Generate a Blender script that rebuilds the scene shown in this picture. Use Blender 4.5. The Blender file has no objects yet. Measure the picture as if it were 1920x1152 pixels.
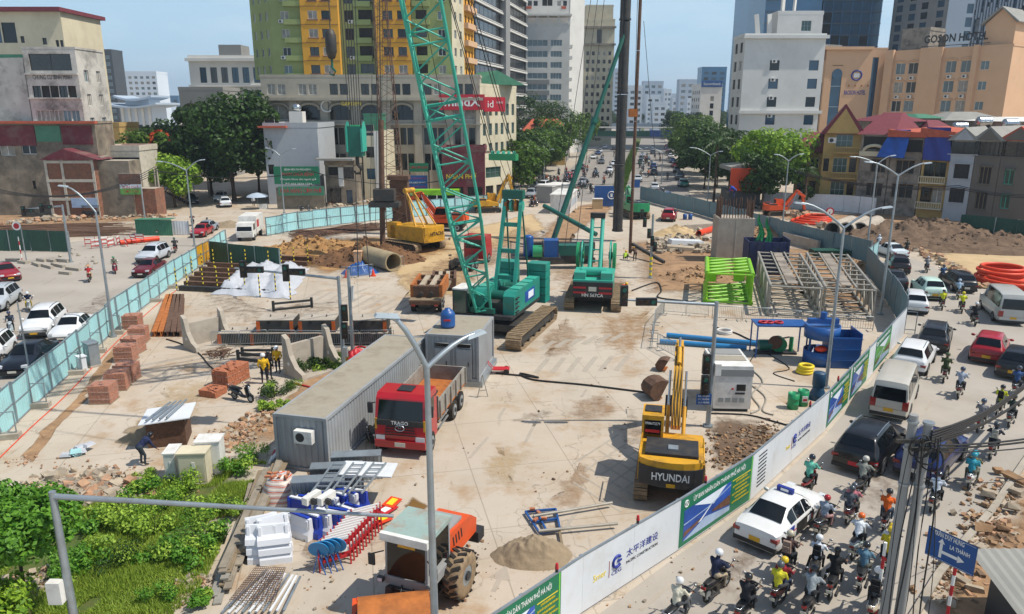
import bpy,bmesh,math,random
from mathutils import Vector as V,Matrix,noise as mno
RN=random.Random(7)
sc=bpy.context.scene;C=sc.collection
rad=math.radians;pi=math.pi
# ---------------- camera
H=15.5;F=1400.0;PIT=math.atan(371/F);SP,CP=math.sin(PIT),math.cos(PIT)
cd=bpy.data.cameras.new('camera');cam=bpy.data.objects.new('camera',cd);C.objects.link(cam)
cd.sensor_width=36;cd.lens=F/1920*36;cd.clip_start=.3;cd.clip_end=9000
cam.location=(0,0,H);cam.rotation_euler=(pi/2-PIT,0,0);sc.camera=cam
# ---------------- sky, sun, exposure
SUN=V((.86,-.16,0)).normalized()*math.cos(rad(57))+V((0,0,math.sin(rad(57))))
w=bpy.data.worlds.new('World');sc.world=w;w.use_nodes=True
nt=w.node_tree;bg=nt.nodes['Background']
sky=nt.nodes.new('ShaderNodeTexSky');sky.sky_type='NISHITA';sky.sun_disc=False
sky.sun_elevation=rad(57);sky.sun_rotation=math.atan2(SUN.x,SUN.y)
sky.air_density=1.15;sky.dust_density=.5;sky.ozone_density=2.5
tcw=nt.nodes.new('ShaderNodeTexCoord');mp=nt.nodes.new('ShaderNodeMapping');mp.inputs['Scale'].default_value=(2.2,2.2,7)
nzw=nt.nodes.new('ShaderNodeTexNoise');nzw.inputs['Scale'].default_value=1.7;nzw.inputs['Detail'].default_value=7;nzw.inputs['Roughness'].default_value=.55
rw=nt.nodes.new('ShaderNodeValToRGB');rw.color_ramp.elements[0].position=.45;rw.color_ramp.elements[1].position=.8
rw.color_ramp.elements[1].color=(.62,.62,.62,1)
mxw=nt.nodes.new('ShaderNodeMixRGB');mxw.inputs[2].default_value=(8.4,9.0,9.6,1)
nt.links.new(tcw.outputs['Generated'],mp.inputs[0]);nt.links.new(mp.outputs[0],nzw.inputs['Vector']);nt.links.new(nzw.outputs[0],rw.inputs[0])
nt.links.new(rw.outputs[0],mxw.inputs[0]);sxz=nt.nodes.new('ShaderNodeSeparateXYZ');nt.links.new(tcw.outputs['Generated'],sxz.inputs[0])
mrw=nt.nodes.new('ShaderNodeMapRange');mrw.inputs['From Max'].default_value=.55;mrw.inputs['To Min'].default_value=.92;mrw.inputs['To Max'].default_value=0;mrw.interpolation_type='SMOOTHSTEP';nt.links.new(sxz.outputs[2],mrw.inputs['Value'])
mxh=nt.nodes.new('ShaderNodeMixRGB');mxh.inputs[2].default_value=(4.5,6.9,8.9,1);nt.links.new(mrw.outputs[0],mxh.inputs[0]);nt.links.new(sky.outputs[0],mxh.inputs[1]);nt.links.new(mxh.outputs[0],mxw.inputs[1]);nt.links.new(mxw.outputs[0],bg.inputs[0])
bg.inputs[1].default_value=.112
sl=bpy.data.lights.new('sun','SUN');so=bpy.data.objects.new('sun',sl);C.objects.link(so)
sl.energy=5.0;sl.angle=rad(.5);sl.color=(1,.94,.84);so.rotation_euler=(-SUN).to_track_quat('-Z','Y').to_euler();so.location=(60,0,120)
vs=sc.view_settings;sc.display_settings.display_device='sRGB'
vs.view_transform='Standard';vs.look='None';vs.exposure=.04;vs.gamma=1;vs.use_curve_mapping=False
try:
 sc.cycles.volume_max_steps=32;sc.cycles.max_bounces=6;sc.cycles.transparent_max_bounces=6;sc.cycles.diffuse_bounces=3
except Exception:pass
# ---------------- picking places: where a sight line meets the ground (z) or a vertical plane (world y)
def ray(px,py):
 u=(px-960)/F;v=(py-576)/F
 return V((u,CP-v*SP,-SP-v*CP))
def G(px,py,z=0.0):
 r=ray(px,py);t=(z-H)/r.z
 return V((r.x*t,r.y*t,z))
def P(px,py,Y):
 r=ray(px,py);t=Y/r.y
 return V((r.x*t,Y,H+r.z*t))
def head(a,b):return math.atan2(b[1]-a[1],b[0]-a[0])
def hpx(a,b):return head(G(*a),G(*b))
# ---------------- materials
M={}
def lin(c):
 if isinstance(c,str):
  c=[int(c[i:i+2],16)/255 for i in(0,2,4)]
  c=[x/12.92 if x<.04045 else((x+.055)/1.055)**2.4 for x in c]
 return tuple(c)
def mk(name,col,r=.6,m=0,var=.12,vs=1.2,bump=0,bs=14,dirt=0,dcol=(.2,.16,.11),ds=.6,spec=.5,coat=0,det=4):
 a=bpy.data.materials.new(name);a.use_nodes=True;n=a.node_tree.nodes;l=a.node_tree.links
 b=n['Principled BSDF'];c=lin(col)
 b.inputs['Roughness'].default_value=r;b.inputs['Metallic'].default_value=m;b.inputs['Specular IOR Level'].default_value=spec
 if coat:b.inputs['Coat Weight'].default_value=coat;b.inputs['Coat Roughness'].default_value=.08
 g=n.new('ShaderNodeNewGeometry')
 z=n.new('ShaderNodeTexNoise');z.inputs['Scale'].default_value=vs;z.inputs['Detail'].default_value=det;z.inputs['Roughness'].default_value=.62
 l.new(g.outputs['Position'],z.inputs['Vector'])
 rp=n.new('ShaderNodeValToRGB');rp.color_ramp.elements[0].position=.3;rp.color_ramp.elements[1].position=.7
 rp.color_ramp.elements[0].color=(*[x*(1-var)for x in c],1);rp.color_ramp.elements[1].color=(*[min(1,x*(1+var))for x in c],1)
 l.new(z.outputs[0],rp.inputs[0]);out=rp.outputs[0]
 if dirt:
  z2=n.new('ShaderNodeTexNoise');z2.inputs['Scale'].default_value=ds;z2.inputs['Detail'].default_value=9;z2.inputs['Roughness'].default_value=.68
  l.new(g.outputs['Position'],z2.inputs['Vector'])
  r2=n.new('ShaderNodeValToRGB');r2.color_ramp.elements[0].position=.48;r2.color_ramp.elements[1].position=.72
  r2.color_ramp.elements[1].color=(dirt,dirt,dirt,1)
  l.new(z2.outputs[0],r2.inputs[0])
  mx=n.new('ShaderNodeMixRGB');mx.inputs[2].default_value=(*lin(dcol),1)
  l.new(r2.outputs[0],mx.inputs[0]);l.new(out,mx.inputs[1]);out=mx.outputs[0]
 l.new(out,b.inputs['Base Color'])
 if bump:
  z3=n.new('ShaderNodeTexNoise');z3.inputs['Scale'].default_value=bs;z3.inputs['Detail'].default_value=5
  l.new(g.outputs['Position'],z3.inputs['Vector'])
  bm=n.new('ShaderNodeBump');bm.inputs['Strength'].default_value=bump;bm.inputs['Distance'].default_value=.05
  l.new(z3.outputs[0],bm.inputs['Height']);l.new(bm.outputs[0],b.inputs['Normal'])
 M[name]=a
 return a
def leafmat(name,c1,c2,tr=.35):
 a=bpy.data.materials.new(name);a.use_nodes=True;n=a.node_tree.nodes;l=a.node_tree.links
 b=n['Principled BSDF'];b.inputs['Roughness'].default_value=.5;b.inputs['Specular IOR Level'].default_value=.3
 g=n.new('ShaderNodeNewGeometry');rp=n.new('ShaderNodeValToRGB')
 rp.color_ramp.elements[0].color=(*lin(c1),1);rp.color_ramp.elements[1].color=(*lin(c2),1)
 l.new(g.outputs['Random Per Island'],rp.inputs[0]);l.new(rp.outputs[0],b.inputs['Base Color'])
 t=n.new('ShaderNodeBsdfTranslucent');l.new(rp.outputs[0],t.inputs[0])
 ms=n.new('ShaderNodeMixShader');ms.inputs[0].default_value=tr
 l.new(b.outputs[0],ms.inputs[1]);l.new(t.outputs[0],ms.inputs[2]);l.new(ms.outputs[0],n['Material Output'].inputs[0])
 M[name]=a
def PM(c,r=.35,coat=.0,m=0,**k):
 key='paint_%s_%d%d%d'%(c if isinstance(c,str)else '%02x%02x%02x'%tuple(int(x*255)for x in c),int(r*10),int(coat*10),int(m*10))
 if key not in M:mk(key,c,r=r,coat=coat,m=m,var=k.get('var',.05),dirt=k.get('dirt',.25),dcol='8a7a64',ds=k.get('ds',1.1),bump=k.get('bump',0))
 return key
# ---------------- mesh collecting
class MB:
 def __init__(s):s.v=[];s.f=[];s.mi=[];s.sm=[];s.mats=[]
 def slot(s,m):
  if m not in s.mats:s.mats.append(m)
  return s.mats.index(m)
 def add(s,vs_,fs,m,smooth=False):
  o=len(s.v);k=s.slot(m);s.v.extend([tuple(x)for x in vs_])
  for f in fs:s.f.append([i+o for i in f]);s.mi.append(k);s.sm.append(smooth)
  return s
 def box(s,c,d,m,rz=0,top=(1,1),rot=None):
  x,y,z=d[0]/2,d[1]/2,d[2]/2;q=Matrix.Rotation(rz,3,'Z')if rot is None else rot
  p=[(-x,-y,-z),(x,-y,-z),(x,y,-z),(-x,y,-z),(-x*top[0],-y*top[1],z),(x*top[0],-y*top[1],z),(x*top[0],y*top[1],z),(-x*top[0],y*top[1],z)]
  return s.add([q@V(a)+V(c)for a in p],[(0,3,2,1),(4,5,6,7),(0,1,5,4),(1,2,6,5),(2,3,7,6),(3,0,4,7)],m)
 def bb(s,a,b,m):return s.box([(a[i]+b[i])/2 for i in range(3)],[abs(b[i]-a[i])for i in range(3)],m)
 def cyl(s,a,b,r,m,n=8,r1=None,cap=True,smooth=True,ph=0):
  a,b=V(a),V(b);d=b-a
  if d.length<1e-6:return s
  r1=r if r1 is None else r1;q=d.to_track_quat('Z','Y').to_matrix();vs_=[]
  for c,rr in((a,r),(b,r1)):
   for i in range(n):t=2*pi*i/n+ph;vs_.append(c+q@V((rr*math.cos(t),rr*math.sin(t),0)))
  s.add(vs_,[(i,(i+1)%n,n+(i+1)%n,n+i)for i in range(n)],m,smooth)
  if cap:s.add(vs_[:n],[tuple(reversed(range(n)))],m);s.add(vs_[n:],[tuple(range(n))],m)
  return s
 def bar(s,a,b,w_,m,h=None):
  a,b=V(a),V(b);d=b-a;h=h or w_
  zz=V((0,0,1))if abs(d.normalized().z)<.98 else V((0,1,0))
  xx=d.cross(zz).normalized()*w_/2;yy=xx.cross(d).normalized()*h/2
  p=[a-xx-yy,a+xx-yy,a+xx+yy,a-xx+yy,b-xx-yy,b+xx-yy,b+xx+yy,b-xx+yy]
  return s.add(p,[(0,3,2,1),(4,5,6,7),(0,1,5,4),(1,2,6,5),(2,3,7,6),(3,0,4,7)],m)
 def tube(s,pts,r,m,n=6,cap=True):
  pts=[V(p)for p in pts];vs_=[];k=len(pts)
  for i,p in enumerate(pts):
   d=(pts[min(i+1,k-1)]-pts[max(i-1,0)]);q=d.to_track_quat('Z','Y').to_matrix()if d.length else Matrix.Identity(3)
   rr=r[i]if isinstance(r,(list,tuple))else r
   for j in range(n):t=2*pi*j/n;vs_.append(p+q@V((rr*math.cos(t),rr*math.sin(t),0)))
  fs=[(i*n+j,i*n+(j+1)%n,(i+1)*n+(j+1)%n,(i+1)*n+j)for i in range(k-1)for j in range(n)]
  s.add(vs_,fs,m,True)
  if cap:s.add(vs_[:n],[tuple(reversed(range(n)))],m);s.add(vs_[-n:],[tuple(range(n))],m)
  return s
 def ell(s,c,rd,m,nu=10,nv=6,zmin=-1.0):
  vs_=[];t0=math.asin(max(-1,zmin))
  for i in range(nv+1):
   t=t0+(pi/2-t0)*i/nv
   for j in range(nu):p=2*pi*j/nu;vs_.append((c[0]+rd[0]*math.cos(t)*math.cos(p),c[1]+rd[1]*math.cos(t)*math.sin(p),c[2]+rd[2]*math.sin(t)))
  return s.add(vs_,[(i*nu+j,i*nu+(j+1)%nu,(i+1)*nu+(j+1)%nu,(i+1)*nu+j)for i in range(nv)for j in range(nu)],m,True)
 def prism(s,poly,z0,z1,m,mtop=None):
  n=len(poly);lo=[(p[0],p[1],z0)for p in poly];hi=[(p[0],p[1],z1)for p in poly]
  s.add(lo+hi,[tuple(reversed(range(n)))]+[(i,(i+1)%n,n+(i+1)%n,n+i)for i in range(n)],m)
  return s.add(hi,[tuple(range(n))],mtop or m)
 def ext(s,poly,y0,y1,m):
  n=len(poly);a=[(p[0],y0,p[1])for p in poly];b=[(p[0],y1,p[1])for p in poly]
  return s.add(a+b,[tuple(range(n)),tuple(reversed(range(n,2*n)))]+[(i,n+i,n+(i+1)%n,(i+1)%n)for i in range(n)],m)
 def quad(s,a,b,c,d,m):return s.add([a,b,c,d],[(0,1,2,3)],m)
 def lathe(s,prof,c,m,n=12):
  vs_=[(c[0]+r*math.cos(2*pi*j/n),c[1]+r*math.sin(2*pi*j/n),c[2]+z)for r,z in prof for j in range(n)]
  return s.add(vs_,[(i*n+j,i*n+(j+1)%n,(i+1)*n+(j+1)%n,(i+1)*n+j)for i in range(len(prof)-1)for j in range(n)],m,True)
 def xf(s,mat):s.v=[tuple(mat@V(p))for p in s.v];return s
 def mesh(s,name):
  me=bpy.data.meshes.new(name);me.from_pydata(s.v,[],s.f)
  for m in s.mats:me.materials.append(M[m])
  me.polygons.foreach_set('material_index',s.mi);me.polygons.foreach_set('use_smooth',s.sm);me.update()
  return me
 def bd(s,name,par=None):return ob(name,s.mesh(name),par)
def ob(name,me,par=None,loc=None,rz=None):
 o=bpy.data.objects.new(name,me);C.objects.link(o)
 if loc is not None:o.location=loc
 if rz is not None:o.rotation_euler=(0,0,rz)
 if par is not None:kid(o,par)
 return o
def kid(o,p):o.parent=p;o.matrix_parent_inverse=p.matrix_basis.inverted()
def tag(o,label=None,cat=None,group=None,kind=None):
 for k,v in(('label',label),('category',cat),('group',group),('kind',kind)):
  if v:o[k]=v
 return o
def tg_(name,label,cat,loc=(0,0,0),rz=0,group=None):
 o=bpy.data.objects.new(name,None);C.objects.link(o);o.location=loc;o.rotation_euler=(0,0,rz);o.empty_display_size=.2
 return tag(o,label,cat,group)
KIDS={}
def dup(root,loc,rz,label=None,group=None,mats=None,sx=1.0):
 def cp(o,p):
  c=o.copy();C.objects.link(c)
  if p is not None:c.parent=p
  if mats and c.type=='MESH':
   for i,s_ in enumerate(c.material_slots):
    a=s_.material.name if s_.material else ''
    if a in mats:s_.link='OBJECT';s_.material=M[mats[a]]
  if o.name not in KIDS:KIDS[o.name]=list(o.children)
  for ch in KIDS[o.name]:cp(ch,c)
  return c
 r=cp(root,None);r.location=loc;r.rotation_euler=(0,0,rz);r.scale=(sx,)*3
 if label:r['label']=label
 if group:r['group']=group
 return r
def drop(root):
 for ch in list(root.children):drop(ch)
 bpy.data.objects.remove(root)
TX={}
def text(s,size,m,par,org,d,up=V((0,0,1)),name='lettering',center=True,bold=0.0,width=None):
 """flat printed lettering: reading direction d, upright direction up"""
 key=(s,bold)
 if key not in TX:
  cu=bpy.data.curves.new('t','FONT');cu.body=s;cu.size=1;cu.extrude=.004;cu.offset=bold;cu.resolution_u=2
  cu.align_x='CENTER';cu.align_y='CENTER'
  o=bpy.data.objects.new('t',cu);C.objects.link(o)
  dg=bpy.context.evaluated_depsgraph_get();me=bpy.data.meshes.new_from_object(o.evaluated_get(dg))
  bpy.data.objects.remove(o);bpy.data.curves.remove(cu);TX[key]=me
 me=TX[key].copy();me.materials.clear();me.materials.append(M[m])
 d=V(d).normalized();up=V(up).normalized();nn=d.cross(up)
 if width:
  xs=[v.co.x for v in me.vertices];sx=width/max(.01,max(xs)-min(xs))
 else:sx=size
 mt=Matrix((d*sx,up*size,nn)).transposed()
 for v in me.vertices:v.co=mt@v.co+V(org)
 return ob(name,me,par)
for a in[('concrete','a89e90',.9,0),('steel','8d949a',.45,.6),('dark','26272a',.6,0),('black','121315',.5,0),('rubber','1b1a19',.85,0),('white','d8d6d0',.5,0),('chrome','b8bcc0',.25,.9),('wood','83735c',.8,0),('galv','9aa3a8',.42,.55),('plaster','bdb5a6',.9,0)]:
 mk(a[0],a[1],r=a[2],m=a[3],var=.12,dirt=.35,dcol='6b5d4b',ds=1.5,bump=.15 if a[0]in('concrete','plaster')else 0)
mk('glass','0c1114',r=.08,var=.1,spec=.5);mk('glass_blue','20455e',r=.1,var=.15,vs=.1,spec=.8);mk('glass_green','2b4a40',r=.1,var=.2,vs=.6,spec=.8)
mk('glass_pale','5d7076',r=.15,var=.3,vs=.4,spec=.7);mk('glass_brown','2a2724',r=.12,var=.3,vs=.5,spec=.7);mk('recess','2b2825',r=.8,var=.4,vs=.7)
mk('teal','1f8576',r=.42,var=.1,dirt=.42,dcol='5b5a4a',ds=1.4);mk('teal_light','37a48e',r=.42,var=.1,dirt=.32,dcol='6b6a5a');mk('teal_dark','0f5a4c',r=.45,var=.1,dirt=.25,dcol='4a4a3c')
mk('green_crane','1d8a58',r=.4,var=.1,dirt=.25,dcol='5a5a44');mk('rust','604636',r=.85,var=.3,vs=3,dirt=.5,dcol='3a2a20',ds=2);mk('rust_orange','a8622a',r=.8,var=.25,vs=3,dirt=.4,dcol='4a3524',ds=2)
mk('track','8c775c',r=.85,var=.25,vs=5,dirt=.5,dcol='4a4034',ds=3);mk('iron','3b3b3a',r=.6,m=.3,var=.2,dirt=.4,dcol='6b5a46',ds=2);mk('mud','6a4b30',r=.95,var=.3,vs=1.2,bump=.6,bs=4)
mk('yellow','cc961e',r=.5,var=.12,dirt=.8,dcol='5f4a2c',ds=1.3);mk('orange','d4501e',r=.42,var=.08,dirt=.35,dcol='8a5a40',ds=1.6);mk('red','a81622',r=.34,var=.08,dirt=.3,dcol='6a3a30',ds=1.6,coat=.3)
mk('blue','1a5090',r=.4,var=.1,dirt=.3,dcol='5a5a55',ds=1.5);mk('lime','7dbb1a',r=.4,var=.1,dirt=.3,dcol='7a7040',ds=1.5)
mk('cyan_sheet','9fd0d3',r=.5,var=.08,vs=.5,dirt=.45,dcol='8f9a90',ds=.8);mk('grey_sheet','5f7f88',r=.5,var=.08,vs=.5,dirt=.3,dcol='7d7a6c',ds=.8);mk('dkgreen_sheet','124536',r=.55,var=.15,vs=.8,dirt=.2,dcol='3b4a38')
mk('white_sheet','d2d5d8',r=.45,var=.04,vs=.4,dirt=.32,dcol='a89c88',ds=.9);mk('banner_green','0b6b4a',r=.45,var=.06,dirt=0);mk('banner_lime','6fbf3a',r=.5,var=.05)
mk('glow_off','24100e',r=.3);mk('amber_lamp','30200e',r=.3);mk('cone_orange','d8401a',r=.5)
mk('skin','9a6a50',r=.6,var=.05);mk('tail','8a1010',r=.25,var=.05,coat=.5);mk('lamp','c8ccd0',r=.15,var=.05,coat=.5);mk('plate','c9c6b8',r=.5);mk('plate_y','c99a1a',r=.5)
mk('letter_white','e4e4e0',r=.5,var=.02);mk('letter_blue','1c2f86',r=.5,var=.02);mk('letter_yellow','e3c92a',r=.5,var=.02);mk('letter_black','1a1a1c',r=.5,var=.02);mk('letter_red','b4202a',r=.5,var=.02)
# ---------------- ground, roads, markings
def groundmat():
 a=mk('ground_concrete','b5a999',r=.92,var=.10,vs=.09,dirt=.5,dcol='96856d',ds=.16,bump=.12,bs=9,det=8)
 n=a.node_tree.nodes;l=a.node_tree.links;b=n['Principled BSDF'];src=b.inputs['Base Color'].links[0].from_socket
 g=n.new('ShaderNodeNewGeometry')
 def layer(src,scale,lo,hi,amt,col,stretch=None,vor=False):
  vec=g.outputs['Position']
  if stretch:
   m_=n.new('ShaderNodeMapping');m_.inputs['Scale'].default_value=stretch;m_.inputs['Rotation'].default_value=(0,0,rad(10));l.new(vec,m_.inputs[0]);vec=m_.outputs[0]
  if vor:
   z0=n.new('ShaderNodeTexNoise');z0.inputs['Scale'].default_value=.35;z0.inputs['Detail'].default_value=6;l.new(vec,z0.inputs['Vector'])
   mx0=n.new('ShaderNodeMixRGB');mx0.inputs[0].default_value=.65;l.new(vec,mx0.inputs[1]);mm=n.new('ShaderNodeVectorMath');mm.operation='SCALE';mm.inputs['Scale'].default_value=9
   l.new(z0.outputs['Color'],mm.inputs[0]);ad=n.new('ShaderNodeVectorMath');l.new(vec,ad.inputs[0]);l.new(mm.outputs[0],ad.inputs[1])
   z=n.new('ShaderNodeTexVoronoi');z.feature='DISTANCE_TO_EDGE';z.inputs['Scale'].default_value=scale;l.new(ad.outputs[0],z.inputs['Vector'])
  else:
   z=n.new('ShaderNodeTexNoise');z.inputs['Scale'].default_value=scale;z.inputs['Detail'].default_value=10;z.inputs['Roughness'].default_value=.7;l.new(vec,z.inputs['Vector'])
  r=n.new('ShaderNodeValToRGB');r.color_ramp.elements[0].position=lo;r.color_ramp.elements[1].position=hi
  e0,e1=(amt,0)if vor else(0,amt)
  r.color_ramp.elements[0].color=(e0,e0,e0,1);r.color_ramp.elements[1].color=(e1,e1,e1,1)
  l.new(z.outputs[0],r.inputs[0]);mx=n.new('ShaderNodeMixRGB');mx.inputs[2].default_value=(*lin(col),1)
  l.new(r.outputs[0],mx.inputs[0]);l.new(src,mx.inputs[1]);return mx.outputs[0]
 src=layer(src,.33,.53,.66,.75,'9c7d5a')
 src=layer(src,.12,.52,.74,.5,'8d8578',(1,.28,1))
 src=layer(src,1.6,.62,.72,.4,'6f5f4a')
 src=layer(src,.9,.6,.75,.5,'5f554a',(1.6,.12,1));src=layer(src,.05,.5,.6,.3,'a08a6c');src=layer(src,2.6,.64,.7,.55,'574c40')
 src=layer(src,.1,.0,.006,.55,'6d6252',None,True)
 bk=n.new('ShaderNodeTexBrick');bk.inputs['Scale'].default_value=.1;bk.offset=0;bk.inputs['Mortar Size'].default_value=.003;bk.inputs['Mortar Smooth'].default_value=.4;bk.inputs['Brick Width'].default_value=.45;bk.inputs['Row Height'].default_value=.5
 m_=n.new('ShaderNodeMapping');m_.inputs['Rotation'].default_value=(0,0,rad(-12));l.new(g.outputs['Position'],m_.inputs[0]);l.new(m_.outputs[0],bk.inputs['Vector']);mu=n.new('ShaderNodeMath');mu.operation='MULTIPLY';mu.inputs[1].default_value=.45;l.new(bk.outputs['Fac'],mu.inputs[0])
 mx=n.new('ShaderNodeMixRGB');mx.inputs[2].default_value=(*lin('6d6252'),1);l.new(mu.outputs[0],mx.inputs[0]);l.new(src,mx.inputs[1]);src=mx.outputs[0]
 l.new(src,b.inputs['Base Color'])
groundmat()
mk('asphalt','85807a',r=.9,var=.12,vs=.2,dirt=.4,dcol='9a8f80',ds=.3,bump=.1);mk('kerb','a39a8c',r=.9,var=.15,vs=1,dirt=.4,dcol='6b604e')
mk('soil','98795a',r=1,var=.3,vs=.7,dirt=.6,dcol='6a4d34',ds=.9,bump=.8,bs=5);mk('soil_yellow','b89f78',r=1,var=.12,vs=.4,dirt=.35,dcol='a08458',ds=.5,bump=.3,bs=6)
mk('soil_dark','6b5745',r=1,var=.3,vs=1,dirt=.5,dcol='4b3c2e',ds=1.1,bump=.9,bs=4);mk('clay','a07a4c',r=.9,var=.2,vs=.6,dirt=.5,dcol='8a5a2c',ds=.7,bump=.5,bs=3)
mk('sand','8d7d66',r=1,var=.15,vs=2,bump=.5,bs=9);mk('rubble_a','a89a86',r=.95,var=.2,vs=3,dirt=.5,dcol='8a7a62');mk('rubble_b','a98468',r=.95,var=.25,vs=3,dirt=.5,dcol='9a8468');mk('rubble_c','8a7f70',r=.95,var=.2,dirt=.4,dcol='9a8a70')
mk('mark','bbb1a2',r=.85,var=.06,dirt=1.0,dcol='ac9e8c',ds=2.6);M['mark'].node_tree.nodes['Principled BSDF'].inputs['Alpha'].default_value=.62;mk('water_brown','7a5c34',r=.12,var=.1,vs=.5,spec=.5)
mk('grassbase','4a5a24',r=1,var=.3,vs=1.2,dirt=.5,dcol='7a6440',ds=.9,bump=.5)
mb=MB();mb.quad((-3300,-50,0),(3300,-50,0),(3300,5300,0),(-3300,5300,0),'ground_concrete');ground=tag(mb.bd('ground'),kind='structure')
BO=V((10.2,102,0));BE=V((.1763,.9843,0));BN=V((.9843,-.1763,0))
def B(al,ac,z=0):return BO+BE*al+BN*ac+V((0,0,z))
def fadem(m):
 k=m+'_thin'
 if k not in M:
  a=M[m].copy();a.name=k;M[k]=a;n=a.node_tree.nodes;l=a.node_tree.links;b=n['Principled BSDF']
  at_=n.new('ShaderNodeAttribute');at_.attribute_name='cover';g=n.new('ShaderNodeNewGeometry');z=n.new('ShaderNodeTexNoise');z.inputs['Scale'].default_value=1.3;z.inputs['Detail'].default_value=8;z.inputs['Roughness'].default_value=.75
  l.new(g.outputs['Position'],z.inputs['Vector']);ad=n.new('ShaderNodeMath');ad.operation='ADD';l.new(at_.outputs['Fac'],ad.inputs[0]);l.new(z.outputs[0],ad.inputs[1])
  r=n.new('ShaderNodeMapRange');r.inputs['From Min'].default_value=.62;r.inputs['From Max'].default_value=1.1;l.new(ad.outputs[0],r.inputs['Value']);l.new(r.outputs[0],b.inputs['Alpha'])
 return k
def sheet(name,pts,z,m,jag=0,par=None,kind='structure',step=1.0,fade=4.0,cov=.75):
 pts=[V((p[0],p[1],0))for p in pts];out=[]
 for i,a in enumerate(pts):
  b=pts[(i+1)%len(pts)];k=max(1,int((b-a).length/step))if jag else 1
  for j in range(k):
   p=a.lerp(b,j/k)
   if jag:q=p*.55;p=p+V((mno.noise(q+V((3,7,1))),mno.noise(q+V((9,2,5))),0))*jag+V((mno.noise(p*2.1),mno.noise(p*2.3+V((4,4,4))),0))*jag*.5
   out.append((p.x,p.y,z))
 mb=MB()
 if jag:
  c=sum((V(p)for p in out),V())/len(out);inn=[V(p)+(c-V(p))*min(.5,fade/max(.01,(c-V(p)).length))for p in out];n=len(out)
  mid=[V(p)*.45+q*.55 for p,q in zip(out,inn)]
  mb.add(out+mid+inn,[(i,(i+1)%n,n+(i+1)%n,n+i)for i in range(n)]+[(n+i,n+(i+1)%n,2*n+(i+1)%n,2*n+i)for i in range(n)]+[tuple(range(2*n,3*n))],fadem(m))
  me=mb.mesh(name);at_=me.attributes.new('cover','FLOAT','POINT');at_.data.foreach_set('value',[0.0]*n+[min(.3,cov*.6)]*n+[cov]*n);o=ob(name,me,par)
 else:mb.add(out,[tuple(range(len(out)))],m);o=mb.bd(name,par)
 if kind and par is None:o['kind']=kind
 return o
def sp(name,px,z,m,jag=.5,**k):return sheet(name,[G(*p)for p in px],z,m,jag,**k)
sheet('boulevard',[B(28,-12.5),B(28,16),B(1200,16),B(1200,-12.5)],.004,'asphalt')
mb=MB();mb.prism([B(40,1.4)[:2],B(40,3.8)[:2],B(1000,3.8)[:2],B(1000,1.4)[:2]],.0,.18,'kerb','grassbase');tag(mb.bd('median_strip'),kind='structure')
for s_,nm in((-1,'pavement_west'),(1,'pavement_east')):
 a0,a1=(12.5,22)if s_<0 else(16,28)
 mb=MB();q=[B(45,s_*a0)[:2],B(45,s_*a1)[:2],B(1000,s_*a1)[:2],B(1000,s_*a0)[:2]]
 mb.prism(q if s_>0 else q[::-1],0,.15,'kerb');tag(mb.bd(nm),kind='structure')
dash_me=None
def stp(a,b,wd,z=.008,nm='lane_dash',par=None):
 a,b=V(a),V(b);d=(b-a).normalized();n_=V((-d.y,d.x,0))*wd/2
 mb=MB();mb.quad(a-n_+V((0,0,z)),b-n_+V((0,0,z)),b+n_+V((0,0,z)),a+n_+V((0,0,z)),'mark');return mb.bd(nm,par or ground)
for ac in(-8,-3.5,7.8,12):
 for i in range(12):stp(B(45+i*11,ac),B(49+i*11,ac),.2)
for a_,b_ in(((880,860),(915,820)),((985,830),(1003,795)),((935,785),(947,765)),((868,1005),(895,985)),((1060,990),(1085,955)),((1090,745),(1100,730)),((1018,770),(1000,800)),((1565,745),(1585,725)),((1735,770),(1748,752)),((1635,870),(1650,850)),((1595,690),(1610,672)),((1800,672),(1815,655)),((1200,1145),(1300,1060)),((1310,1050),(1400,960)),((60,690),(90,660)),((150,575),(180,560)),((110,560),(140,545)),((80,535),(105,522)),((280,735),(335,690)),((160,760),(190,735))):
 stp(G(*a_),G(*b_),.16)
for i in range(6):stp(G(1005+i*30,700-i*1),G(1028+i*30,672-i*1),.34,nm='zebra_bar')
for i in range(17):stp(G(560+i*20,568+i*2.2),G(602+i*20,545+i*2.2),.38,nm='zebra_bar')
for i in range(6):stp(G(1015+i*26,655-i*3),G(1040+i*26,640-i*3),.4,nm='zebra_bar')
for i in range(6):
 stp(G(1075+i*22,870+i*13),G(1160+i*16,815+i*16),.12,nm='hatch_line');stp(G(1075+i*12,905-i*15),G(1165+i*12,960-i*15),.12,z=.011,nm='hatch_line')
def arrow(px0,px1,nm='lane_arrow'):
 a,b=G(*px0),G(*px1);d=(b-a).normalized();n_=V((-d.y,d.x,0));L=(b-a).length;m_=a+d*L*.45
 mb=MB();z=V((0,0,.008));mb.add([a-n_*.09+z,m_-n_*.09+z,m_-n_*.4+z,b+z,m_+n_*.4+z,m_+n_*.09+z,a+n_*.09+z],[(0,1,5,6),(2,3,4)],'mark');mb.bd(nm,ground)
arrow((868,1045),(890,985));arrow((925,1110),(950,1060));arrow((640,560),(690,540));
mk('road_grey','a39b90',r=.9,var=.1,vs=.12,dirt=.55,dcol='8b8276',ds=.25,bump=.1)
for q_ in([(1110,1162),(1270,1042),(1410,945),(1547,817),(1630,718),(1702,630),(1682,590),(1662,550),(1645,492),(1700,480),(1990,600),(1990,770),(1920,870),(1860,960),(1760,1080),(1650,1240),(900,1330)],[(-160,1030),(-10,828),(225,615),(330,533),(425,470),(440,452),(240,440),(-60,480),(-300,700)]):sp('road',q_,.0025,'road_grey',0)
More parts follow.
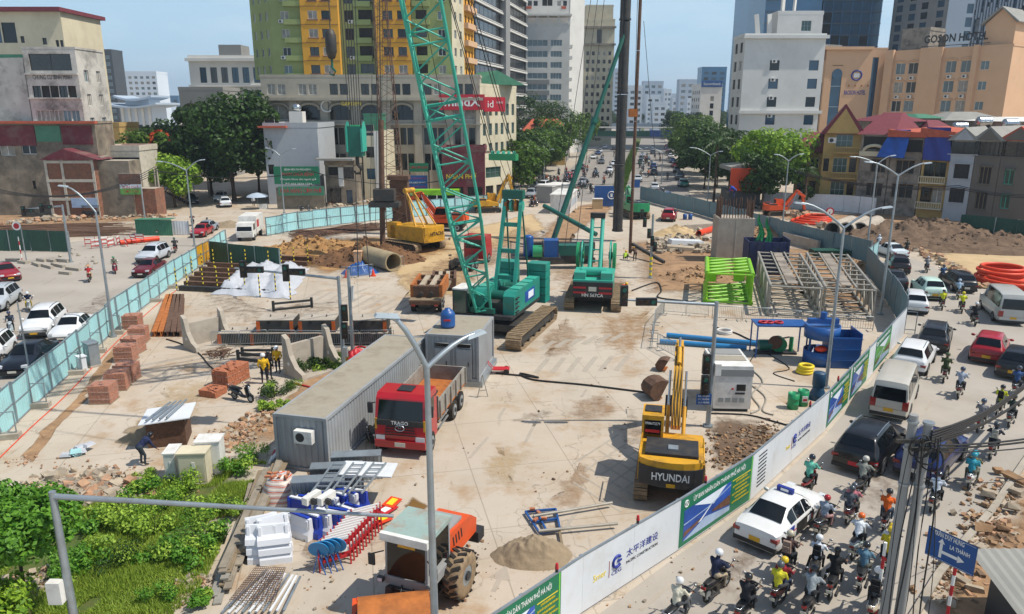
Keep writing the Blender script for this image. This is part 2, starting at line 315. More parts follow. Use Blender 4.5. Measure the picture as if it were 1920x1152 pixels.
sp('dirt_yard',[(1168,452),(1300,440),(1420,455),(1600,470),(1690,560),(1640,600),(1420,520),(1330,555),(1200,555),(1165,500)],.012,'soil',.9)
sp('dirt_path',[(1000,480),(1020,420),(1085,385),(1155,372),(1150,395),(1080,440),(1060,470)],.012,'soil',.8)
sp('clay_pit',[(478,470),(560,450),(700,440),(850,445),(870,470),(800,492),(700,505),(600,520),(530,505)],.012,'clay',1.1)
sp('muddy_pool',[(515,485),(560,475),(610,478),(640,492),(600,506),(540,500)],.03,'water_brown',.6)
sp('dirt_verge',[(470,800),(520,760),(590,690),(640,650),(660,640),(640,700),(560,775),(500,860),(430,870),(395,830)],.012,'soil',.5)
sp('planting_island',[(-60,1010),(60,960),(200,900),(330,880),(440,850),(520,860),(470,930),(430,1010),(400,1080),(350,1180),(200,1300),(-200,1300)],.016,'grassbase',.6)
sp('earth_verge',[(1318,800),(1340,775),(1420,785),(1480,812),(1450,850),(1400,880),(1330,895)],.012,'soil_dark',.4)
sp('concrete_apron',[(1320,770),(1325,690),(1420,650),(1600,660),(1560,740),(1500,805),(1420,785)],.008,'ground_concrete',0)
sp('sandy_lot',[(1700,478),(1745,462),(1990,462),(2060,560),(1900,560),(1820,530),(1720,487)],.012,'soil_yellow',.8)
sp('earth_lot',[(1540,400),(1700,395),(1990,420),(1990,470),(1700,478),(1640,462),(1540,435),(1420,402),(1400,388)],.009,'soil',.9)
sp('demolition_ground',[(-60,400),(240,380),(320,395),(300,415),(100,425),(-60,440)],.009,'soil',.9)
sp('trench_strip',[(35,860),(150,740),(210,655),(225,655),(200,700),(110,800),(60,870)],.012,'soil',.15,step=.6,fade=.5)
sp('trench_strip',[(70,815),(160,738),(170,745),(110,800),(80,825)],.018,'soil',.15,step=.6,fade=.4)
sp('rubble_patch',[(600,395),(880,360),(890,372),(700,400),(610,405)],.009,'soil',.9)
for q_,m_ in(([(758,945),(790,932),(805,948),(780,965),(755,960)],'water_brown'),([(300,765),(270,835),(215,842),(240,800)],'sand'),([(700,480),(860,440),(900,560),(760,560)],'soil_yellow'),([(860,430),(1000,400),(1040,430),(900,480)],'soil_yellow')):
 sp('mud_stain',q_,.006 if m_=='soil_yellow' else .014,m_,.6,step=.4,fade=2.2)
for q_,m_ in(([(1050,790),(1060,745),(1150,735),(1190,780),(1120,800)],'soil'),([(960,800),(985,765),(1040,760),(1030,800)],'soil_dark'),([(1000,970),(1060,880),(1110,850),(1120,880),(1060,965)],'soil'),([(1100,655),(1120,590),(1230,570),(1230,640),(1180,680)],'clay'),([(1000,640),(1060,590),(1100,640),(1030,690)],'soil'),([(720,520),(860,470),(960,480),(900,540),(770,570)],'soil'),([(1190,880),(1140,800),(1200,760),(1215,860)],'soil_dark'),([(880,900),(930,830),(1000,840),(960,930)],'soil_yellow'),([(560,830),(640,960),(760,990),(700,1060),(560,1090)],'soil'),([(230,800),(330,700),(420,700),(380,790),(280,850)],'soil_yellow'),([(1350,690),(1480,670),(1530,720),(1480,790),(1380,770)],'soil'),([(1560,960),(1700,830),(1760,850),(1650,1000)],'soil_dark'),([(40,640),(200,540),(280,560),(120,680)],'soil_dark'),([(1000,500),(1160,480),(1200,540),(1050,560)],'soil'),([(860,470),(980,420),(1060,450),(960,500)],'soil'),([(1290,1120),(1440,960),(1500,1000),(1380,1150)],'soil_dark'),([(350,520),(520,590),(700,560),(560,640),(380,600)],'soil_dark')):
 sp('mud_stain',q_,.005+.0007*(q_[0][0]%7)*.5,m_,.9,step=.5,fade=3,cov=.3 if m_!='soil_dark' else .2)
# ---------------- kerbs and the right-hand verge
def kerb(pts,nm='kerb',hgt=.14,wd=.25):
 mb=MB()
 for a,b in zip(pts,pts[1:]):mb.bar(V(a)+V((0,0,hgt/2)),V(b)+V((0,0,hgt/2)),wd,'kerb',hgt)
 return tag(mb.bd(nm),kind='structure')
VERGE=[(1990,770),(1920,870),(1860,960),(1815,1010),(1760,1080),(1700,1180)]
kerb([G(*p)for p in VERGE])
sheet('earth_bank',[G(*p)for p in VERGE]+[G(1650,1300),G(2300,1300),G(2300,800)],.1,'soil',.25)
def mnd(nm,c,rx,ry,h,rz,m,n=44,rough=.35,fq=.9,pw=1.3,label=None,cat=None,kind=None,seed=0,sm=True,clod=0):
 mb=MB();vs_=[];q=Matrix.Rotation(rz,3,'Z');sd=V((seed*3.1,seed*1.7,0));nr=max(6,n//2)
 for i in range(nr+1):
  for j in range(n):
   r=i/nr;t=2*pi*j/n;e=1+.22*mno.noise(V((math.cos(t)*1.6,math.sin(t)*1.6,seed)))
   p=q@V((rx*r*math.cos(t)*e,ry*r*math.sin(t)*e,0));k=max(0,1-r**pw)
   z=h*k*(1+rough*mno.noise(p*fq+sd))+min(1,k*4)*h*rough*.45*mno.noise(p*fq*3.3+sd)+h*rough*.2*min(1,k*4)*mno.noise(p*fq*9+sd)
   vs_.append((p.x+c[0],p.y+c[1],max(c[2]-.02,c[2]+z-.01)))
 mb.add(vs_,[(i*n+j,(i+1)*n+j,(i+1)*n+(j+1)%n,i*n+(j+1)%n)for i in range(nr)for j in range(n)],m,sm)
 if clod:
  RC=random.Random(seed+50)
  for i in range(n*clod):
   p=vs_[RC.randrange(n*2,len(vs_))];s=.06+.42*RC.random()**5;stone(mb,p,(s,s*.8,s*.6),m,RC)
 return tag(mb.bd(nm),label,cat,None,kind)
def stone(mb,c,s,m,R_=RN):
 q=Matrix.Rotation(R_.random()*6,3,'Z')@Matrix.Rotation(R_.random()*.7,3,'X')
 p=[(x*s[0]*(.7+.5*R_.random()),y*s[1]*(.7+.5*R_.random()),z*s[2]*(.7+.5*R_.random()))for x in(-1,1)for y in(-1,1)for z in(-1,1)]
 mb.add([q@V(a)*.5+V(c)for a in p],[(0,1,3,2),(4,6,7,5),(0,4,5,1),(2,3,7,6),(0,2,6,4),(1,5,7,3)],m)
def rbl(nm,pxs,n,s0,s1,mats,hgt=.25,rad_=1.5,label=None):
 mb=MB();pts=[G(*p)for p in pxs]
 for i in range(n):
  a=RN.choice(pts);b=RN.choice(pts);p=a.lerp(b,RN.random()*(.5 if len(pts)>2 else 1))+V((RN.gauss(0,rad_*.4),RN.gauss(0,rad_*.4),0));s=s0+(s1-s0)*RN.random()**3
  stone(mb,(p.x,p.y,s*.2+abs(RN.gauss(0,hgt*.4))),(s,s*.8,s*.5),RN.choice(mats))
 return tag(mb.bd(nm),label or 'loose broken rubble','rubble',None,'stuff')
RB=['rubble_a','rubble_b','rubble_c','rubble_a']
rbl('rubble',[(60,925),(100,910),(170,905),(210,912),(140,940),(230,925)],900,.1,.5,RB,.25,1.3,'grey broken rubble beside the planting island')
rbl('rubble',[(420,820),(460,800),(500,790),(440,840),(400,835),(520,770)],700,.07,.3,['rubble_b','rubble_a','soil'],.15,1.0,'broken brick rubble left of the long container')
rbl('rubble',[(20,1090),(90,1085),(60,1120),(110,1100)],350,.06,.25,RB,.15,.7,'pinkish rubble under the young tree')
rbl('rubble',[(350,1090),(390,1085),(370,1120),(340,1130)],250,.05,.2,RB,.1,.6,'small rubble on bare earth in the planting island')
rbl('rubble',[(1340,820),(1400,810),(1440,820),(1380,860),(1350,870),(1450,800)],600,.04,.2,['soil_dark','soil_dark','soil','soil','rubble_c'],.06,.9,'dark rubble beside the hoarding behind the excavator')
rbl('rubble',[(620,390),(700,380),(760,378),(640,395)],500,.2,1.1,RB,.5,3,'demolition rubble in front of the torn-down houses')
rbl('rubble',[(20,420),(100,412),(200,400),(260,398),(300,408)],500,.15,.9,RB,.3,3,'demolition rubble along the brick ruins')
rbl('rubble',[(1560,425),(1600,440),(1460,395),(1500,405),(1430,385)],450,.2,1.0,RB,.4,3,'rubble behind the grey fence near the concrete pipes')
rbl('rubble',[(1250,455),(1300,450),(1230,470),(1330,470),(1290,430)],450,.15,.8,['rubble_a','rubble_a','rubble_c'],.3,2.5,'pale concrete rubble beside the pier column')
rbl('rubble',[(1750,480),(1790,505),(1840,540),(1720,470)],260,.15,.7,['rubble_b','soil_yellow','rubble_a'],.2,1.0,'stones along the edge of the sandy lot')
rbl('rubble',[(1840,980),(1880,920),(1900,1000),(1800,1080),(1860,1050),(1780,1130)],900,.05,.28,['rubble_b','soil','soil','soil_dark','rubble_a'],.1,1.4,'stones and clods on the right-hand earth bank')
rbl('rubble',[(170,495),(130,470),(100,490)],40,.1,.4,['kerb'],.1,1.5,'broken kerb chips near the green hoarding')
rbl('rubble',[(250,885),(30,865),(55,858),(45,870)],60,.06,.16,['rubble_b'],.1,.6,'broken bricks scattered on the slab at lower left')
for i,(p,s,a)in enumerate([((1900,905),(1.6,.5,.35),.3),((1850,935),(.9,.7,.4),1),((1895,960),(.8,.6,.4),.4),((1845,1000),(1.0,.6,.3),2),((1812,1040),(1.0,.4,.3),.5),((1835,1032),(.6,.4,.25),.2),((1860,1058),(.6,.8,.3),1.2),((1800,1095),(1.1,.35,.28),-.1),((1825,1112),(1.0,.35,.28),.15),((1880,1000),(.7,.5,.3),2.2),((1780,1140),(.5,.4,.3),.7),((1905,930),(.8,.5,.3),2.6),((1870,890),(.6,.5,.3),.9)]):
 g=G(*p);mb=MB();stone(mb,(0,0,s[2]/2+.05),[k*.6 for k in s],'rubble_a' if i%3 else 'soil');o=mb.bd('stone_block');o.location=g;o.rotation_euler=(.06*(i%3),.05,a)
 tag(o,'rough stone block on the earth bank, '+['highest of the long ones','below the long top one','at the right edge halfway','flat one by the kerb','long one left of the sign','small one left of the sign','behind the sign board','lower squared one right of the sign post','lowest squared one right of the sign post','tilted one above the hut','small one at the bottom','second from the top at the edge','topmost beside the kerb'][i],'stone','stones on the earth bank')
for i,(a_,b_)in enumerate([((12,487),(35,488)),((38,490),(55,492)),((62,493),(75,498)),((80,497),(98,502)),((70,487),(85,489)),((90,488),(103,490)),((105,488),(128,490)),((112,511),(132,513)),((125,503),(150,506)),((98,495),(120,500)),((35,491),(50,493))]):
 mb=MB();mb.bar(G(*a_,.14),G(*b_,.14),.32,'kerb',.28);tag(mb.bd('kerb_stone'),'loose grey kerb stone by the dark green hoarding, number %s from the west'%['one','two','three','four','five','six','seven','eight','nine','ten','eleven'][i],'kerb stone','loose kerb stones on the left road')
mnd('spoil_heap',G(1735,452),14,7,2.3,.05,'soil_dark',72,.5,.5,label='large brown spoil heap in front of the old houses',cat='earth heap',seed=2,clod=12)
mnd('spoil_heap',G(1860,466),13,4.5,1.7,-.1,'soil_dark',60,.5,.6,label='low dark spoil ridge along the dark green hoarding',cat='earth heap',seed=5,clod=12)
mnd('clay_heap',G(690,488),6.5,4.0,1.7,.2,'mud',60,.6,.7,label='heap of red-brown clay beside the big concrete pipe',cat='earth heap',seed=8,clod=12)
mnd('clay_heap',G(590,470),6.5,3,1.3,-.1,'clay',50,.7,.8,label='low clay heap behind the muddy pool',cat='earth heap',seed=9,clod=12)
mnd('earth_heap',G(1320,520),4.5,2.5,.9,.1,'soil',44,.6,.9,label='low brown earth heap behind the lime green boom section',cat='earth heap',seed=4,clod=12)
mnd('sand_heap',G(1000,1042),1.5,.95,.85,.0,'sand',48,.3,1.6,label='grey sand pile next to the white hoarding',cat='sand pile',seed=1,pw=1.2)
mnd('sand_heap',G(285,818),1.6,.9,.6,.5,'sand',40,.3,1.5,label='flattened sand pile left of the metal-roofed hut',cat='sand pile',seed=6)
mnd('earth_heap',G(1420,445),5,2.5,1.2,.1,'soil',40,.6,.8,label='earth heap behind the navy skip',cat='earth heap',seed=11,clod=12)
mnd('earth_heap',G(1560,500),7,2.6,.9,-.5,'soil',44,.6,.8,label='earth heap between the grey trusses and the grey fence',cat='earth heap',seed=12,clod=12)
mnd('sand_heap',G(1270,440),3.5,2.2,1.1,.1,'soil_yellow',40,.4,.9,label='pale sand heap beside the red pickup',cat='sand pile',seed=13)
mnd('sand_heap',G(430,424),3.0,2.0,.7,.1,'sand',36,.4,.9,label='grey sand heap on the far left crossing',cat='sand pile',seed=14)
mb=MB();RL=random.Random(31)
for i in range(1000):
 p=G(RL.uniform(250,1500),420+RL.random()**.7*760);k=.02+.09*RL.random()**4
 if mno.noise(p*.25)>-.1:stone(mb,(p.x,p.y,k*.4),(k*1.4,k,k*.8),RL.choice(('soil_dark','rubble_c','rubble_b','soil')),RL)
tag(mb.bd('gravel_litter'),'small stones and clods scattered over the concrete yard','gravel',None,'stuff')
# ---------------- fences
def walk(pts,step):
 """evenly spaced posts along a polyline"""
 out=[V(pts[0])];acc=0
 for a,b in zip(pts,pts[1:]):
  a,b=V(a),V(b);L=(b-a).length;k=max(1,round(L/step))
  out+=[a.lerp(b,i/k)for i in range(1,k+1)]
 return out
PANEL={}
def pnl(h,m,back):
 if(h,m)not in PANEL:
  mb=MB();n=16;vs_=[]
  for i in range(n+1):
   y=.012*(1 if i%2 else-1)
   vs_+=[(i/n,y,.06),(i/n,y,h)]
  mb.add(vs_,[(2*i,2*i+2,2*i+3,2*i+1)for i in range(n)],m)
  mb.add([(a,b+.01,c)for a,b,c in vs_],[(2*i,2*i+1,2*i+3,2*i+2)for i in range(n)],m)
  for z in(.08,h*.5,h-.03):mb.bb((0,.015,z-.025),(1,.06,z+.025),'galv')
  PANEL[(h,m)]=mb.mesh('panel')
 return PANEL[(h,m)]
def fence(name,label,pts,h,m,step=2.4,side=1,brace=True,foot=False,post='galv',mats=None):
 r=tg_(name,label,'fence',pts[0]);ps=walk(pts,step)
 for i,(a,b)in enumerate(zip(ps,ps[1:])):
  if side<0:a,b=b,a
  o=ob('panel',pnl(h,(mats or{}).get(i,m),1));o.location=a;d=b-a;o.rotation_euler=(RN.gauss(0,.03),RN.gauss(0,.008),math.atan2(d.y,d.x));o.scale=((d.length),1,1+RN.gauss(0,.012));kid(o,r)
 mb=MB();mb.bb((-.04,-.03,0),(.04,.09,h+.03),post);pm=mb.mesh('post')
 mb=MB();mb.bar((0,.1,h*.62),(0,.75,h*.62),.05,post);mb.bar((0,.75,h*.62),(0,.75,.02),.05,post);mb.bar((0,.1,.3),(0,.75,.3),.05,post);bm_=mb.mesh('brace')
 mb=MB();mb.box((0,.45,.14),(.45,.9,.28),'concrete');fm=mb.mesh('footing')
 for i,a in enumerate(ps):
  d=ps[min(i+1,len(ps)-1)]-ps[max(i-1,0)];rz=math.atan2(d.y,d.x)+(pi if side<0 else 0)
  for me,nm,on in((pm,'post',True),(bm_,'brace',brace and i%2==0),(fm,'footing',foot and i%2==0)):
   if on:o=ob(nm,me);o.location=a;o.rotation_euler=(0,0,rz);kid(o,r)
 return r,ps
LF=[G(-160,1010),G(0,824),G(60,765),G(130,703),G(222,612),G(330,530),G(425,467)]
fence('site_fence','pale cyan sheet fence along the left road with braced posts',LF,2.2,'cyan_sheet',2.3,-1,foot=True,mats={22:'yellow',23:'yellow'})
fence('site_fence','dark green sheet fence behind the white tarpaulin bundle',[G(395,492),G(430,497),G(480,502),G(526,508)],2.2,'dkgreen_sheet',2.4,1,False)
fence('site_fence','long pale cyan fence behind the clay pit',[G(500,443),G(560,431),G(640,421),G(720,412),G(800,405),G(880,398),G(960,390)],2.4,'cyan_sheet',2.6,-1)
fence('site_fence','dark green sheet hoarding across the left road',[G(-60,470),G(60,472),G(133,474)],2.4,'dkgreen_sheet',2.4,1,False)
fence('site_fence','blue-grey sheet fence curving along the far right of the site',[G(1200,375),G(1240,386),G(1300,400),G(1360,418),G(1420,437),G(1500,460),G(1560,476),G(1630,494)],2.4,'grey_sheet',2.5,1)
fence('site_fence','blue-grey sheet fence beside the queue of cars on the right',[G(1622,512),G(1650,548),G(1675,588),G(1693,625)],2.6,'grey_sheet',2.4,1)
fence('site_fence','short bright cyan fence jog at the corner by the white sedan',[G(1622,512),G(1642,494)],2.4,'cyan_sheet',2.4,-1,False)
fence('site_fence','dark green sheet hoarding below the grey houses on the right',[G(1795,448),G(1860,455),G(1990,470)],3.0,'dkgreen_sheet',2.6,1,False)
fence('site_fence','pale grey sheet fence in front of the yellow villa',[G(1430,388),G(1500,393),G(1580,398),G(1640,404)],2.6,'white_sheet',2.6,1,False)
WH=[G(850,1330),G(1090,1152),G(1268,1036),G(1406,940),G(1543,812),G(1626,713),G(1693,632)]
HH=2.1
hoard=tg_('hoarding','long white printed hoarding between the site and the right-hand road','fence',WH[0])
def along(px):
 best=None
 for a,b in zip(WH,WH[1:]):
  pa=(a.x/(a.y*CP+H*SP)*F+960,a);pb=(b.x/(b.y*CP+H*SP)*F+960,b)
  if pa[0]<=px<=pb[0]:return a.lerp(b,(px-pa[0])/(pb[0]-pa[0])),(b-a).normalized()
 return WH[-1],(WH[-1]-WH[-2]).normalized()
ps=walk(WH,2.4)
mb=MB();n=1;mb.bb((0,-.02,.08),(1,.02,HH),'white_sheet');pmesh=mb.mesh('panel')
for a,b in zip(ps,ps[1:]):
 d=b-a;o=ob('panel',pmesh,loc=a,rz=math.atan2(d.y,d.x));o.scale=(d.length*.997,1,1);kid(o,hoard)
 o=MB().bb((0,-.035,HH),(1,.035,HH+.05),'galv').bd('top_rail');o.location=a;o.rotation_euler=(0,0,math.atan2(d.y,d.x));o.scale=(d.length,1,1);kid(o,hoard)
 mb=MB();mb.bb((-.05,.02,0),(.05,.12,HH),'galv');mb.bar((0,.1,HH*.7),(0,1.1,.03),.06,'galv');o=mb.bd('post');o.location=a;o.rotation_euler=(0,0,math.atan2(d.y,d.x));kid(o,hoard)
for i,px in enumerate((1035,1185,1312,1505,1560)):
 p,d=along(px);mb=MB();mb.cyl((0,0,HH+.05),(0,0,HH+.16),.05,'dark',8);mb.cyl((0,0,HH+.16),(0,0,HH+.33),.06,'letter_red',8,r1=.04);o=mb.bd('warning_lamp');o.location=p;kid(o,hoard)
mk('pic_blue','2a4f9e',r=.4,var=.35,vs=.9);mk('pic_pale','9fb4d0',r=.4,var=.15,vs=1.5);mk('pic_white','dfe6ee',r=.4,var=.05);mk('pic_brown','6a4a3a',r=.5,var=.4,vs=4);mk('pic_field','5f9a4a',r=.5,var=.4,vs=1.5)
def banner(px0,px1,kindb):
 a,d=along(px0);b,_=along(px1);d=(b-a).normalized();L=(b-a).length;nn=d.cross(V((0,0,1)));up=V((0,0,1))
 def at(x,z,off):return a+d*x+up*z+nn*off
 def rect(x0,z0,x1,z1,m,off):mb.quad(at(x0,z0,off),at(x1,z0,off),at(x1,z1,off),at(x0,z1,off),m)
 mb=MB();rect(0,.12,L,HH-.02,'banner_green',.026);bo=mb.bd('printed_banner',hoard)
 mb=MB();rect(L-.1,.12,L-.04,HH-.02,'banner_lime',.029)
 mb.bd('banner_stripe',bo)
 x0,x1=(.25,L*.68)if kindb!=2 else(.2,L-.2)
 mb=MB();rect(x0,.3,x1,HH-.55,'pic_field' if kindb==2 else 'pic_blue',.030)
 w_=x1-x0;h_=HH-.85
 def tri(pts,m,off):mb.add([at(x0+p[0]*w_,.3+p[1]*h_,off)for p in pts],[tuple(range(len(pts)))],m)
 tri([(0,0),(.45,.35),(1,.15),(1,0)],'pic_pale',.033);tri([(.2,.98),(.9,1),(.62,.62)],'pic_white',.034);tri([(.0,.12),(.02,.3),(.42,.42),(.42,.36)],'pic_brown',.035)
 tri([(.6,.36),(.6,.42),(1,.55),(1,.2)],'pic_brown',.035);tri([(.3,.3),(.55,.64),(.58,.64),(.36,.3)],'pic_white',.036);tri([(.0,.52),(.5,.6),(.5,.63),(0,.56)],'pic_pale',.0365);tri([(.5,.6),(1,.86),(1,.9),(.5,.63)],'pic_pale',.0366)
 mb.bd('picture',bo)
 text('ỦY BAN NHÂN DÂN THÀNH PHỐ HÀ NỘI' if L>2.6 else 'ỦY BAN NHÂN DÂN TP HÀ NỘI',.26,'letter_white',bo,at(L*.52,HH-.3,.03),d,width=L*.72)
 mb=MB();mb.tube([at(.36+.13*math.cos(t*pi/8),HH-.3+.13*math.sin(t*pi/8),.034)for t in range(17)],.018,'letter_white',4);mb.bar(at(.29,HH-.38,.034),at(.36,HH-.2,.034),.03,'letter_white');mb.bar(at(.43,HH-.38,.034),at(.36,HH-.2,.034),.03,'letter_white');mb.bd('emblem',bo)
 if kindb!=2:
  mb=MB();rect(x1+.1,HH-.62,L-.15,HH-.58,'letter_yellow',.031);mb.bd('rule',bo)
  for k in range(6):text('DỰ ÁN XÂY DỰNG ĐƯỜNG VÀNH ĐAI 1',.1,'letter_yellow',bo,at((x1+L)/2,HH-.72-k*.17,.03),d,width=(L-x1)*(.55+.25*(k%2)))
for a_,b_,k in((880,1043,0),(1270,1404,0),(1546,1584,0),(1587,1622,0),(1634,1662,2)):banner(a_,b_,k)
def logo(px,s=1.0):
 a,d=along(px);nn=d.cross(V((0,0,1)));up=V((0,0,1))
 def at(x,z,off=.026):return a+d*x*s+up*z+nn*off
 pc=at(0,1.12);mb=MB();pts=[at(.2*math.cos(t),1.18+.2*s*math.sin(t),.03)for t in[rad(40+i*17.5)for i in range(17)]];mb.tube(pts,.055*s,'letter_blue',5);mb.bar(at(.02,1.18,.03),at(.22,1.18,.03),.06*s,'letter_blue');mb.bd('company_emblem',hoard)
 text('CEG',.2*s,'letter_blue',hoard,at(0,.8),d,width=.5*s);text('太平洋建设',.32*s,'letter_blue',hoard,at(1.35,1.22),d,width=1.7*s);text('PACIFIC CONSTRUCTION',.15*s,'letter_black',hoard,at(1.35,.9),d,width=1.7*s)
 mb=MB();mb.bar(at(-.38,.75,.03),at(-.38,1.35,.03),.015,'letter_red');mb.bd('divider',hoard);text('5mer',.34*s,'letter_yellow',hoard,at(-.85,1.02),d,width=.62*s)
logo(1148);logo(1478,.9)
a,d=along(1412)
for k in range(9):text('THÔNG BÁO CÔNG TRƯỜNG ĐANG THI CÔNG',.09,'letter_black',hoard,a+d*.55+V((0,0,HH-.3-k*.17))+d.cross(V((0,0,1)))*.026,d,width=.85)
# ---------------- buildings
WIN={}
def winmesh(w_,h_,k):
 key=(round(w_,2),round(h_,2),k)
 if key not in WIN:
  fm,gm,nx,nz,fw=k;mb=MB();mb.quad((0,.03,0),(w_,.03,0),(w_,.03,h_),(0,.03,h_),gm)
  for a,b in(((0,-.03,0),(fw,.05,h_)),((w_-fw,-.03,0),(w_,.05,h_)),((fw,-.03,0),(w_-fw,.05,fw)),((fw,-.03,h_-fw),(w_-fw,.05,h_))):mb.bb(a,b,fm)
  for i in range(1,nx):mb.bb((w_*i/nx-fw/2,-.02,fw),(w_*i/nx+fw/2,.04,h_-fw),fm)
  for i in range(1,nz):mb.bb((fw,-.015,h_*i/nz-fw/2),(w_-fw,.035,h_*i/nz+fw/2),fm)
  WIN[key]=mb.mesh('window')
 return WIN[key]
WK={'d':('recess','glass',2,1,.07),'w':('white','glass',2,1,.08),'p':('white','glass_pale',2,1,.07),'b':('dark','glass_brown',2,1,.06),'c':('dark','glass_blue',1,1,.05),'cc':('iron','glass_blue',2,2,.06),'o':('recess','recess',1,1,.05),'g':('galv','glass_green',3,2,.05),'s':('wood','recess',3,1,.08),'t':('teal_light','glass_green',2,1,.09),'band':('dark','glass_brown',6,1,.06),'bandp':('white','glass_pale',4,1,.07),'grille':('dark','recess',4,2,.06)}
WK['cu']=('white','curtain',2,1,.08);WK['c2']=('dark','glass',1,1,.05);mk('curtain','8f8a80',r=.4,var=.35,vs=1.2)
ALT={'d':'d d d b cu','w':'w w p cu','b':'b b d cu','p':'p p w cu','c':'c c c c2','s':'s s grille','o':'o o b'}
def wall(mb,org,d,W,z0,z1,holes,m,dep=.22):
 d=V(d);nn=d.cross(V((0,0,1)));xs={0.0,W};zs={z0,z1}
 for h in holes:xs|={h[0],h[0]+h[2]};zs|={h[1],h[1]+h[3]}
 xs=sorted(x for x in xs if 0<=x<=W);zs=sorted(z for z in zs if z0<=z<=z1)
 def pt(x,z,k=0):return org+d*x+V((0,0,z))-nn*k
 for i in range(len(xs)-1):
  cx=(xs[i]+xs[i+1])/2;col=[h for h in holes if h[0]<cx<h[0]+h[2]];run=z0
  for h in sorted(col,key=lambda q:q[1])+[None]:
   top=h[1]if h else z1
   if top>run+1e-4:mb.quad(pt(xs[i],run),pt(xs[i+1],run),pt(xs[i+1],top),pt(xs[i],top),m)
   if h:run=h[1]+h[3]
 for x,z,w_,h_,*_ in holes:
  a,b,c,e=pt(x,z),pt(x+w_,z),pt(x+w_,z+h_),pt(x,z+h_);A,B_,C_,E=[q-nn*dep for q in(a,b,c,e)]
  for q in((a,b,B_,A),(b,c,C_,B_),(c,e,E,C_),(e,a,A,E)):mb.quad(*q,m)
def opn(r,org,d,holes,dep=.2):
 d=V(d);nn=d.cross(V((0,0,1)));rz=math.atan2(d.y,d.x)
 for x,z,w_,h_,*k in holes:
  kk=k[0]if k else 'd';o=ob('window',winmesh(w_,h_,WK[RN.choice(ALT.get(kk,kk+' ').split())]));o.location=org+d*x+V((0,0,z))-nn*(dep-.035);o.rotation_euler=(0,0,rz);kid(o,r)
def grid(x0,x1,nx,z0,dz,nz,w_,h_,k='d',skip=()):
 st=(x1-x0)/nx
 return[(x0+st*i+(st-w_)/2,z0+dz*j,w_,h_,k)for i in range(nx)for j in range(nz)if(i,j)not in skip]
def bg_(name,label,a,b,D,z1,m,F_=(),R_=(),L_=(),cat='building',roofm='concrete',par=.8,z0=0.0,group=None,root=None,dep=.22,wname='wall'):
 """a,b: foot of the front face, left and right as seen from outside; D depth behind it"""
 a=V((a[0],a[1],0));b=V((b[0],b[1],0));d=(b-a).normalized();W=(b-a).length;nn=d.cross(V((0,0,1)))
 r=root or tg_(name,label,cat,a,0,group);mb=MB()
 wall(mb,a,d,W,z0,z1,F_,m,dep);wall(mb,b,-nn,D,z0,z1,R_,m,dep);wall(mb,a-nn*D,nn,D,z0,z1,L_,m,dep);wall(mb,b-nn*D,-d,W,z0,z1,(),m)
 mb.bd(wname,r)
 mb=MB();c=(a+b)/2-nn*D/2;rz=math.atan2(d.y,d.x);mb.box((c.x,c.y,z1-.15),(W-.3,D-.3,.3),roofm,rz)
 if par:
  for s_ in(-1,1):
   mb.box(c+nn*s_*(D/2-.1)+V((0,0,z1+par/2)),(W+.2,.25,par),m,rz);mb.box(c+d*s_*(W/2-.02)+V((0,0,z1+par/2)),(.25,D-.35,par),m,rz)
 mb.bd('roof',r)
 for org,dd,hs in((a,d,F_),(b,-nn,R_),(a-nn*D,nn,L_)):opn(r,org,dd,hs,dep)
 return r,a,d,nn,W
def sb_(r,nm,a,d,nn,x0,x1,z0,z1,out,m,back=.0):
 mb=MB();c=a+d*(x0+x1)/2+nn*((out-back)/2);mb.box((c.x,c.y,(z0+z1)/2),(x1-x0,out+back,z1-z0),m,math.atan2(d.y,d.x));return mb.bd(nm,r)
def acu(r,p,d,s=1.0):
 d=V(d);nn=d.cross(V((0,0,1)));mb=MB();rz=math.atan2(d.y,d.x);c=p+nn*.18;mb.box(c,(.85*s,.32,.6*s),'white',rz);q=c+nn*.165-d*.1;mb.cyl(q,q+nn*.02,.22*s,'dark',10);return mb.bd('air_conditioner',r)
mk('w_green','8f9a62',r=.9,var=.1,vs=.2,dirt=.35,dcol='6f7450',ds=.3);mk('w_yellow','d39a34',r=.9,var=.07,vs=.2,dirt=.25,dcol='a87830',ds=.3);mk('w_beige','a8a090',r=.9,var=.1,vs=.3,dirt=.4,dcol='7d7464',ds=.4)
mk('w_white','d4d2cc',r=.85,var=.06,vs=.2,dirt=.2,dcol='a09a90',ds=.3);mk('w_old','bcb8b0',r=.95,var=.18,vs=.4,dirt=.95,dcol='4c4a46',ds=.28);mk('w_peach','d0a884',r=.9,var=.05,vs=.2,dirt=.15,dcol='b08058',ds=.3)
mk('w_cream','c9bfa4',r=.9,var=.1,vs=.3,dirt=.4,dcol='8f866e',ds=.4);mk('w_grey','8d8d8b',r=.85,var=.1,vs=.3,dirt=.3,dcol='6d6c68');mk('w_dark','3a3d40',r=.5,var=.15,vs=.3);mk('w_brick','875c48',r=.95,var=.3,vs=2.5,dirt=.8,dcol='6b5a4c',ds=.45,bump=.3)
mk('w_ruin','857a6a',r=1,var=.35,vs=.5,dirt=.95,dcol='403a32',ds=.3,bump=.5,bs=3);mk('w_villa','b4965c',r=.9,var=.14,vs=.4,dirt=.6,dcol='8a7444',ds=.5);mk('w_stain','90867a',r=.95,var=.25,vs=.6,dirt=.9,dcol='38332c',ds=.7)
mk('w_greyhouse','6c665e',r=.95,var=.12,vs=.5,dirt=.5,dcol='57524a',ds=.5);mk('w_palehouse','a8acb0',r=.9,var=.1,vs=.5,dirt=.5,dcol='77777a',ds=.5);mk('tile_red','74303a',r=.8,var=.2,vs=2,dirt=.35,dcol='5a2a28',ds=1);mk('tile_orange','b0543a',r=.8,var=.2,vs=2,dirt=.4,dcol='7a4a3a')
